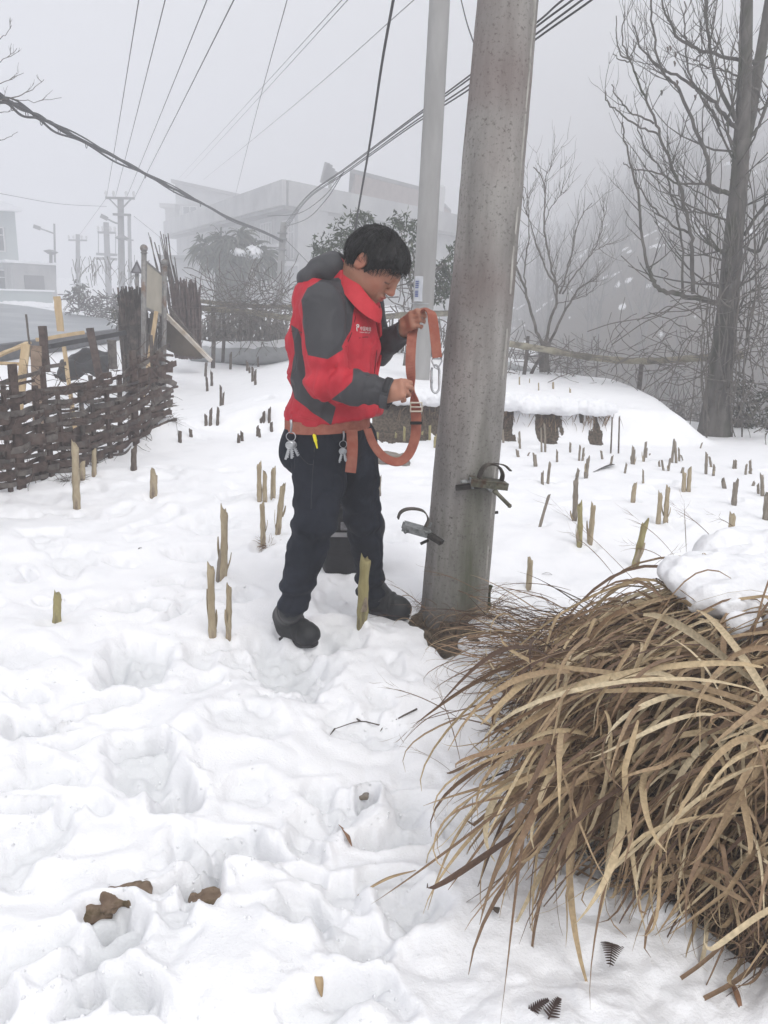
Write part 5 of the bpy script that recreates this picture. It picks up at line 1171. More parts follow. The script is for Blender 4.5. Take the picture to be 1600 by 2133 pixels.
for i in range(6400):
    lay = rng.random()                                    # 0 deep, 1 top
    a = rng.uniform(-.35, 1.0)                             # fan position: 0 front, 1 back
    xr = rng.uniform(.75, 2.1); yr = 1.25 + 1.35*rng.random(); zr = hz(xr, yr) + .03 + .22*lay*rng.random()
    ang = math.radians(188 + rng.normal(0, 30) + (62*(1-(yr-1.25)/1.35)**1.5)*rng.uniform(.2, 1.2))
    L = rng.uniform(.35, .95)*(.75+.4*lay); tx = xr + math.cos(ang)*L; ty = yr + math.sin(ang)*L*.9
    r = math.hypot((tx-CLUMP[0])/.98, (ty-CLUMP[1])/.86)
    if r > 1.02: k = rng.uniform(.86, 1.04)/r; tx = CLUMP[0]+(tx-CLUMP[0])*k; ty = CLUMP[1]+(ty-CLUMP[1])*k
    tz = hz(tx, ty) + .015 + rng.uniform(0, .10)*lay
    ap = rng.uniform(.05, .16) + .22*lay*rng.random()
    w = (rng.uniform(.002, .005) if lay < .6 else rng.uniform(.003, .009)) if rng.random() < .93 else rng.uniform(.010, .017)
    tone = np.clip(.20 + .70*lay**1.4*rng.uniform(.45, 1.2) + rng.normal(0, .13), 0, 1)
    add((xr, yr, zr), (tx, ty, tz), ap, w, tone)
# long pale blades arching over the top and hanging down the front
for i in range(420):
    px, py = rng.uniform(1150, 1720), rng.uniform(1330, 1660); tx, ty = px - rng.uniform(20, 330), py + rng.uniform(60, 380)
    Yr = 1.5 + (1650-py)/420*.75 + rng.normal(0, .05); a = P(px, py, Yr); zt = hz(*(a[:2]))
    tip = P(tx, ty, max(1.22, Yr - .12 - rng.uniform(0, .35))); tip[2] = max(tip[2], hz(tip[0], tip[1]) + .01)
    add(a, tip, rng.uniform(.04, .15), rng.uniform(.004, .013), np.clip(rng.normal(.66, .2), .2, 1))
for (x0, y0, x1, y1, Y0, Y1, ap, w) in [(1340,1280,1590,1420,2.0,1.7,.04,.030),(1520,1300,1340,1340,1.95,2.0,.02,.022),(1580,1470,1210,1370,1.55,1.9,.08,.020),(1640,1500,1060,1370,1.5,1.9,.12,.020),(1480,1380,1010,1640,1.65,1.55,.16,.017),
      (1590,1390,1100,1500,1.6,1.7,.08,.019),(1660,1560,1140,1440,1.45,1.7,.10,.018),(1420,1420,1130,1440,1.7,1.75,.05,.022),(1560,1530,1230,1580,1.5,1.45,.09,.014),(1560,1690,1250,1860,1.35,1.25,.13,.013),(1600,1600,1290,1950,1.35,1.2,.14,.012),(1330,1500,1240,1830,1.5,1.3,.04,.018),(1260,1480,1200,1760,1.55,1.4,.03,.014),(1640,1880,1480,1960,1.15,1.12,.02,.013),(1320,1340,1180,1590,1.8,1.5,.05,.016),(1400,1330,1520,1500,1.8,1.6,.03,.018),(1450,1270,1600,1460,2.0,1.55,.03,.026),(1600,1450,1000,1560,1.55,1.65,.15,.015)]:
    a, b = P(x0, y0, Y0), P(x1, y1, Y1); b[2] = max(b[2], hz(b[0], b[1])+.012); a[2] = max(a[2], hz(a[0], a[1])+.02); add(a, b, ap, w*.62, rng.uniform(.7, .98))
for i in range(2400):                                    # broken pieces lying crossways
    px, py = rng.uniform(960, 1650), rng.uniform(1260, 1900); Yr = 2.5 - (py-1260)/640*1.25; a = P(px, py, Yr); r = math.hypot((a[0]-CLUMP[0])/.98, (a[1]-CLUMP[1])/.86)
    if r > 1: continue
    a[2] = hz(a[0], a[1]) + rng.uniform(.03, .22)*(1-r*.6); an = rng.uniform(0, 6.28); L = rng.uniform(.06, .30); b = a + [math.cos(an)*L, math.sin(an)*L, rng.normal(0, .06)]; add(a, b, rng.uniform(0, .03), rng.uniform(.002, .010), np.clip(rng.normal(.58, .25), 0, 1))
# tips combed out on the snow along the left and lower rim
for i in range(750):
    th_ = rng.uniform(math.radians(140), math.radians(262)); rr_ = rng.uniform(.60, .88); x = CLUMP[0] + .98*rr_*math.cos(th_); y = CLUMP[1] + .86*rr_*math.sin(th_); L = rng.uniform(.08, .28); an = th_ + rng.normal(0, .45)
    tx, ty = x+math.cos(an)*L, y+math.sin(an)*L; add((x, y, hz(x, y)+.02), (tx, ty, hz(tx, ty)+rng.uniform(.0, .05)), rng.uniform(.02, .10), rng.uniform(.0018, .006), np.clip(rng.normal(.52, .18), .05, .95))
# thin stems at the back of the heap
for i in range(520):
    px = rng.uniform(1130, 1450); py = rng.uniform(1190, 1330); Yb = 2.35 + (1330-py)/140*.55; a = P(px, py, Yb); a[2] = hz(a[0], a[1])+.03+rng.uniform(0, .08)
    an = math.radians(rng.normal(178, 22)); L = rng.uniform(.18, .50); t_ = a+[math.cos(an)*L, math.sin(an)*L, 0]; t_[2] = hz(t_[0], t_[1])+rng.uniform(.01, .16); add(a, t_, rng.uniform(.0, .10), rng.uniform(.0015, .005), np.clip(rng.normal(.45, .16), .05, .9))
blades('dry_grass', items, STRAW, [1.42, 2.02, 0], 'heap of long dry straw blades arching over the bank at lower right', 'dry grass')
# wisps round the foot of the thick pole and stray seed stems
items = []
for i in range(190):
    a_ = rng.uniform(-.6, 3.9); r_ = rng.uniform(.12, .20); a = A0 + np.array([math.cos(a_+3.14)*r_, math.sin(a_+3.14)*r_*.8-.03, 0]); a[2] = Zs(a[0], a[1])
    an = rng.normal(0, .9) + (0 if rng.random() < .6 else math.pi); L = rng.uniform(.10, .34); t_ = a + [math.cos(an)*L, math.sin(an)*L*.4, rng.uniform(-.0, .10)]; t_[2] = max(t_[2], Zs(t_[0], t_[1])+.005)
    d = t_-a; items.append((a, a+d*.3+[0, 0, rng.uniform(.02, .10)], a+d*.8+[0, 0, rng.uniform(.0, .06)], t_, rng.uniform(.0015, .0035), np.clip(rng.normal(.5, .15), .05, .9), nrm(np.cross(d, bz))))
blades('wisp_grass', items, STRAW, A0, 'fine dry grass wisps round the foot of the thick pole', 'dry grass')
items = []
for (x0, y0, x1, y1, Y0, Y1, bow) in [(1340,1230,1130,1040,2.6,3.0,.03),(1280,1200,1180,1110,2.7,3.1,.03),(1420,1180,1300,1080,2.8,3.1,.05),(1190,1230,1000,1230,2.6,2.9,.04),(1160,1250,985,1245,2.6,3.0,.05),(960,1500,785,1432,1.9,2.1,.03),(950,1480,830,1560,1.9,2.0,.05),(970,1640,830,1570,1.7,1.9,.05),(960,1590,900,1430,1.8,2.1,.05),(985,1660,980,1770,1.65,1.55,.0),(1010,1240,880,1190,3.0,3.1,.03),(920,1300,812,1215,2.9,3.0,.02),(1500,1140,1400,1060,3.0,3.2,.03),(1550,1120,1480,1080,3.0,3.2,.03),(1430,1150,1425,1040,2.9,3.0,.0),(1360,1180,1420,1150,2.8,2.9,.02),(1400,1180,1290,1150,2.7,2.8,.05)]:
    a, b = P(x0, y0, Y0), P(x1, y1, Y1); d = b-a; items.append((a, a+d*.33+[0, 0, bow], a+d*.7+[0, 0, bow], b, .0028, .42, nrm(np.cross(d, FW))))
    for k in range(7):                                   # hair-thin seed branches
        t = .5+.07*k; c = a+d*t+[0, 0, bow*.8]; e_ = c + d*.22 + rng.normal(0, .018, 3); items.append((c, c+(e_-c)*.3, c+(e_-c)*.7-[0, 0, .01], e_, .0011, .5, nrm(np.cross(d, FW))))
blades('seed_stems', items, STRAW, P(1150, 1240, 2.6), 'long thin stray seed stems sticking out of the straw heap', 'dry grass')
# dark litter under the straw
m = MB()
for i in range(420):
    a_ = rng.uniform(0, 6.28); r_ = math.sqrt(rng.random())*1.0; x = CLUMP[0]+.98*r_*math.cos(a_); y = CLUMP[1]+.86*r_*math.sin(a_); p = np.array([x, y, hz(x, y)+rng.uniform(.0, .06)]); d = nrm(rng.normal(0, 1, 3)*[1, 1, .3]); L = rng.uniform(.05, .22)
    m.tube([p, p+d*L*.5+rng.normal(0, .01, 3), p+d*L], [.003, .0025, .001], 4, False)
tag(m.build('dead_twigs', BARK, base=[1.42, 2.02, 0]), 'dark dead twigs tangled under the straw heap', 'twigs', None, 'stuff')
# the snow cap resting on the heap and smaller crusts
def snow_lump(c, r, label, nz=.5, seed=0):
    c = np.array(c); r = np.array(r); S = SDF(c-r*1.5-.03, c+r*1.6+.03, max(r.max()/64, .004)); S.ell(c, r, None, .03)
    k = random.Random(seed)
    for i in range(7): o = np.array([k.uniform(-.7, .7), k.uniform(-.6, .6), k.uniform(-.25, .25)])*r; S.ell(c+o, r*np.array([.5, .5, .7])*k.uniform(.7, 1.1), None, r.min()*.5)
    V, Q = S.mesh(lambda x, y, z: r.min()*(.22*noise(x*9+seed, y*9, z*9) + .12*noise(x*24, y*24, z*24) + .03*noise(x*50, y*50, z*50)), 1)
    return tag(mesh_np('snow_lump', V, Q, SNOWP, base=c), label, 'snow')
snow_lump(P(1560, 1225, 2.30), (.26, .24, .085), 'big melting snow cap resting on the back of the straw heap at the right edge', seed=1)
snow_lump(P(1655, 1185, 2.55), (.35, .30, .10), 'rounded snow bank behind the snow cap at the right edge', seed=2)
snow_lump(P(1545, 1305, 2.05), (.06, .05, .045), 'small icy snow crust hanging below the big snow cap', seed=3)
snow_lump(P(1130, 1905, 1.44)*[1, 1, 0]+[.08, 0, .02], (.06, .05, .035), 'small snow clod at the lower edge of the straw, right of the dark stalk end', seed=5)
snow_lump(G(1210, 1880)+[0, 0, .01], (.055, .05, .04), 'rounded snow clod under the hanging straw tips', seed=6)
snow_lump(G(1365, 1900)+[0, 0, .0], (.07, .05, .04), 'snow clod at the straw edge above the hanging fern', seed=7)
snow_lump(G(1010, 1300)+[0, 0, .0], (.12, .08, .035), 'snow crust on the right of the thick pole foot', seed=8)
snow_lump(G(1030, 1345)+[0, 0, -.01], (.14, .09, .04), 'low snow crust between the pole foot and the straw', seed=9)
for (px, py, rx, sd_, lb) in [(862, 826, .40, 41, 'snow lip on the terrace bank behind the strap'), (1060, 836, .24, 42, 'snow lip on the terrace bank just right of the thick pole'), (1120, 842, .22, 46, 'narrow snow lip left of the widest bare bank patch'), (1165, 846, .26, 43, 'snow lip hanging over the widest bare bank patch'), (1240, 850, .22, 44, 'snow lip at the right end of the terrace bank')]:
    snow_lump(P(px, py, 7.44), (rx, .13, .085), lb, seed=sd_)
# dead grass showing on the bare bank faces
for i, (px, py) in enumerate([(1150, 885), (1236, 880), (1052, 872), (880, 868)]):
    items = []; Yb = 7.45
    for k in range(70):
        x_, y_ = px + rng.normal(0, 22 if i < 3 else 34), py - 16 + rng.normal(0, 9); a = P(x_, y_, Yb-.02+rng.uniform(0, .1)); b = a + [rng.normal(0, .05), -.03-rng.random()*.04, -rng.uniform(.04, .15)]; d = b-a
        items.append((a, a+d*.3+[0, -.03, .03], a+d*.7+[0, -.03, 0], b, .006, np.clip(rng.normal(.42, .15), 0, .8), np.array([1., 0, 0])))
    o = blades('bank_grass', items, STRAW, P(px, py, Yb), ['dark dead grass hanging on the bare bank face below the terrace, widest clump', 'dark dead grass on the bare bank face nearest the terrace corner', 'dark dead grass on the bank face just right of the thick pole', 'dead grass on the bare bank face behind the strap'][i], 'dry grass')
# ---------------------------------------------------------------- houses in the fog
WALLM = mat('pale_render', (.34, .34, .345), (.46, .46, .455), scale=.5, rough=.9, bump=.01, bscale=4, c3=(.28, .28, .28), s3=.3)
WALLD = mat('grey_render', (.17, .17, .17), (.25, .25, .245), scale=.6, rough=.9, bump=.01, bscale=4)
BRICK = mat('brown_brick', (.22, .17, .15), (.32, .26, .23), scale=1.2, rough=.9)
GLASS = mat('dark_glass', (.05, .06, .07), (.09, .10, .11), scale=1, rough=.15, spec=.6)
FRAMEW = mat('white_frame', (.62, .62, .62), rough=.6)
TINT = mat('green_render', (.40, .45, .45), (.47, .51, .51), scale=.4, rough=.85)
def col(px, Y): p = P(px, 600, Y); return np.array([p[0], p[1]])
class Wall:
    def __init__(s, a, b, out): s.a = np.array(a, float); s.b = np.array(b, float); s.L = np.linalg.norm(s.b-s.a); s.d = (s.b-s.a)/s.L; s.n = np.array([s.d[1], -s.d[0]]); s.n = s.n if s.n@np.array(out) > 0 else -s.n
    def pt(s, u, z, o=0): q = s.a + s.d*u + s.n*o; return np.array([q[0], q[1], z])
    def box(s, m, u0, u1, z0, z1, o0, o1): m.prism([s.pt(u0, z0, o0), s.pt(u1, z0, o0), s.pt(u1, z1, o0), s.pt(u0, z1, o0)], s.pt(0, 0, o1)-s.pt(0, 0, o0))
def window(w, u, z0, wd, ht, parent, panes=3, arch=False):
    m = MB(); f = .07
    for uu in [u-wd/2+wd*k/panes for k in range(panes+1)]: w.box(m, uu-f/2, uu+f/2, z0, z0+ht, .02, .12)
    w.box(m, u-wd/2-.05, u+wd/2+.05, z0+ht, z0+ht+f, .02, .13); w.box(m, u-wd/2-.05, u+wd/2+.05, z0-f, z0, .02, .15); w.box(m, u-wd/2, u+wd/2, z0+ht*.68, z0+ht*.68+f*.7, .03, .11)
    o = m.build('window', FRAMEW, parent); g = MB(); w.box(g, u-wd/2, u+wd/2, z0, z0+ht, .03, .06); g.build('pane', GLASS, o); return o
C0, CLf, CR = col(593, 46), col(352, 80), col(958, 62)
back = C0*0; hb_ = CLf + (CR-C0)*.9
house = empty('terrace_house', (*C0, 0), 'large pale flat roofed house in the fog behind the man, its corner facing the camera', 'house')
wl = Wall(CLf, C0, (-1, -1)); wr = Wall(C0, CR, (1, -1.5))
m = MB(); inset = .9
def sh(p, k): return p
q = [CLf - wl.n*inset, C0 - wl.n*inset - wr.n*inset*.2, CR - wr.n*inset*.2, CR + (CLf-C0)*.8, CLf + (CR-C0)*.8]
m.prism([np.array([*p, -.6]) for p in q], (0, 0, 7.0)); m.build('wall', WALLM, house)
m = MB()                                                            # roof slab with its parapet, and the balcony slab
for (za, zb, ov) in ((5.55, 5.75, .9), ):
    p_ = [CLf + wl.n*ov*.2, C0 + wl.n*ov*.3 + wr.n*.3, CR + wr.n*.3, CR + (CLf-C0)*.8, CLf + (CR-C0)*.8]; m.prism([np.array([*t, za]) for t in p_], (0, 0, zb-za))
m.build('roof_slab', WALLD, house)
m = MB(); wl.box(m, -.2, wl.L+.35, 5.752, 7.05, .05, .30); wr.box(m, .0, wr.L+.2, 5.752, 7.05, .05, .26); m.build('parapet', WALLM, house)
m = MB(); wl.box(m, 6, wl.L+.1, 2.55, 2.78, -.8, .5); wl.box(m, 6, wl.L+.1, 2.783, 3.7, .40, .5); m.build('balcony', WALLM, house)
for (u, wd) in ((wl.L-1.9, 2.2), (wl.L-6.5, 2.4), (wl.L-12, 2.4)): 
    w2 = Wall(CLf-wl.n*inset, C0-wl.n*inset, wl.n); window(w2, u, 3.1 if u < wl.L-3 else 3.0, wd, 2.1, house, 4)
for u in (6, 12): window(Wall(C0-wr.n*inset*.2, CR-wr.n*inset*.2, wr.n), u, 3.2, 1.8, 1.6, house, 2)
m = MB(); w2 = Wall(CLf-wl.n*inset, C0-wl.n*inset, wl.n); w2.box(m, wl.L-7, wl.L-1.5, -.3, 2.1, .02, .05); w2.box(m, wl.L-14, wl.L-9, -.3, 2.1, .02, .05); m.build('shutter', WALLD, house)
pa, pb2, pc = col(700, 56), col(733, 54), col(884, 62); m = MB(); z0 = 7.3
bk_ = [col(720, 72), col(930, 76)]
m.prism([np.array([*p, 5.8]) for p in (pb2, pc, bk_[1], bk_[0])], (0, 0, 2.8)); o = m.build('penthouse', BRICK, house)
m = MB(); pw = Wall(pb2, pc, (1, -1)); m.prism([np.array([*p, 8.62]) for p in (pb2 + (pb2-pc)*.06, pc+(pc-pb2)*.03, bk_[1], bk_[0])], (0, 0, .25)); m.build('roof', WALLD, house)
m = MB(); s_ = col(893, 62); m.box([s_[0], s_[1], 8.1], (1.6, 1.6, 2.0)); m.build('water_tank', FRAMEW, house, bevel=.15)
m = MB(); s_ = col(683, 55); 
m.tube([[s_[0], s_[1], 7.3], [s_[0], s_[1], 8.6]], .12, 6)
for k in range(4): a = k*.9; m.beam([s_[0]-.5+.18*k, s_[1], 8.1+.15*math.sin(a)], [s_[0]-.2+.18*k, s_[1], 9.1+.25*math.cos(a)], .35, .25)
m.build('roof_clutter', WALLD, house)
# taller house behind, left
bl0, bl1 = col(372, 88), col(545, 88); m = MB(); h2 = empty('tall_house', (*bl0, 0), 'tall pale house with sloping roof farther back, behind the left end of the big house', 'house')
m.prism([np.array([bl0[0], bl0[1], -1]), np.array([bl1[0], bl1[1], -1]), np.array([bl1[0]+4, bl1[1]+14, -1]), np.array([bl0[0], bl0[1]+14, -1])], (0, 0, 10.5)); m.build('wall', WALLM, h2)
m = MB(); m.prism([np.array([bl0[0]-.3, bl0[1]-.6, 11.5]), np.array([bl1[0]+.6, bl1[1]-.6, 9.9]), np.array([bl1[0]+.6, bl1[1]-.6, 10.2]), np.array([bl0[0]-.3, bl0[1]-.6, 11.85])], (0, 15, 0)); m.build('roof', WALLD, h2)
m = MB(); m.prism([np.array([bl0[0], bl0[1]-.1, 9.4]), np.array([bl1[0], bl1[1]-.1, 9.4]), np.array([bl1[0], bl1[1]-.1, 9.9]), np.array([bl0[0], bl0[1]-.1, 11.5])], (0, .4, 0)); m.build('gable', WALLM, h2)
w2 = Wall(bl0, bl1, (0, -1)); window(w2, 1.5, 6.2, 1.5, 3.0, h2, 2); window(w2, 5.5, 6.4, 1.6, 1.8, h2, 2)
m = MB(); q0 = col(348, 84); m.box([q0[0]+.6, q0[1], 8.8], (1.6, 2, .4)); m.box([q0[0]+.8, q0[1], 7.2], (1.0, 1.6, 3)); m.build('bay', WALLM, h2)
# low annex between the palm and the notice board
a0, a1 = col(352, 60), col(470, 56); m = MB(); ax_ = empty('low_annex', (*a0, 0), 'low pale lean-to building left of the palm in front of the big house', 'house')
m.prism([np.array([*p, -.6]) for p in (a0, a1, a1+[2, 9], a0+[0, 9])], (0, 0, 3.6)); m.build('wall', WALLM, ax_); m = MB(); m.prism([np.array([*(p), 3.0]) for p in (a0+[-.5, -.6], a1+[.5, -.6], a1+[2, 9], a0+[0, 9])], (0, 0, .25)); m.build('roof', WALLD, ax_)
# left house, cut by the frame
l0, l1 = col(-40, 46), col(118, 50)
lh = empty('roadside_house', (*l0, 0), 'greenish house with a snowy roof and garage block at the left edge of the photo', 'house')
gr_ = col(30, 47); m = MB(); m.prism([np.array([*p, -.5]) for p in (gr_, l1, l1+[-4, 6], gr_+[-4, 6])], (0, 0, 2.55)); m.build('garage', WALLM, lh)
m = MB(); m.prism([np.array([*p, 2.06]) for p in (gr_+[-.2, -.4], l1+[.3, -.4], l1+[-3.7, 6], gr_+[-4.2, 6])], (0, 0, .16)); m.build('garage_roof', SNOWP, lh)
wg = Wall(gr_, l1, (0, -1)); m = MB(); wg.box(m, .75, 2.25, -.3, 1.4, .02, .05); m.build('garage_door', mat('dark_door', (.10, .10, .105), (.15, .15, .155), scale=1, rough=.7), lh)
m = MB(); t0, t1 = col(-260, 50), col(44, 50); m.prism([np.array([*p, -.5]) for p in (t0, t1, t1+[-6, 8], t0+[-6, 8])], (0, 0, 5.6)); m.build('wall', TINT, lh)
m = MB(); m.prism([np.array([t0[0], t0[1]-.8, 5.1]), np.array([t1[0]+.9, t1[1]-.8, 5.1]), np.array([t1[0]+.9, t1[1]-.8, 5.25]), np.array([t1[0]-2, t1[1]-.8, 6.1]), np.array([t0[0], t0[1]-.8, 6.1])], (-7, 9, 0)); m.build('roof', SNOWP, lh)
w2 = Wall(t0, t1, (0, -1))
for u in (w2.L-1.4, w2.L-4.5): window(w2, u, 2.8, 1.3, 1.3, lh, 2); window(w2, u, .3, 1.3, 1.3, lh, 2)
# parapet wall by the road
w0, w1 = P(-40, 622, 38.), P(108, 634, 41.); pw_ = Wall(w0[:2], w1[:2], (0, -1)); rw = empty('roadside_wall', (w0[0], w0[1], 0), 'low pale concrete parapet wall along the far side of the road', 'wall')
m = MB(); pw_.box(m, 0, pw_.L, -.3, .62, -.12, .12); m.build('wall_body', TINT, rw); m = MB(); pw_.box(m, -.1, pw_.L+.1, .623, .70, -.2, .2); m.build('coping', SNOWP, rw)
for i, (px, py, rx, Y, lb) in enumerate([(62, 630, 1.35, 36., 'long low snow pile lying along the foot of the roadside wall'), (150, 636, .55, 33., 'small white snow pile at the end of the road edge'), (128, 642, .4, 32., 'smaller snow pile just left of the road edge bushes')]):
    c = P(px, py, Y); c[2] = .05; snow_lump(c, (rx, .45, .16), lb, seed=20+i)

# ---------------------------------------------------------------- poles along the road
FARC = mat('far_concrete', (.16, .16, .165), (.24, .24, .245), scale=2, rough=.9, bump=.01, bscale=8)
def far_pole(px0, py0, px1, py1, Y, r, label, arms, ins=True, extra=None):
    a = P(px0, py0, Y); b = P(px1, py1, Y); e = empty('power_pole', a, label, 'pole', 'power poles along the road'); m = MB(); m.tube([a-[0, 0, 1.0], b], [r*1.25, r], 12); m.build('shaft', FARC, e, smooth=True)
    for (py, x0, x1, brace) in arms:
        l, r_ = P(x0, py, Y-.15), P(x1, py+(x1-x0)*.02, Y-.15); m = MB(); m.beam(l, r_, r*.7, r*.7)
        if brace: c = (P(px1, py+brace, Y-.15)); m.beam(l*.9+r_*.1, c, r*.4, r*.4); m.beam(r_*.9+l*.1, c, r*.4, r*.4)
        m.build('crossarm', FARC, e)
        if ins:
            for t in (.02, .28, .72, .98): q = l+(r_-l)*t; m = MB(); m.tube([q, q+[0, 0, r*1.6], q+[0, 0, r*2.2]], [r*.25, r*.5, r*.3], 6); m.build('insulator', FRAMEW, e)
    if extra: extra(e, a, b)
    return e
YP = 46.
def lampx(e, a, b):
    m = MB(); p = [P(254, 466, YP), P(240, 464, YP), P(222, 455, YP), P(212, 451, YP)]; m.tube(spline(p, 4), .05, 6); m.build('lamp_arm', FARC, e, smooth=True); m = MB(); m.beam(P(224, 456, YP), P(210, 449, YP), .22, .10); m.build('lamp_head', WALLD, e)
    m = MB(); c = P(254, 496, YP-.3); m.tube([c+[0, 0, .2], c, c-[0, 0, .12]], [.08, .40, .10], 12); m.build('cowl', FARC, e)
    m = MB(); c = P(254, 447, YP-.2); m.beam(c-[.5, 0, 0], c+[.5, 0, 0], .12, .12); m.build('crossarm', FARC, e)
far_pole(254, 664, 251, 412, YP, .17, 'nearest roadside power pole with a street lamp arm behind the notice board', [(412, 220, 280, 26)], extra=lampx)
far_pole(162, 622, 162, 488, 66., .17, 'far power pole with one crossarm left of the lamp pole', [(500, 143, 181, 0)])
def hx(e, a, b):
    m = MB(); 
    for x in (205, 241): m.tube([P(x, 482, 60.), P(x, 528, 60.)], .03, 5)
    m.build('drop_wire', FARC, e); m = MB(); m.beam(P(201, 529, 59.8), P(244, 531, 59.8), .18, .12); m.beam(P(201, 538, 59.8), P(244, 540, 59.8), .18, .12); m.build('transformer_rack', FARC, e)
far_pole(227, 632, 221, 463, 60., .20, 'pale faint power pole with a rack halfway up between the two darker poles', [(484, 204, 240, 0)], extra=hx)
far_pole(271, 620, 269, 448, 64., .14, 'thin faint power pole just right of the lamp pole', [(500, 262, 278, 0)], ins=False)
e = empty('street_lamp', P(116, 620, 56.), 'thin far street lamp with a long arm above the garage', 'street lamp'); m = MB(); m.tube([P(116, 625, 56.), P(113, 466, 56.)], .07, 6); m.tube(spline([P(114, 487, 56.), P(98, 481, 56.), P(78, 474, 56.)], 4), .05, 5); m.build('post', FARC, e, smooth=True); m = MB(); m.beam(P(84, 476, 56.), P(70, 471, 56.), .25, .1); m.build('lamp_head', WALLD, e)
e = empty('garden_lamp', P(106, 545, 47.), 'small lamp on a short post above the garage roof', 'lamp'); m = MB(); m.tube([P(106, 548, 47.), P(106, 530, 47.)], .10, 6); m.build('post', FARC, e); m = MB(); m.tube([P(106, 530, 47.), P(106, 524, 47.), P(106, 520, 47.)], [.15, .42, .10], 10); m.build('lamp_head', FARC, e)
# small pole by the house that carries the cable bundles
YS = 26.
sp0, sp1 = P(578, 650, YS), P(591, 463, YS); e = empty('cable_pole', sp0, 'short leaning grey pole behind the man carrying the cable bundles', 'pole'); m = MB(); m.tube([sp0-[0, 0, .4], sp1], [.13, .10], 12); m.build('shaft', mat('mid_concrete', (.20, .20, .20), (.28, .28, .275), scale=3, rough=.9), e, smooth=True)
m = MB()
for t in (.12, .18, .30): c = sp1+(sp0-sp1)*t; m.tube([c-[.16, .1, 0], c+[.16, -.1, 0]], .03, 6)
m.build('bracket', FARC, e)

# ---------------------------------------------------------------- wires
WIRE = mat('wire', (.045, .045, .05), rough=.6); CABLE = mat('black_cable', (.02, .02, .022), (.04, .04, .043), scale=20, rough=.55)
def wire(pts, r, label, cat='wire', mt=None, grp='overhead wires', name='power_line', n=8):
    m = MB(); q = spline([P(*p) for p in pts], n); m.tube(q, r, 6); return tag(m.build(name, mt or WIRE, base=P(*pts[0]), smooth=True), label, cat, grp)
for (x0, y0, x1, nm) in ((222, 410, 289, 'first from the left'), (240, 412, 344, 'second from the left'), (263, 413, 431, 'third from the left'), (279, 414, 487, 'fourth from the left')):
    xm = x0 + (x1-x0)*.42; wire([(x0, y0, YP-.2), (x0+(x1-x0)*.35, 270, 28.), (x0+(x1-x0)*.70, 125, 20.), (x1, 0, 16.), (x1+(x1-x0)*.6, -250, 11.)], .011 if x0 < 270 else .013, 'power line from the lamp pole up to the top edge, ' + nm)
wire([(372, 372, 86.), (525, 205, 36.), (712, 0, 18.), (840, -140, 13.)], .010, 'left one of two close thin wires crossing the sky above the tall house')
wire([(385, 372, 86.), (538, 205, 36.), (724, 0, 18.), (850, -140, 13.)], .010, 'right one of two close thin wires crossing the sky above the tall house')
wire([(424, 374, 80.), (600, 230, 34.), (862, 0, 18.), (1010, -130, 13.)], .010, 'long thin wire slanting over the big house to the top centre')
wire([(489, 412, 60.), (530, 250, 30.), (598, 0, 17.), (640, -150, 13.)], .010, 'thin steep wire above the roof parapet of the big house')
wire([(0, 403, 40.), (120, 424, 42.), (222, 430, YP)], .012, 'faint nearly level wire at far left ending at the lamp pole')
wire([(279, 450, YP), (340, 500, 52.), (372, 530, 60.)], .012, 'faint wire from the lamp pole down to the big house')
wire([(165, 490, 66.), (222, 412, YP)], .012, 'faint wire between the far pole and the lamp pole')
wire([(956, -20, 6.), (972, 45, 5.2), (989, 95, 4.6)], .004, 'thin wire coming down behind the top of the thick pole')
wire([(823, -20, 6.2), (796, 130, 7.0), (772, 290, 8.2), (741, 470, 10.), (716, 640, 11.6)], .011, 'straight black guy cable running down behind the head of the man', 'cable', CABLE, None, 'guy_cable')
# the sagging bundle on the left
bpts = [(-40, 172, 9.), (0, 200, 9.6), (60, 232, 10.8), (130, 270, 12.2), (250, 333, 15.), (370, 397, 18.4), (480, 454, 22.), (591, 503, YS)]
e = empty('cable_bundle', P(*bpts[3]), 'thick sagging bundle of black cables from the left edge to the short pole', 'cable')
for k in range(6):
    ph = k*1.7; q = spline([P(*p) for p in bpts], 14); r_ = (.020, .012, .012, .010, .016, .008)[k]; L_ = len(q)
    q = [p + np.array([0, .012*math.cos(i*.35+ph), (.030 if k else 0)*math.sin(i*(.22+.05*k)+ph) - (.075 if k == 4 else 0)*(1-.7*i/L_) + .02*(k == 1)]) for i, p in enumerate(q)]
    m = MB(); m.tube(q, r_, 6); m.build('cable', CABLE, e, smooth=True)
m = MB(); q = spline([P(*p) for p in bpts], 14)
for i in range(6, len(q)-8, 7): c = q[i]-[0, 0, .045]; m.tube([c+np.array([.0, .035*math.cos(a), .045*math.sin(a)]) for a in np.linspace(0, 6.283, 11)], .005, 5, False)
m.build('cable_hanger', WIRE, e, smooth=True)
for k, (dy, lb) in enumerate([(0, 'topmost'), (7, 'second'), (20, 'third'), (29, 'lowest')]):
    wire([(591, 470+k*5, YS), (640, 408+dy*.3, 21.), (722, 348+dy*.4, 16.), (850, 252+dy*.55, 11.5), (985, 152+dy*1., 8.6), (1118, 47+dy*1.15, 7.0), (1172+k*20, 0, 6.5), (1330+k*20, -120, 5.6)], .0085, lb + ' of four black wires passing behind the thick pole to the upper right', 'cable', CABLE, 'black wires behind the thick pole')
wire([(557, 450, 27.), (620, 445, 24.), (672, 412, 19.5), (712, 362, 16.)], .009, 'upper drooping loop of wire above the short cable pole', mt=CABLE)
wire([(594, 472, YS), (640, 455, 22.), (680, 415, 18.5), (716, 358, 15.8)], .009, 'lower drooping loop of wire above the short cable pole', mt=CABLE)
wire([(596, 500, YS), (640, 545, 24.), (690, 600, 22.)], .010, 'wire running down right from the short cable pole behind the man', mt=CABLE)
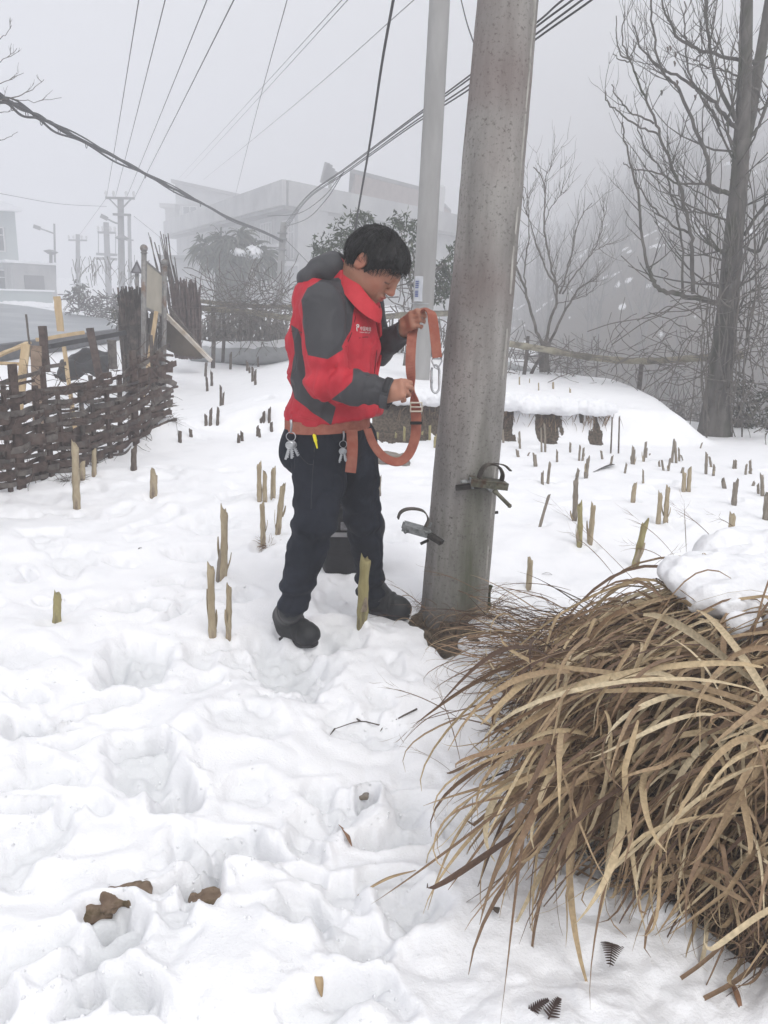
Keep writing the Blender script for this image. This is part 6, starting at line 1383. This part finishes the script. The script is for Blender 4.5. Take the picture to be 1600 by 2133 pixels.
wire([(591, 515, YS), (540, 520, 34.), (505, 545, 44.)], .012, 'thin wires from the short cable pole to the house balcony', mt=WIRE)
# ---------------------------------------------------------------- trees and scrub
TB = mat('tree_bark', (.07, .064, .058), (.14, .13, .12), scale=14, rough=.9, bump=.006, bscale=30, stretch=(1, 1, .3), c3=(.05, .055, .035), s3=5)
TB2 = mat('thin_bark', (.10, .09, .08), (.17, .155, .14), scale=10, rough=.9)
def twigs(m, p, d, L, r, depth, k):
    pts = [p]; n = 4; dd = d.copy()
    for i in range(n): dd = nrm(dd + k.gauss(0, .14)*RT + k.gauss(0, .14)*np.array([0, 1, 0]) + np.array([0, 0, .13])); pts.append(pts[-1]+dd*L/n)
    m.tube(pts, [r*(1-.16*i) for i in range(n+1)], 4 if r < .008 else 5, False)
    if depth > 0:
        for j in range(k.choice([2, 3])):
            t = k.randint(1, n); e_ = nrm(dd + np.array([k.gauss(0, .6), k.gauss(0, .6), k.gauss(.15, .35)])); twigs(m, pts[t], e_, L*k.uniform(.45, .7), r*.55, depth-1, k)
def trace(m, poly, r0, r1, Y, k, dY=.0, tw=6, twL=.35, n=5, seg=7):
    """a limb drawn through photo points at distance Y, wandering dY in depth, with side twigs"""
    N = len(poly); pts = [P(x, y, Y + dY*(i/(N-1))) for i, (x, y) in enumerate(poly)]; q = spline(pts, n); M = len(q)
    r0, r1 = r0*.68, r1*.72; q = [p + np.random.randn(3)*.006 for p in q]; rr_ = [r0 + (r1-r0)*(i/(M-1))**.8 for i in range(M)]; m.tube(q, rr_, seg, True)
    for j in range(tw):
        i = k.randint(int(M*.25), M-2); t = nrm(q[min(i+1, M-1)]-q[max(i-1, 0)]); d = nrm(t*.6 + np.array([k.gauss(0, .5), k.gauss(0, .5), k.gauss(.25, .3)])); twigs(m, q[i], d, twL*k.uniform(.5, 1.2), max(rr_[i]*.45, .004), 1, k)
    return q
c7 = lambda L: [(1020+x*.3625, y*.3625) for x, y in L]; c8 = lambda L: [(1020+x*.3625, 560+y*.3625) for x, y in L]
YT = 9.0; kt = random.Random(5)
g_ = G(1483, 935); YT = max(8.2, min(g_[1], 10.))
tbase = P(1483, 938, YT); bt = empty('bare_tree', tbase, 'tall dark leafless tree at right reaching the top of the photo', 'tree')
m = MB()
tp = [(1482,945),(1490,880),(1498,800),(1508,720),(1517,630),(1526,520),(1535,430),(1541,360),(1545,290)]; rp = [.205,.160,.128,.112,.102,.094,.088,.080,.076]
q = [P(x, y, YT) for x, y in tp]; qs = spline(q, 5); rs = np.interp(np.linspace(0, 8, len(qs)), range(9), rp); m.tube(qs, list(rs), 16)
l1 = spline([P(1544,300,YT), P(1548,230,YT-.02), P(1553,120,YT-.05), P(1556,0,YT-.1), P(1560,-160,YT-.2)], 5); m.tube(l1, list(np.linspace(.075, .045, len(l1))), 12)
l2 = spline([P(1546,310,YT), P(1562,240,YT+.1), P(1578,150,YT+.2), P(1590,80,YT+.3), P(1612,-60,YT+.4)], 5); m.tube(l2, list(np.linspace(.07, .04, len(l2))), 12)
m.build('trunk', TB, bt, smooth=True)
m = MB()
LIMBS = [
 (c8([(1330,205),(1240,180),(1100,150),(980,120),(935,60),(918,0)]) + c7([(900,1500),(870,1300),(850,1100),(800,900),(770,780),(762,700)]), .045, .008, -.3, 4),
 (c7([(1165,1690),(1165,1500),(1155,1340),(1110,1150),(1060,980),(980,780),(930,640),(860,490),(810,350),(770,250),(768,80)]), .034, .007, -.2, 8),
 (c7([(812,352),(745,290),(728,90)]), .014, .006, 0, 0), (c7([(800,352),(750,345),(710,300)]), .011, .005, 0, 0), (c7([(812,350),(826,290),(835,225)]), .011, .005, 0, 0),
 (c7([(980,775),(870,730),(760,660),(690,590),(662,520)]), .015, .008, -.1, 1), (c7([(942,710),(820,650),(740,570),(702,485)]), .014, .007, -.1, 1),
 (c7([(1155,1340),(1050,1290),(930,1180),(850,1050),(835,960)]), .020, .006, -.1, 3),
 (c7([(1105,1690),(1105,1450),(1060,1150),(1000,1000),(900,860),(855,740),(850,660)]), .020, .006, .2, 5),
 (c7([(1375,1110),(1270,1070),(1250,900),(1200,780),(1100,540),(1060,480),(980,380),(940,200),(925,0),(915,-120)]), .034, .010, .2, 8),
 (c7([(1370,1110),(1250,1060),(1090,1050),(960,990),(820,970),(765,930)]), .022, .006, -.2, 4),
 (c7([(1375,1450),(1290,1420),(1200,1320),(1175,1180)]), .028, .006, -.2, 3),
 (c7([(1420,740),(1340,660),(1270,570),(1100,450),(980,390),(870,270),(835,140)]), .034, .008, .2, 6),
 (c7([(1415,700),(1310,480),(1270,300),(1245,150),(1240,0),(1240,-120)]), .032, .014, -.1, 7),
 (c7([(1545,370),(1440,340),(1250,300),(1110,240),(1040,130),(1000,50),(985,-60)]), .030, .010, .1, 6),
 (c7([(1465,1350),(1530,1250),(1600,1170),(1700,1050)]), .030, .012, -.2, 5), (c7([(1465,1420),(1540,1445),(1600,1370),(1700,1300)]), .026, .012, -.1, 5),
 (c7([(1490,800),(1560,700),(1600,560),(1640,420)]), .026, .010, .1, 5), (c7([(1325,1200),(1240,1120),(1150,1080),(1090,1000),(1010,930),(980,870)]), .012, .005, .1, 3),
 (c7([(1320,1230),(1190,1220),(1080,1200),(1000,1130),(960,1010)]), .013, .005, -.2, 4), (c7([(1325,720),(1280,640),(1220,560),(1150,440),(1130,260),(1120,120),(1125,0)]), .020, .008, .1, 5),
 (c7([(1480,900),(1390,820),(1370,700),(1420,500),(1440,300),(1440,100),(1470,-60)]), .018, .010, -.1, 5), (c8([(1420,110),(1500,60),(1600,-30)]), .020, .010, -.1, 4), (c8([(1420,230),(1500,130),(1600,110)]), .018, .008, 0, 4), (c8([(1400,300),(1480,200),(1600,190)]), .014, .008, 0, 4),
 (c7([(1180,350),(1210,320),(1300,260),(1240,180),(1160,120)]), .012, .005, .1, 4), (c7([(1540,520),(1480,480),(1400,420),(1330,400),(1240,380),(1170,340)]), .018, .008, -.1, 5),
]
for (pl, r0, r1, dY, tw) in LIMBS: trace(m, pl, r0, r1, YT-.02, kt, dY, tw*2 if tw else 0, .42)
for i in range(26):
    t = kt.uniform(.3, 1); x0 = 1517+30*(t-.3)+kt.uniform(-8, 8); y0 = 630-480*(t-.3)/.7; d = nrm([kt.gauss(0, .8), kt.gauss(0, .7), kt.uniform(-.1, .9)]); twigs(m, P(x0, y0, YT), d, kt.uniform(.5, 1.1), .012, 2, kt)
m.build('branches', TB, bt, smooth=True)
m = MB()                                                             # creepers on the trunk
for i in range(26):
    x = kt.uniform(1470, 1560); y = kt.uniform(700, 960); pts = [(x, y)]; 
    for j in range(9): x += kt.gauss(2, 7); y -= kt.uniform(30, 60); pts.append((x, y))
    m.tube(spline([P(a, b, YT-.13+kt.uniform(-.1, .12)) for a, b in pts], 3), [.009-.0002*j for j in range(28)], 4, False)
for i in range(20):
    x, y = kt.uniform(1440, 1540), kt.uniform(560, 820); pts = [(x, y)]; vx, vy = kt.uniform(-22, 8), kt.uniform(-10, 22)
    for j in range(7): vx += kt.gauss(0, 8); vy += kt.gauss(2, 7); x += vx; y += vy; pts.append((x, y))
    m.tube(spline([P(a, b, YT-.1) for a, b in pts], 3), .0055, 4, False)
m.build('creepers', TB2, bt, smooth=True)
m = MB()
for (cx, cy_) in c7([(1065,300),(1060,350),(1035,262),(985,518),(1062,475),(1075,460),(1020,268),(1178,545),(1240,1035),(1260,1050),(1150,455),(1545,620)]):
    c = P(cx, cy_, YT-.15); m.ribbon([c, c+[.012, 0, -.02], c+[.015, .004, -.045]], [.02, .028, .006], nrm([1, .5, .3]), .001)
m.build('dead_leaves', BARK, bt)
# smaller bare tree
Y2 = 10.3; t2 = P(1132, 765, Y2); sb = empty('bare_tree', t2, 'smaller pale leafless tree just right of the thick pole', 'tree'); m = MB()
q = [P(*p, Y2) for p in c8([(318,590),(312,520),(318,455),(335,420)])]; m.tube(spline(q, 5), list(np.linspace(.075, .055, 16)), 12); m.build('trunk', TB2, sb, smooth=True); m = MB()
for (pl, r0, r1, dY, tw) in [(c8([(310,450),(262,330),(200,120),(160,0)])+c7([(150,1500),(140,1430)]), .036, .010, -.3, 3), (c7([(215,1710),(200,1560),(220,1400),(225,1250),(215,1120),(195,1060)]), .018, .006, -.3, 3), (c8([(318,440),(345,300),(383,200),(385,90)])+c7([(385,1650),(345,1480),(312,1290),(320,1150),(303,1020),(250,960)]), .034, .008, .1, 7),
   (c7([(385,1640),(330,1560),(285,1450),(240,1310),(205,1200),(180,1090)]), .020, .006, .2, 6), (c8([(340,430),(430,250),(500,130),(560,80),(610,60)]), .030, .006, -.2, 5), (c7([(405,1690),(445,1550),(480,1400),(520,1260),(585,1170)]), .020, .006, .2, 6), (c7([(420,1690),(500,1560),(600,1440),(640,1330),(662,1200)]), .018, .006, .1, 6),
   (c7([(320,1290),(350,1200),(400,1130),(440,1090)]), .010, .004, 0, 4), (c7([(305,1080),(330,1000),(345,970)]), .007, .003, 0, 3), (c7([(600,1440),(690,1400)]), .007, .003, 0, 3), (c8([(385,200),(470,180),(560,150),(620,90)]), .012, .004, .1, 4)]:
    trace(m, pl, r0, r1, Y2, kt, dY, tw*2, .40, seg=6)
m.build('branches', TB2, sb, smooth=True)
# tree tips at the upper left edge
e0 = P(-60, 300, 9.); ul = empty('overhanging_branch', e0, 'thin bare twigs reaching in from the left edge above the cables', 'branch'); m = MB(); kk = random.Random(9)
for pl in ([(-50,110),(0,82),(24,54)], [(-50,190),(10,170),(48,152)], [(-50,215),(20,205),(70,212),(128,203)], [(20,205),(60,190),(92,166)], [(-50,300),(0,292),(36,277)], [(-50,240),(0,235),(40,225)], [(-40,140),(0,128),(35,100)]): trace(m, pl, .009, .003, 9., kk, 0, 2, .14)
m.build('twigs', TB2, ul, smooth=True)

# leafy crowns: many small leaf faces scattered in uneven clusters on short boughs
LEAFG = blade_mat('evergreen_leaves', [(0, (.028, .040, .025)), (.4, (.055, .075, .045)), (.75, (.10, .125, .075)), (1, (.16, .18, .12))])
def crown(name, clusters, Y, lsize, per, mt, parent, droop=.5, asp=.32):
    V = []; F = []; T = []; n = 0
    for (px, py, rp_) in clusters:
        c = P(px, py, Y); R_ = rp_/1600*Y
        for j in range(int(per*max(.4, rp_/30))):
            o = rng.normal(0, 1, 3); o /= np.linalg.norm(o); o = o*R_*rng.random()**.45*[1, 1.2, .8]; b = c+o; 
            for l in range(rng.integers(3, 7)):                      # a whorl of leaves
                d = nrm(rng.normal(0, 1, 3) + o/R_*.7 - np.array([0, 0, droop])); s = nrm(np.cross(d, rng.normal(0, 1, 3))); L = lsize*rng.uniform(.6, 1.25); b2 = b + rng.normal(0, lsize*.35, 3); up_ = np.cross(s, d)*L*.08
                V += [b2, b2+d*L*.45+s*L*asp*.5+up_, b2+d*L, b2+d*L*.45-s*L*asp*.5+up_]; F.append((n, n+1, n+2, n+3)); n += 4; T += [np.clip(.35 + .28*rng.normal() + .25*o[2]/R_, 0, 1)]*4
    return mesh_np(name, V, F, mt, parent=parent, smooth=False, attrs={'tone': T})
def leafy(name, base, trunk, clusters, Y, label, cat, lsize=.11, per=26, mt=None, trr=.05, droop=.5, asp=.32):
    e = empty(name, base, label, cat); m = MB(); q = [P(*t, Y) for t in trunk]; m.tube(spline(q, 4), list(np.linspace(trr, trr*.5, len(spline(q, 4)))), 8); top_ = q[-1]
    for (px, py, rp_) in clusters: c = P(px, py, Y); s0 = q[len(q)//2] if rng.random() < .5 else top_; m.tube([s0, (s0+c)/2-[0, 0, .05], c], [trr*.35, trr*.25, trr*.1], 5, False)
    m.build('trunk', TB2, e, smooth=True); crown('crown', clusters, Y, lsize, per, mt or LEAFG, e, droop, asp); return e
leafy('evergreen_tree', P(770, 700, 12.5), [(770,720),(768,640),(765,560)], [(690,510,30),(672,520,20),(715,485,30),(745,462,28),(705,540,28),(740,520,34),(775,490,34),(738,448,14),(660,515,12),(790,540,34),(722,505,26),(762,450,14)], 12.5, 'drooping dark green leafy tree directly behind the head of the man', 'tree', .10, 24)
leafy('evergreen_tree', P(880, 740, 12.0), [(872,760),(868,690),(868,590)], [(840,468,24),(858,490,24),(850,520,24),(880,545,26),(872,580,24),(905,560,26),(930,548,22),(945,520,16),(925,590,28),(900,600,26),(880,612,18),(940,600,20),(915,620,16),(828,455,10),(868,465,10),(938,575,22)], 12.0, 'drooping green leafy tree between the man and the thick pole', 'tree', .10, 24)
BUSHG = blade_mat('bush_leaves', [(0, (.025, .028, .020)), (.5, (.06, .062, .042)), (1, (.13, .12, .08))]); BUSHR = blade_mat('russet_leaves', [(0, (.04, .022, .022)), (.5, (.11, .055, .05)), (1, (.20, .13, .11))])
leafy('bush', P(165, 625, 30.), [(165,632),(165,600)], [(160,606,14),(172,612,14),(150,616,12),(168,597,9)], 30., 'small dark round bush under the far power pole', 'bush', .22, 22, BUSHG)
leafy('bush', P(262, 668, 16.), [(262,680),(260,630)], [(262,640,22),(245,655,18),(275,618,18),(272,660,20),(250,672,16),(285,640,14)], 16., 'dark leafy bush at the foot of the lamp pole', 'bush', .12, 26, BUSHG)
leafy('bush', P(1540, 960, YT+.6), [(1540,975),(1535,880)], [(1545,830,34),(1575,860,36),(1530,870,30),(1595,900,36),(1560,910,38),(1580,950,36),(1540,800,16),(1600,830,20),(1610,960,40)], YT+.6, 'russet and green bush at the right edge behind the tall tree', 'bush', .075, 30, BUSHG)
leafy('bush', P(1520, 970, YT+.3), [(1545,975),(1548,930)], [(1545,940,28),(1570,955,28),(1530,915,20),(1590,975,28)], YT+.3, 'low reddish bush growing at the foot of the tall tree', 'bush', .06, 26, BUSHR)
# palm
YPm = 30.; pb_ = P(478, 640, YPm); pe = empty('palm_tree', pb_, 'shaggy palm with drooping fronds and a lump of snow in front of the big house', 'tree'); m = MB(); m.tube([P(478, 650, YPm), P(480, 560, YPm), P(482, 505, YPm)], [.42, .40, .36], 12); pm = mat('shaggy_fibre', (.06, .055, .05), (.12, .11, .10), scale=9, rough=1, bump=.05, bscale=8, stretch=(1, 1, .2)); m.build('trunk', pm, pe, smooth=True)
FR = blade_mat('palm_fronds', [(0, (.035, .045, .035)), (.5, (.07, .08, .06)), (1, (.13, .13, .10))]); items = []
for (hx_, hy_, rad_, nf) in ((482, 508, .85, 30), (435, 520, .7, 18), (520, 534, .95, 26), (475, 560, .8, 14)):
    hub = P(hx_, hy_, YPm)
    for f in range(nf):
        a = rng.uniform(0, 6.28); el = rng.uniform(-.5, .9); d = np.array([math.cos(a)*math.cos(el), math.sin(a)*math.cos(el), math.sin(el)]); c = hub + d*rad_*rng.uniform(.35, .8)
        for b in range(14):
            dd = nrm(d + rng.normal(0, .45, 3) + [0, 0, -.25]); L = rng.uniform(.5, 1.0)*rad_; items.append((c, c+dd*L*.35+[0, 0, .05], c+dd*L*.75-[0, 0, .08], c+dd*L-[0, 0, .45*L], .07, rng.random(), nrm(np.cross(dd, rng.normal(0, 1, 3)))))
for k in range(500): a = rng.uniform(0, 6.28); zz = rng.uniform(508, 640); c = P(480, zz, YPm)+[math.cos(a)*.4, math.sin(a)*.4, 0]; items.append((c, c+[math.cos(a)*.15, 0, 0], c+[math.cos(a)*.2, 0, -.3], c+[math.cos(a)*.1, 0, -.7], .06, rng.random()*.6, np.array([1., .3, 0])))
blades('fronds', items, FR, None, None, None, parent=pe, nseg=5)
snow_lump(P(508, 526, YPm-.45), (.42, .3, .13), 'white snow lump caught on the right fronds of the palm, left one', seed=31); snow_lump(P(531, 525, YPm-.45), (.22, .25, .22), 'white snow lump on the frond tip right of the palm, right one', seed=32)

# ---------------------------------------------------------------- bamboo rails, trellis, vines, covered pipe
BAM = mat('old_bamboo', (.20, .18, .13), (.34, .31, .24), scale=10, rough=.75, bump=.002, stretch=(1, 1, 1), c3=(.12, .11, .09), s3=6)
def rail(pts, r, label, mt=BAM, name='bamboo_rail', nodes=True):
    q = spline([P(*p) for p in pts], 8); m = MB(); rr_ = [r*(1 + (.18 if nodes and i % 5 == 0 else 0)) for i in range(len(q))]; m.tube(q, rr_, 8); return tag(m.build(name, mt, base=q[0], smooth=True), label, 'rail')
rail([(1035, 712, 9.6), (1129, 727, 9.6), (1237, 745, 9.5), (1335, 752, 9.3), (1455, 746, 8.9), (1547, 739, 8.6)], .038, 'long weathered bamboo rail crossing behind the bare tree on the right')
rail([(395, 640, 13.), (520, 650, 12.8), (620, 664, 12.6), (760, 662, 12.4), (860, 655, 12.2), (960, 652, 12.)], .045, 'pale bamboo rail running behind the man at shoulder height')
rail([(400, 625, 13.6), (500, 636, 13.4), (620, 640, 13.2)], .035, 'upper thinner bamboo rail of the trellis left of the man')
for (x0, y0, x1, y1, Y, r, lb) in [(444, 640, 443, 770, 12.6, .035, 'tallest trellis post left of the man standing in the snow'), (466, 655, 464, 742, 13.2, .03, 'thin trellis post second from the left'), (500, 660, 500, 738, 13.4, .028, 'thin trellis post third from the left'), (522, 660, 520, 738, 13.4, .028, 'thin trellis post closest to the back of the man'),
      (1337, 755, 1318, 893, 9.6, .032, 'slanting support post under the bamboo rail on the right'), (1100, 700, 1088, 800, 10.0, .026, 'thin dark upright stick just right of the thick pole beneath the rail'), (1128, 740, 1092, 795, 10.2, .022, 'thin stick leaning across below the bamboo rail by the small tree'), (846, 735, 838, 778, 10.5, .03, 'short leaning stick by the hook behind the strap')]:
    m = MB(); m.tube([P(x0, y0, Y), P((x0+x1)/2+2, (y0+y1)/2, Y), P(x1, y1, Y)-[0, 0, .1]], [r*.85, r, r], 7); tag(m.build('trellis_post', GREYW, base=P(x1, y1, Y), smooth=True), lb, 'post', 'thin support posts of the trellis and rail')
def tangle(regions, n, Y, mt, label, name, r=.006, Lst=14, steps=9, base=None, kind='stuff', vert=0.):
    m = MB(); k = random.Random(len(label))
    for i in range(n):
        (x0, y0, x1, y1) = k.choice(regions); x, y = k.uniform(x0, x1), k.uniform(y0, y1); a = k.uniform(0, 6.28) if not vert else -1.57+k.gauss(0, vert); cu = k.gauss(0, .07); pts = []; YY = Y + k.uniform(-.6, .6)
        for j in range(steps): pts.append(P(x, y, YY + .05*j*k.uniform(-1, 1))); a += cu + k.gauss(0, .15 if not vert else .08); x += math.cos(a)*Lst*k.uniform(.6, 1.2); y += math.sin(a)*Lst*k.uniform(.6, 1.2)*.8
        m.tube(spline(pts, 2), r*k.uniform(.6, 1.5), 4, False)
    return tag(m.build(name, mt, base=base or P(regions[0][0], regions[0][3], Y)), label, 'vines', None, kind)
BUSHW = mat('scrub_wood', (.05, .042, .038), (.12, .10, .09), scale=6, rough=.95)
VINE = mat('grey_vine', (.11, .10, .09), (.20, .18, .165), scale=12, rough=.9)
tangle([(430, 600, 610, 680), (420, 620, 600, 660)], 230, 12.8, VINE, 'tangled bare vines covering the trellis rails left of the man', 'trellis_vines', .0045)
tangle([(780, 610, 930, 660)], 40, 12.4, VINE, 'tangled bare vines on the rail between the man and the thick pole', 'trellis_vines', .008)
tangle([(1180, 700, 1470, 800), (1250, 730, 1500, 780), (1420, 700, 1480, 880)], 120, 9.3, VINE, 'tangled bare vines hanging on the bamboo rail at right', 'rail_vines', .0038)
tangle([(1060, 730, 1240, 800)], 130, 10.4, VINE, 'twiggy brush at the back edge of the terrace below the small tree', 'terrace_brush', .0042, 8)
tangle([(1500, 780, 1620, 960), (1480, 600, 1620, 800), (1540, 560, 1640, 760)], 150, YT+.1, TB2, 'thorny brush filling the right edge behind the tall tree', 'thorn_brush', .0045, 12)
tangle([(1280, 850, 1480, 930), (1300, 880, 1460, 935)], 220, 12.5, VINE, 'grey scrub in the hollow beyond the field edge', 'hollow_scrub', .010, 7)
tangle([(430, 668, 600, 742), (360, 700, 600, 740)], 420, 15., mat('dead_reeds', (.13, .12, .11), (.23, .21, .19), scale=8, rough=.95), 'grey dead reeds standing behind the trellis', 'dead_reeds', .016, 9, 6, vert=.18)
tangle([(795, 690, 930, 760)], 120, 13., MATS['dead_reeds'], 'grey dead reeds behind the strap', 'dead_reeds', .012, 8, 6, vert=.25)
tangle([(140, 615, 290, 650), (180, 630, 290, 672)], 420, 26., BUSHW, 'dark roadside scrub along the far curve of the road', 'roadside_scrub', .012, 5, 6)
tangle([(150, 560, 300, 600)], 60, 30., VINE, 'thin saplings behind the roadside scrub', 'saplings', .010, 8, 6, vert=.15)
PIPE = mat('grey_plastic_cover', (.30, .31, .32), (.42, .43, .44), scale=3, rough=.6, bump=.004, bscale=12)
def covered(pts, r, label):
    q = spline([P(*p) for p in pts], 8); m = MB(); m.tube(q, r, 14); e = empty('covered_pipe', q[0], label, 'pipe'); m.build('pipe_body', PIPE, e, smooth=True)
    m = MB(); q2 = [p+np.array([0, .02, r*.45+.02*noise(np.array([i*.37]), np.array([1.]))[0]]) for i, p in enumerate(q)]; m.tube(q2, [r*(.82+.14*noise(np.array([i*.5]), np.array([3.]))[0]) for i in range(len(q2))], 12); m.build('snow_cover', SNOWP, e, smooth=True)
covered([(405, 735, 14.0), (470, 738, 13.6), (540, 738, 13.2), (640, 735, 13.)], .17, 'long snow topped grey pipe lying behind the field left of the man')
covered([(1035, 768, 11.), (1090, 775, 10.8), (1125, 792, 10.6)], .13, 'snow topped grey pipe end lying right of the thick pole')
# picket fence in the hollow
pf = empty('picket_fence', P(1315, 880, 17.), 'far small grey picket fence in the hollow beyond the field', 'fence')
for i in range(20):
    x = 1278+i*4.6; m = MB(); m.beam(P(x, 884, 17.+.08*i), P(x+random.uniform(-1.5, 1.5), 838+random.uniform(-4, 4)+i*.3, 17.+.08*i), .03, .02); m.build('picket', GREYW, pf)
m = MB(); m.beam(P(1276, 868, 17.05), P(1368, 874, 18.6), .04, .03); m.build('cross_rail', GREYW, pf)

# ---------------------------------------------------------------- trees and thicket on the foggy hillside
kh = random.Random(21)
def small_tree(k, h):
    m = MB(); n = k.randint(2, 4); r = h*.014
    for s in range(n):
        d = nrm([k.gauss(0, .22), k.gauss(0, .22), 1]); p = np.array([k.uniform(-.1, .1), 0, -.3])*h*.3; pts = [p]; dd = d
        for i in range(6): dd = nrm(dd+np.array([k.gauss(0, .09), k.gauss(0, .09), .1])); pts.append(pts[-1]+dd*h/6)
        m.tube(pts, [r*(1-.13*i) for i in range(7)], 5, False)
        for i in range(9): j = k.randint(1, 6); twigs(m, pts[j], nrm(dd+np.array([k.gauss(0, .6), k.gauss(0, .6), .2])), h*k.uniform(.12, .26), r*.4, 1, k)
    return m
protos = [small_tree(kh, 1.0) for _ in range(5)]
HT = mat('far_tree_bark', (.10, .095, .09), (.16, .15, .14), scale=3, rough=.95)
pm_ = []
for i, pr in enumerate(protos):
    o = pr.build('hillside_tree', HT, base=(0, 0, 0)); pm_.append(o.data); bpy.data.objects.remove(o)
for i in range(110):
    az = math.radians(kh.uniform(9, 34)); R0 = kh.uniform(32, 120); x, y = R0*math.sin(az), R0*math.cos(az); z = Zs(x, y)
    o = bpy.data.objects.new('hillside_tree', pm_[i % 5]); COL.objects.link(o); o.location = (x, y, z); s = kh.uniform(2.0, 4.2)*(1+R0/150); o.scale = (s, s, s); o.rotation_euler = (0, 0, kh.uniform(0, 6.28))
    tag(o, 'faint bare tree in the fog on the hillside behind the tall tree', 'tree', 'bare trees on the foggy hillside')
m = MB()
for i in range(2600):
    az = math.radians(kh.uniform(3, 38)); R0 = kh.uniform(14, 75); x, y = R0*math.sin(az), R0*math.cos(az)
    if noise(np.array([x*.22]), np.array([y*.14]))[0] < -.05: continue
    z = Zs(x, y) if i % 3 == 0 else None
    if z is None: continue
    for j in range(6):
        xx, yy = x+kh.gauss(0, .5), y+kh.gauss(0, .5); h = kh.uniform(.3, 1.1)*(1+R0/60); lx, ly = kh.gauss(0, .25), kh.gauss(0, .25)
        m.tube([np.array([xx, yy, z-.2]), np.array([xx+lx*h*.5, yy+ly*h*.5, z+h*.6]), np.array([xx+lx*h*1.3, yy+ly*h, z+h])], [.02, .014, .006], 4, False)
tag(m.build('hillside_thicket', HT, base=(12, 35, 0)), 'grey brushwood thicket on the foggy hillside', 'thicket', None, 'stuff')
# ---------------------------------------------------------------- fog
hb = MB(); hb.box((0, 110, 23.5), (420, 240, 57)); ho = hb.build('haze', None)
ho.data.materials.clear(); hm = bpy.data.materials.new('haze'); hm.use_nodes = True; hn = hm.node_tree; hn.nodes.clear()
hv = hn.nodes.new('ShaderNodeVolumePrincipled'); hv.inputs['Color'].default_value = (.93, .94, .97, 1); hv.inputs['Density'].default_value = HAZE; hv.inputs['Anisotropy'].default_value = .2
hq = hn.nodes.new('ShaderNodeOutputMaterial'); hn.links.new(hv.outputs[0], hq.inputs['Volume']); ho.data.materials.append(hm)
tag(ho, kind='stuff')
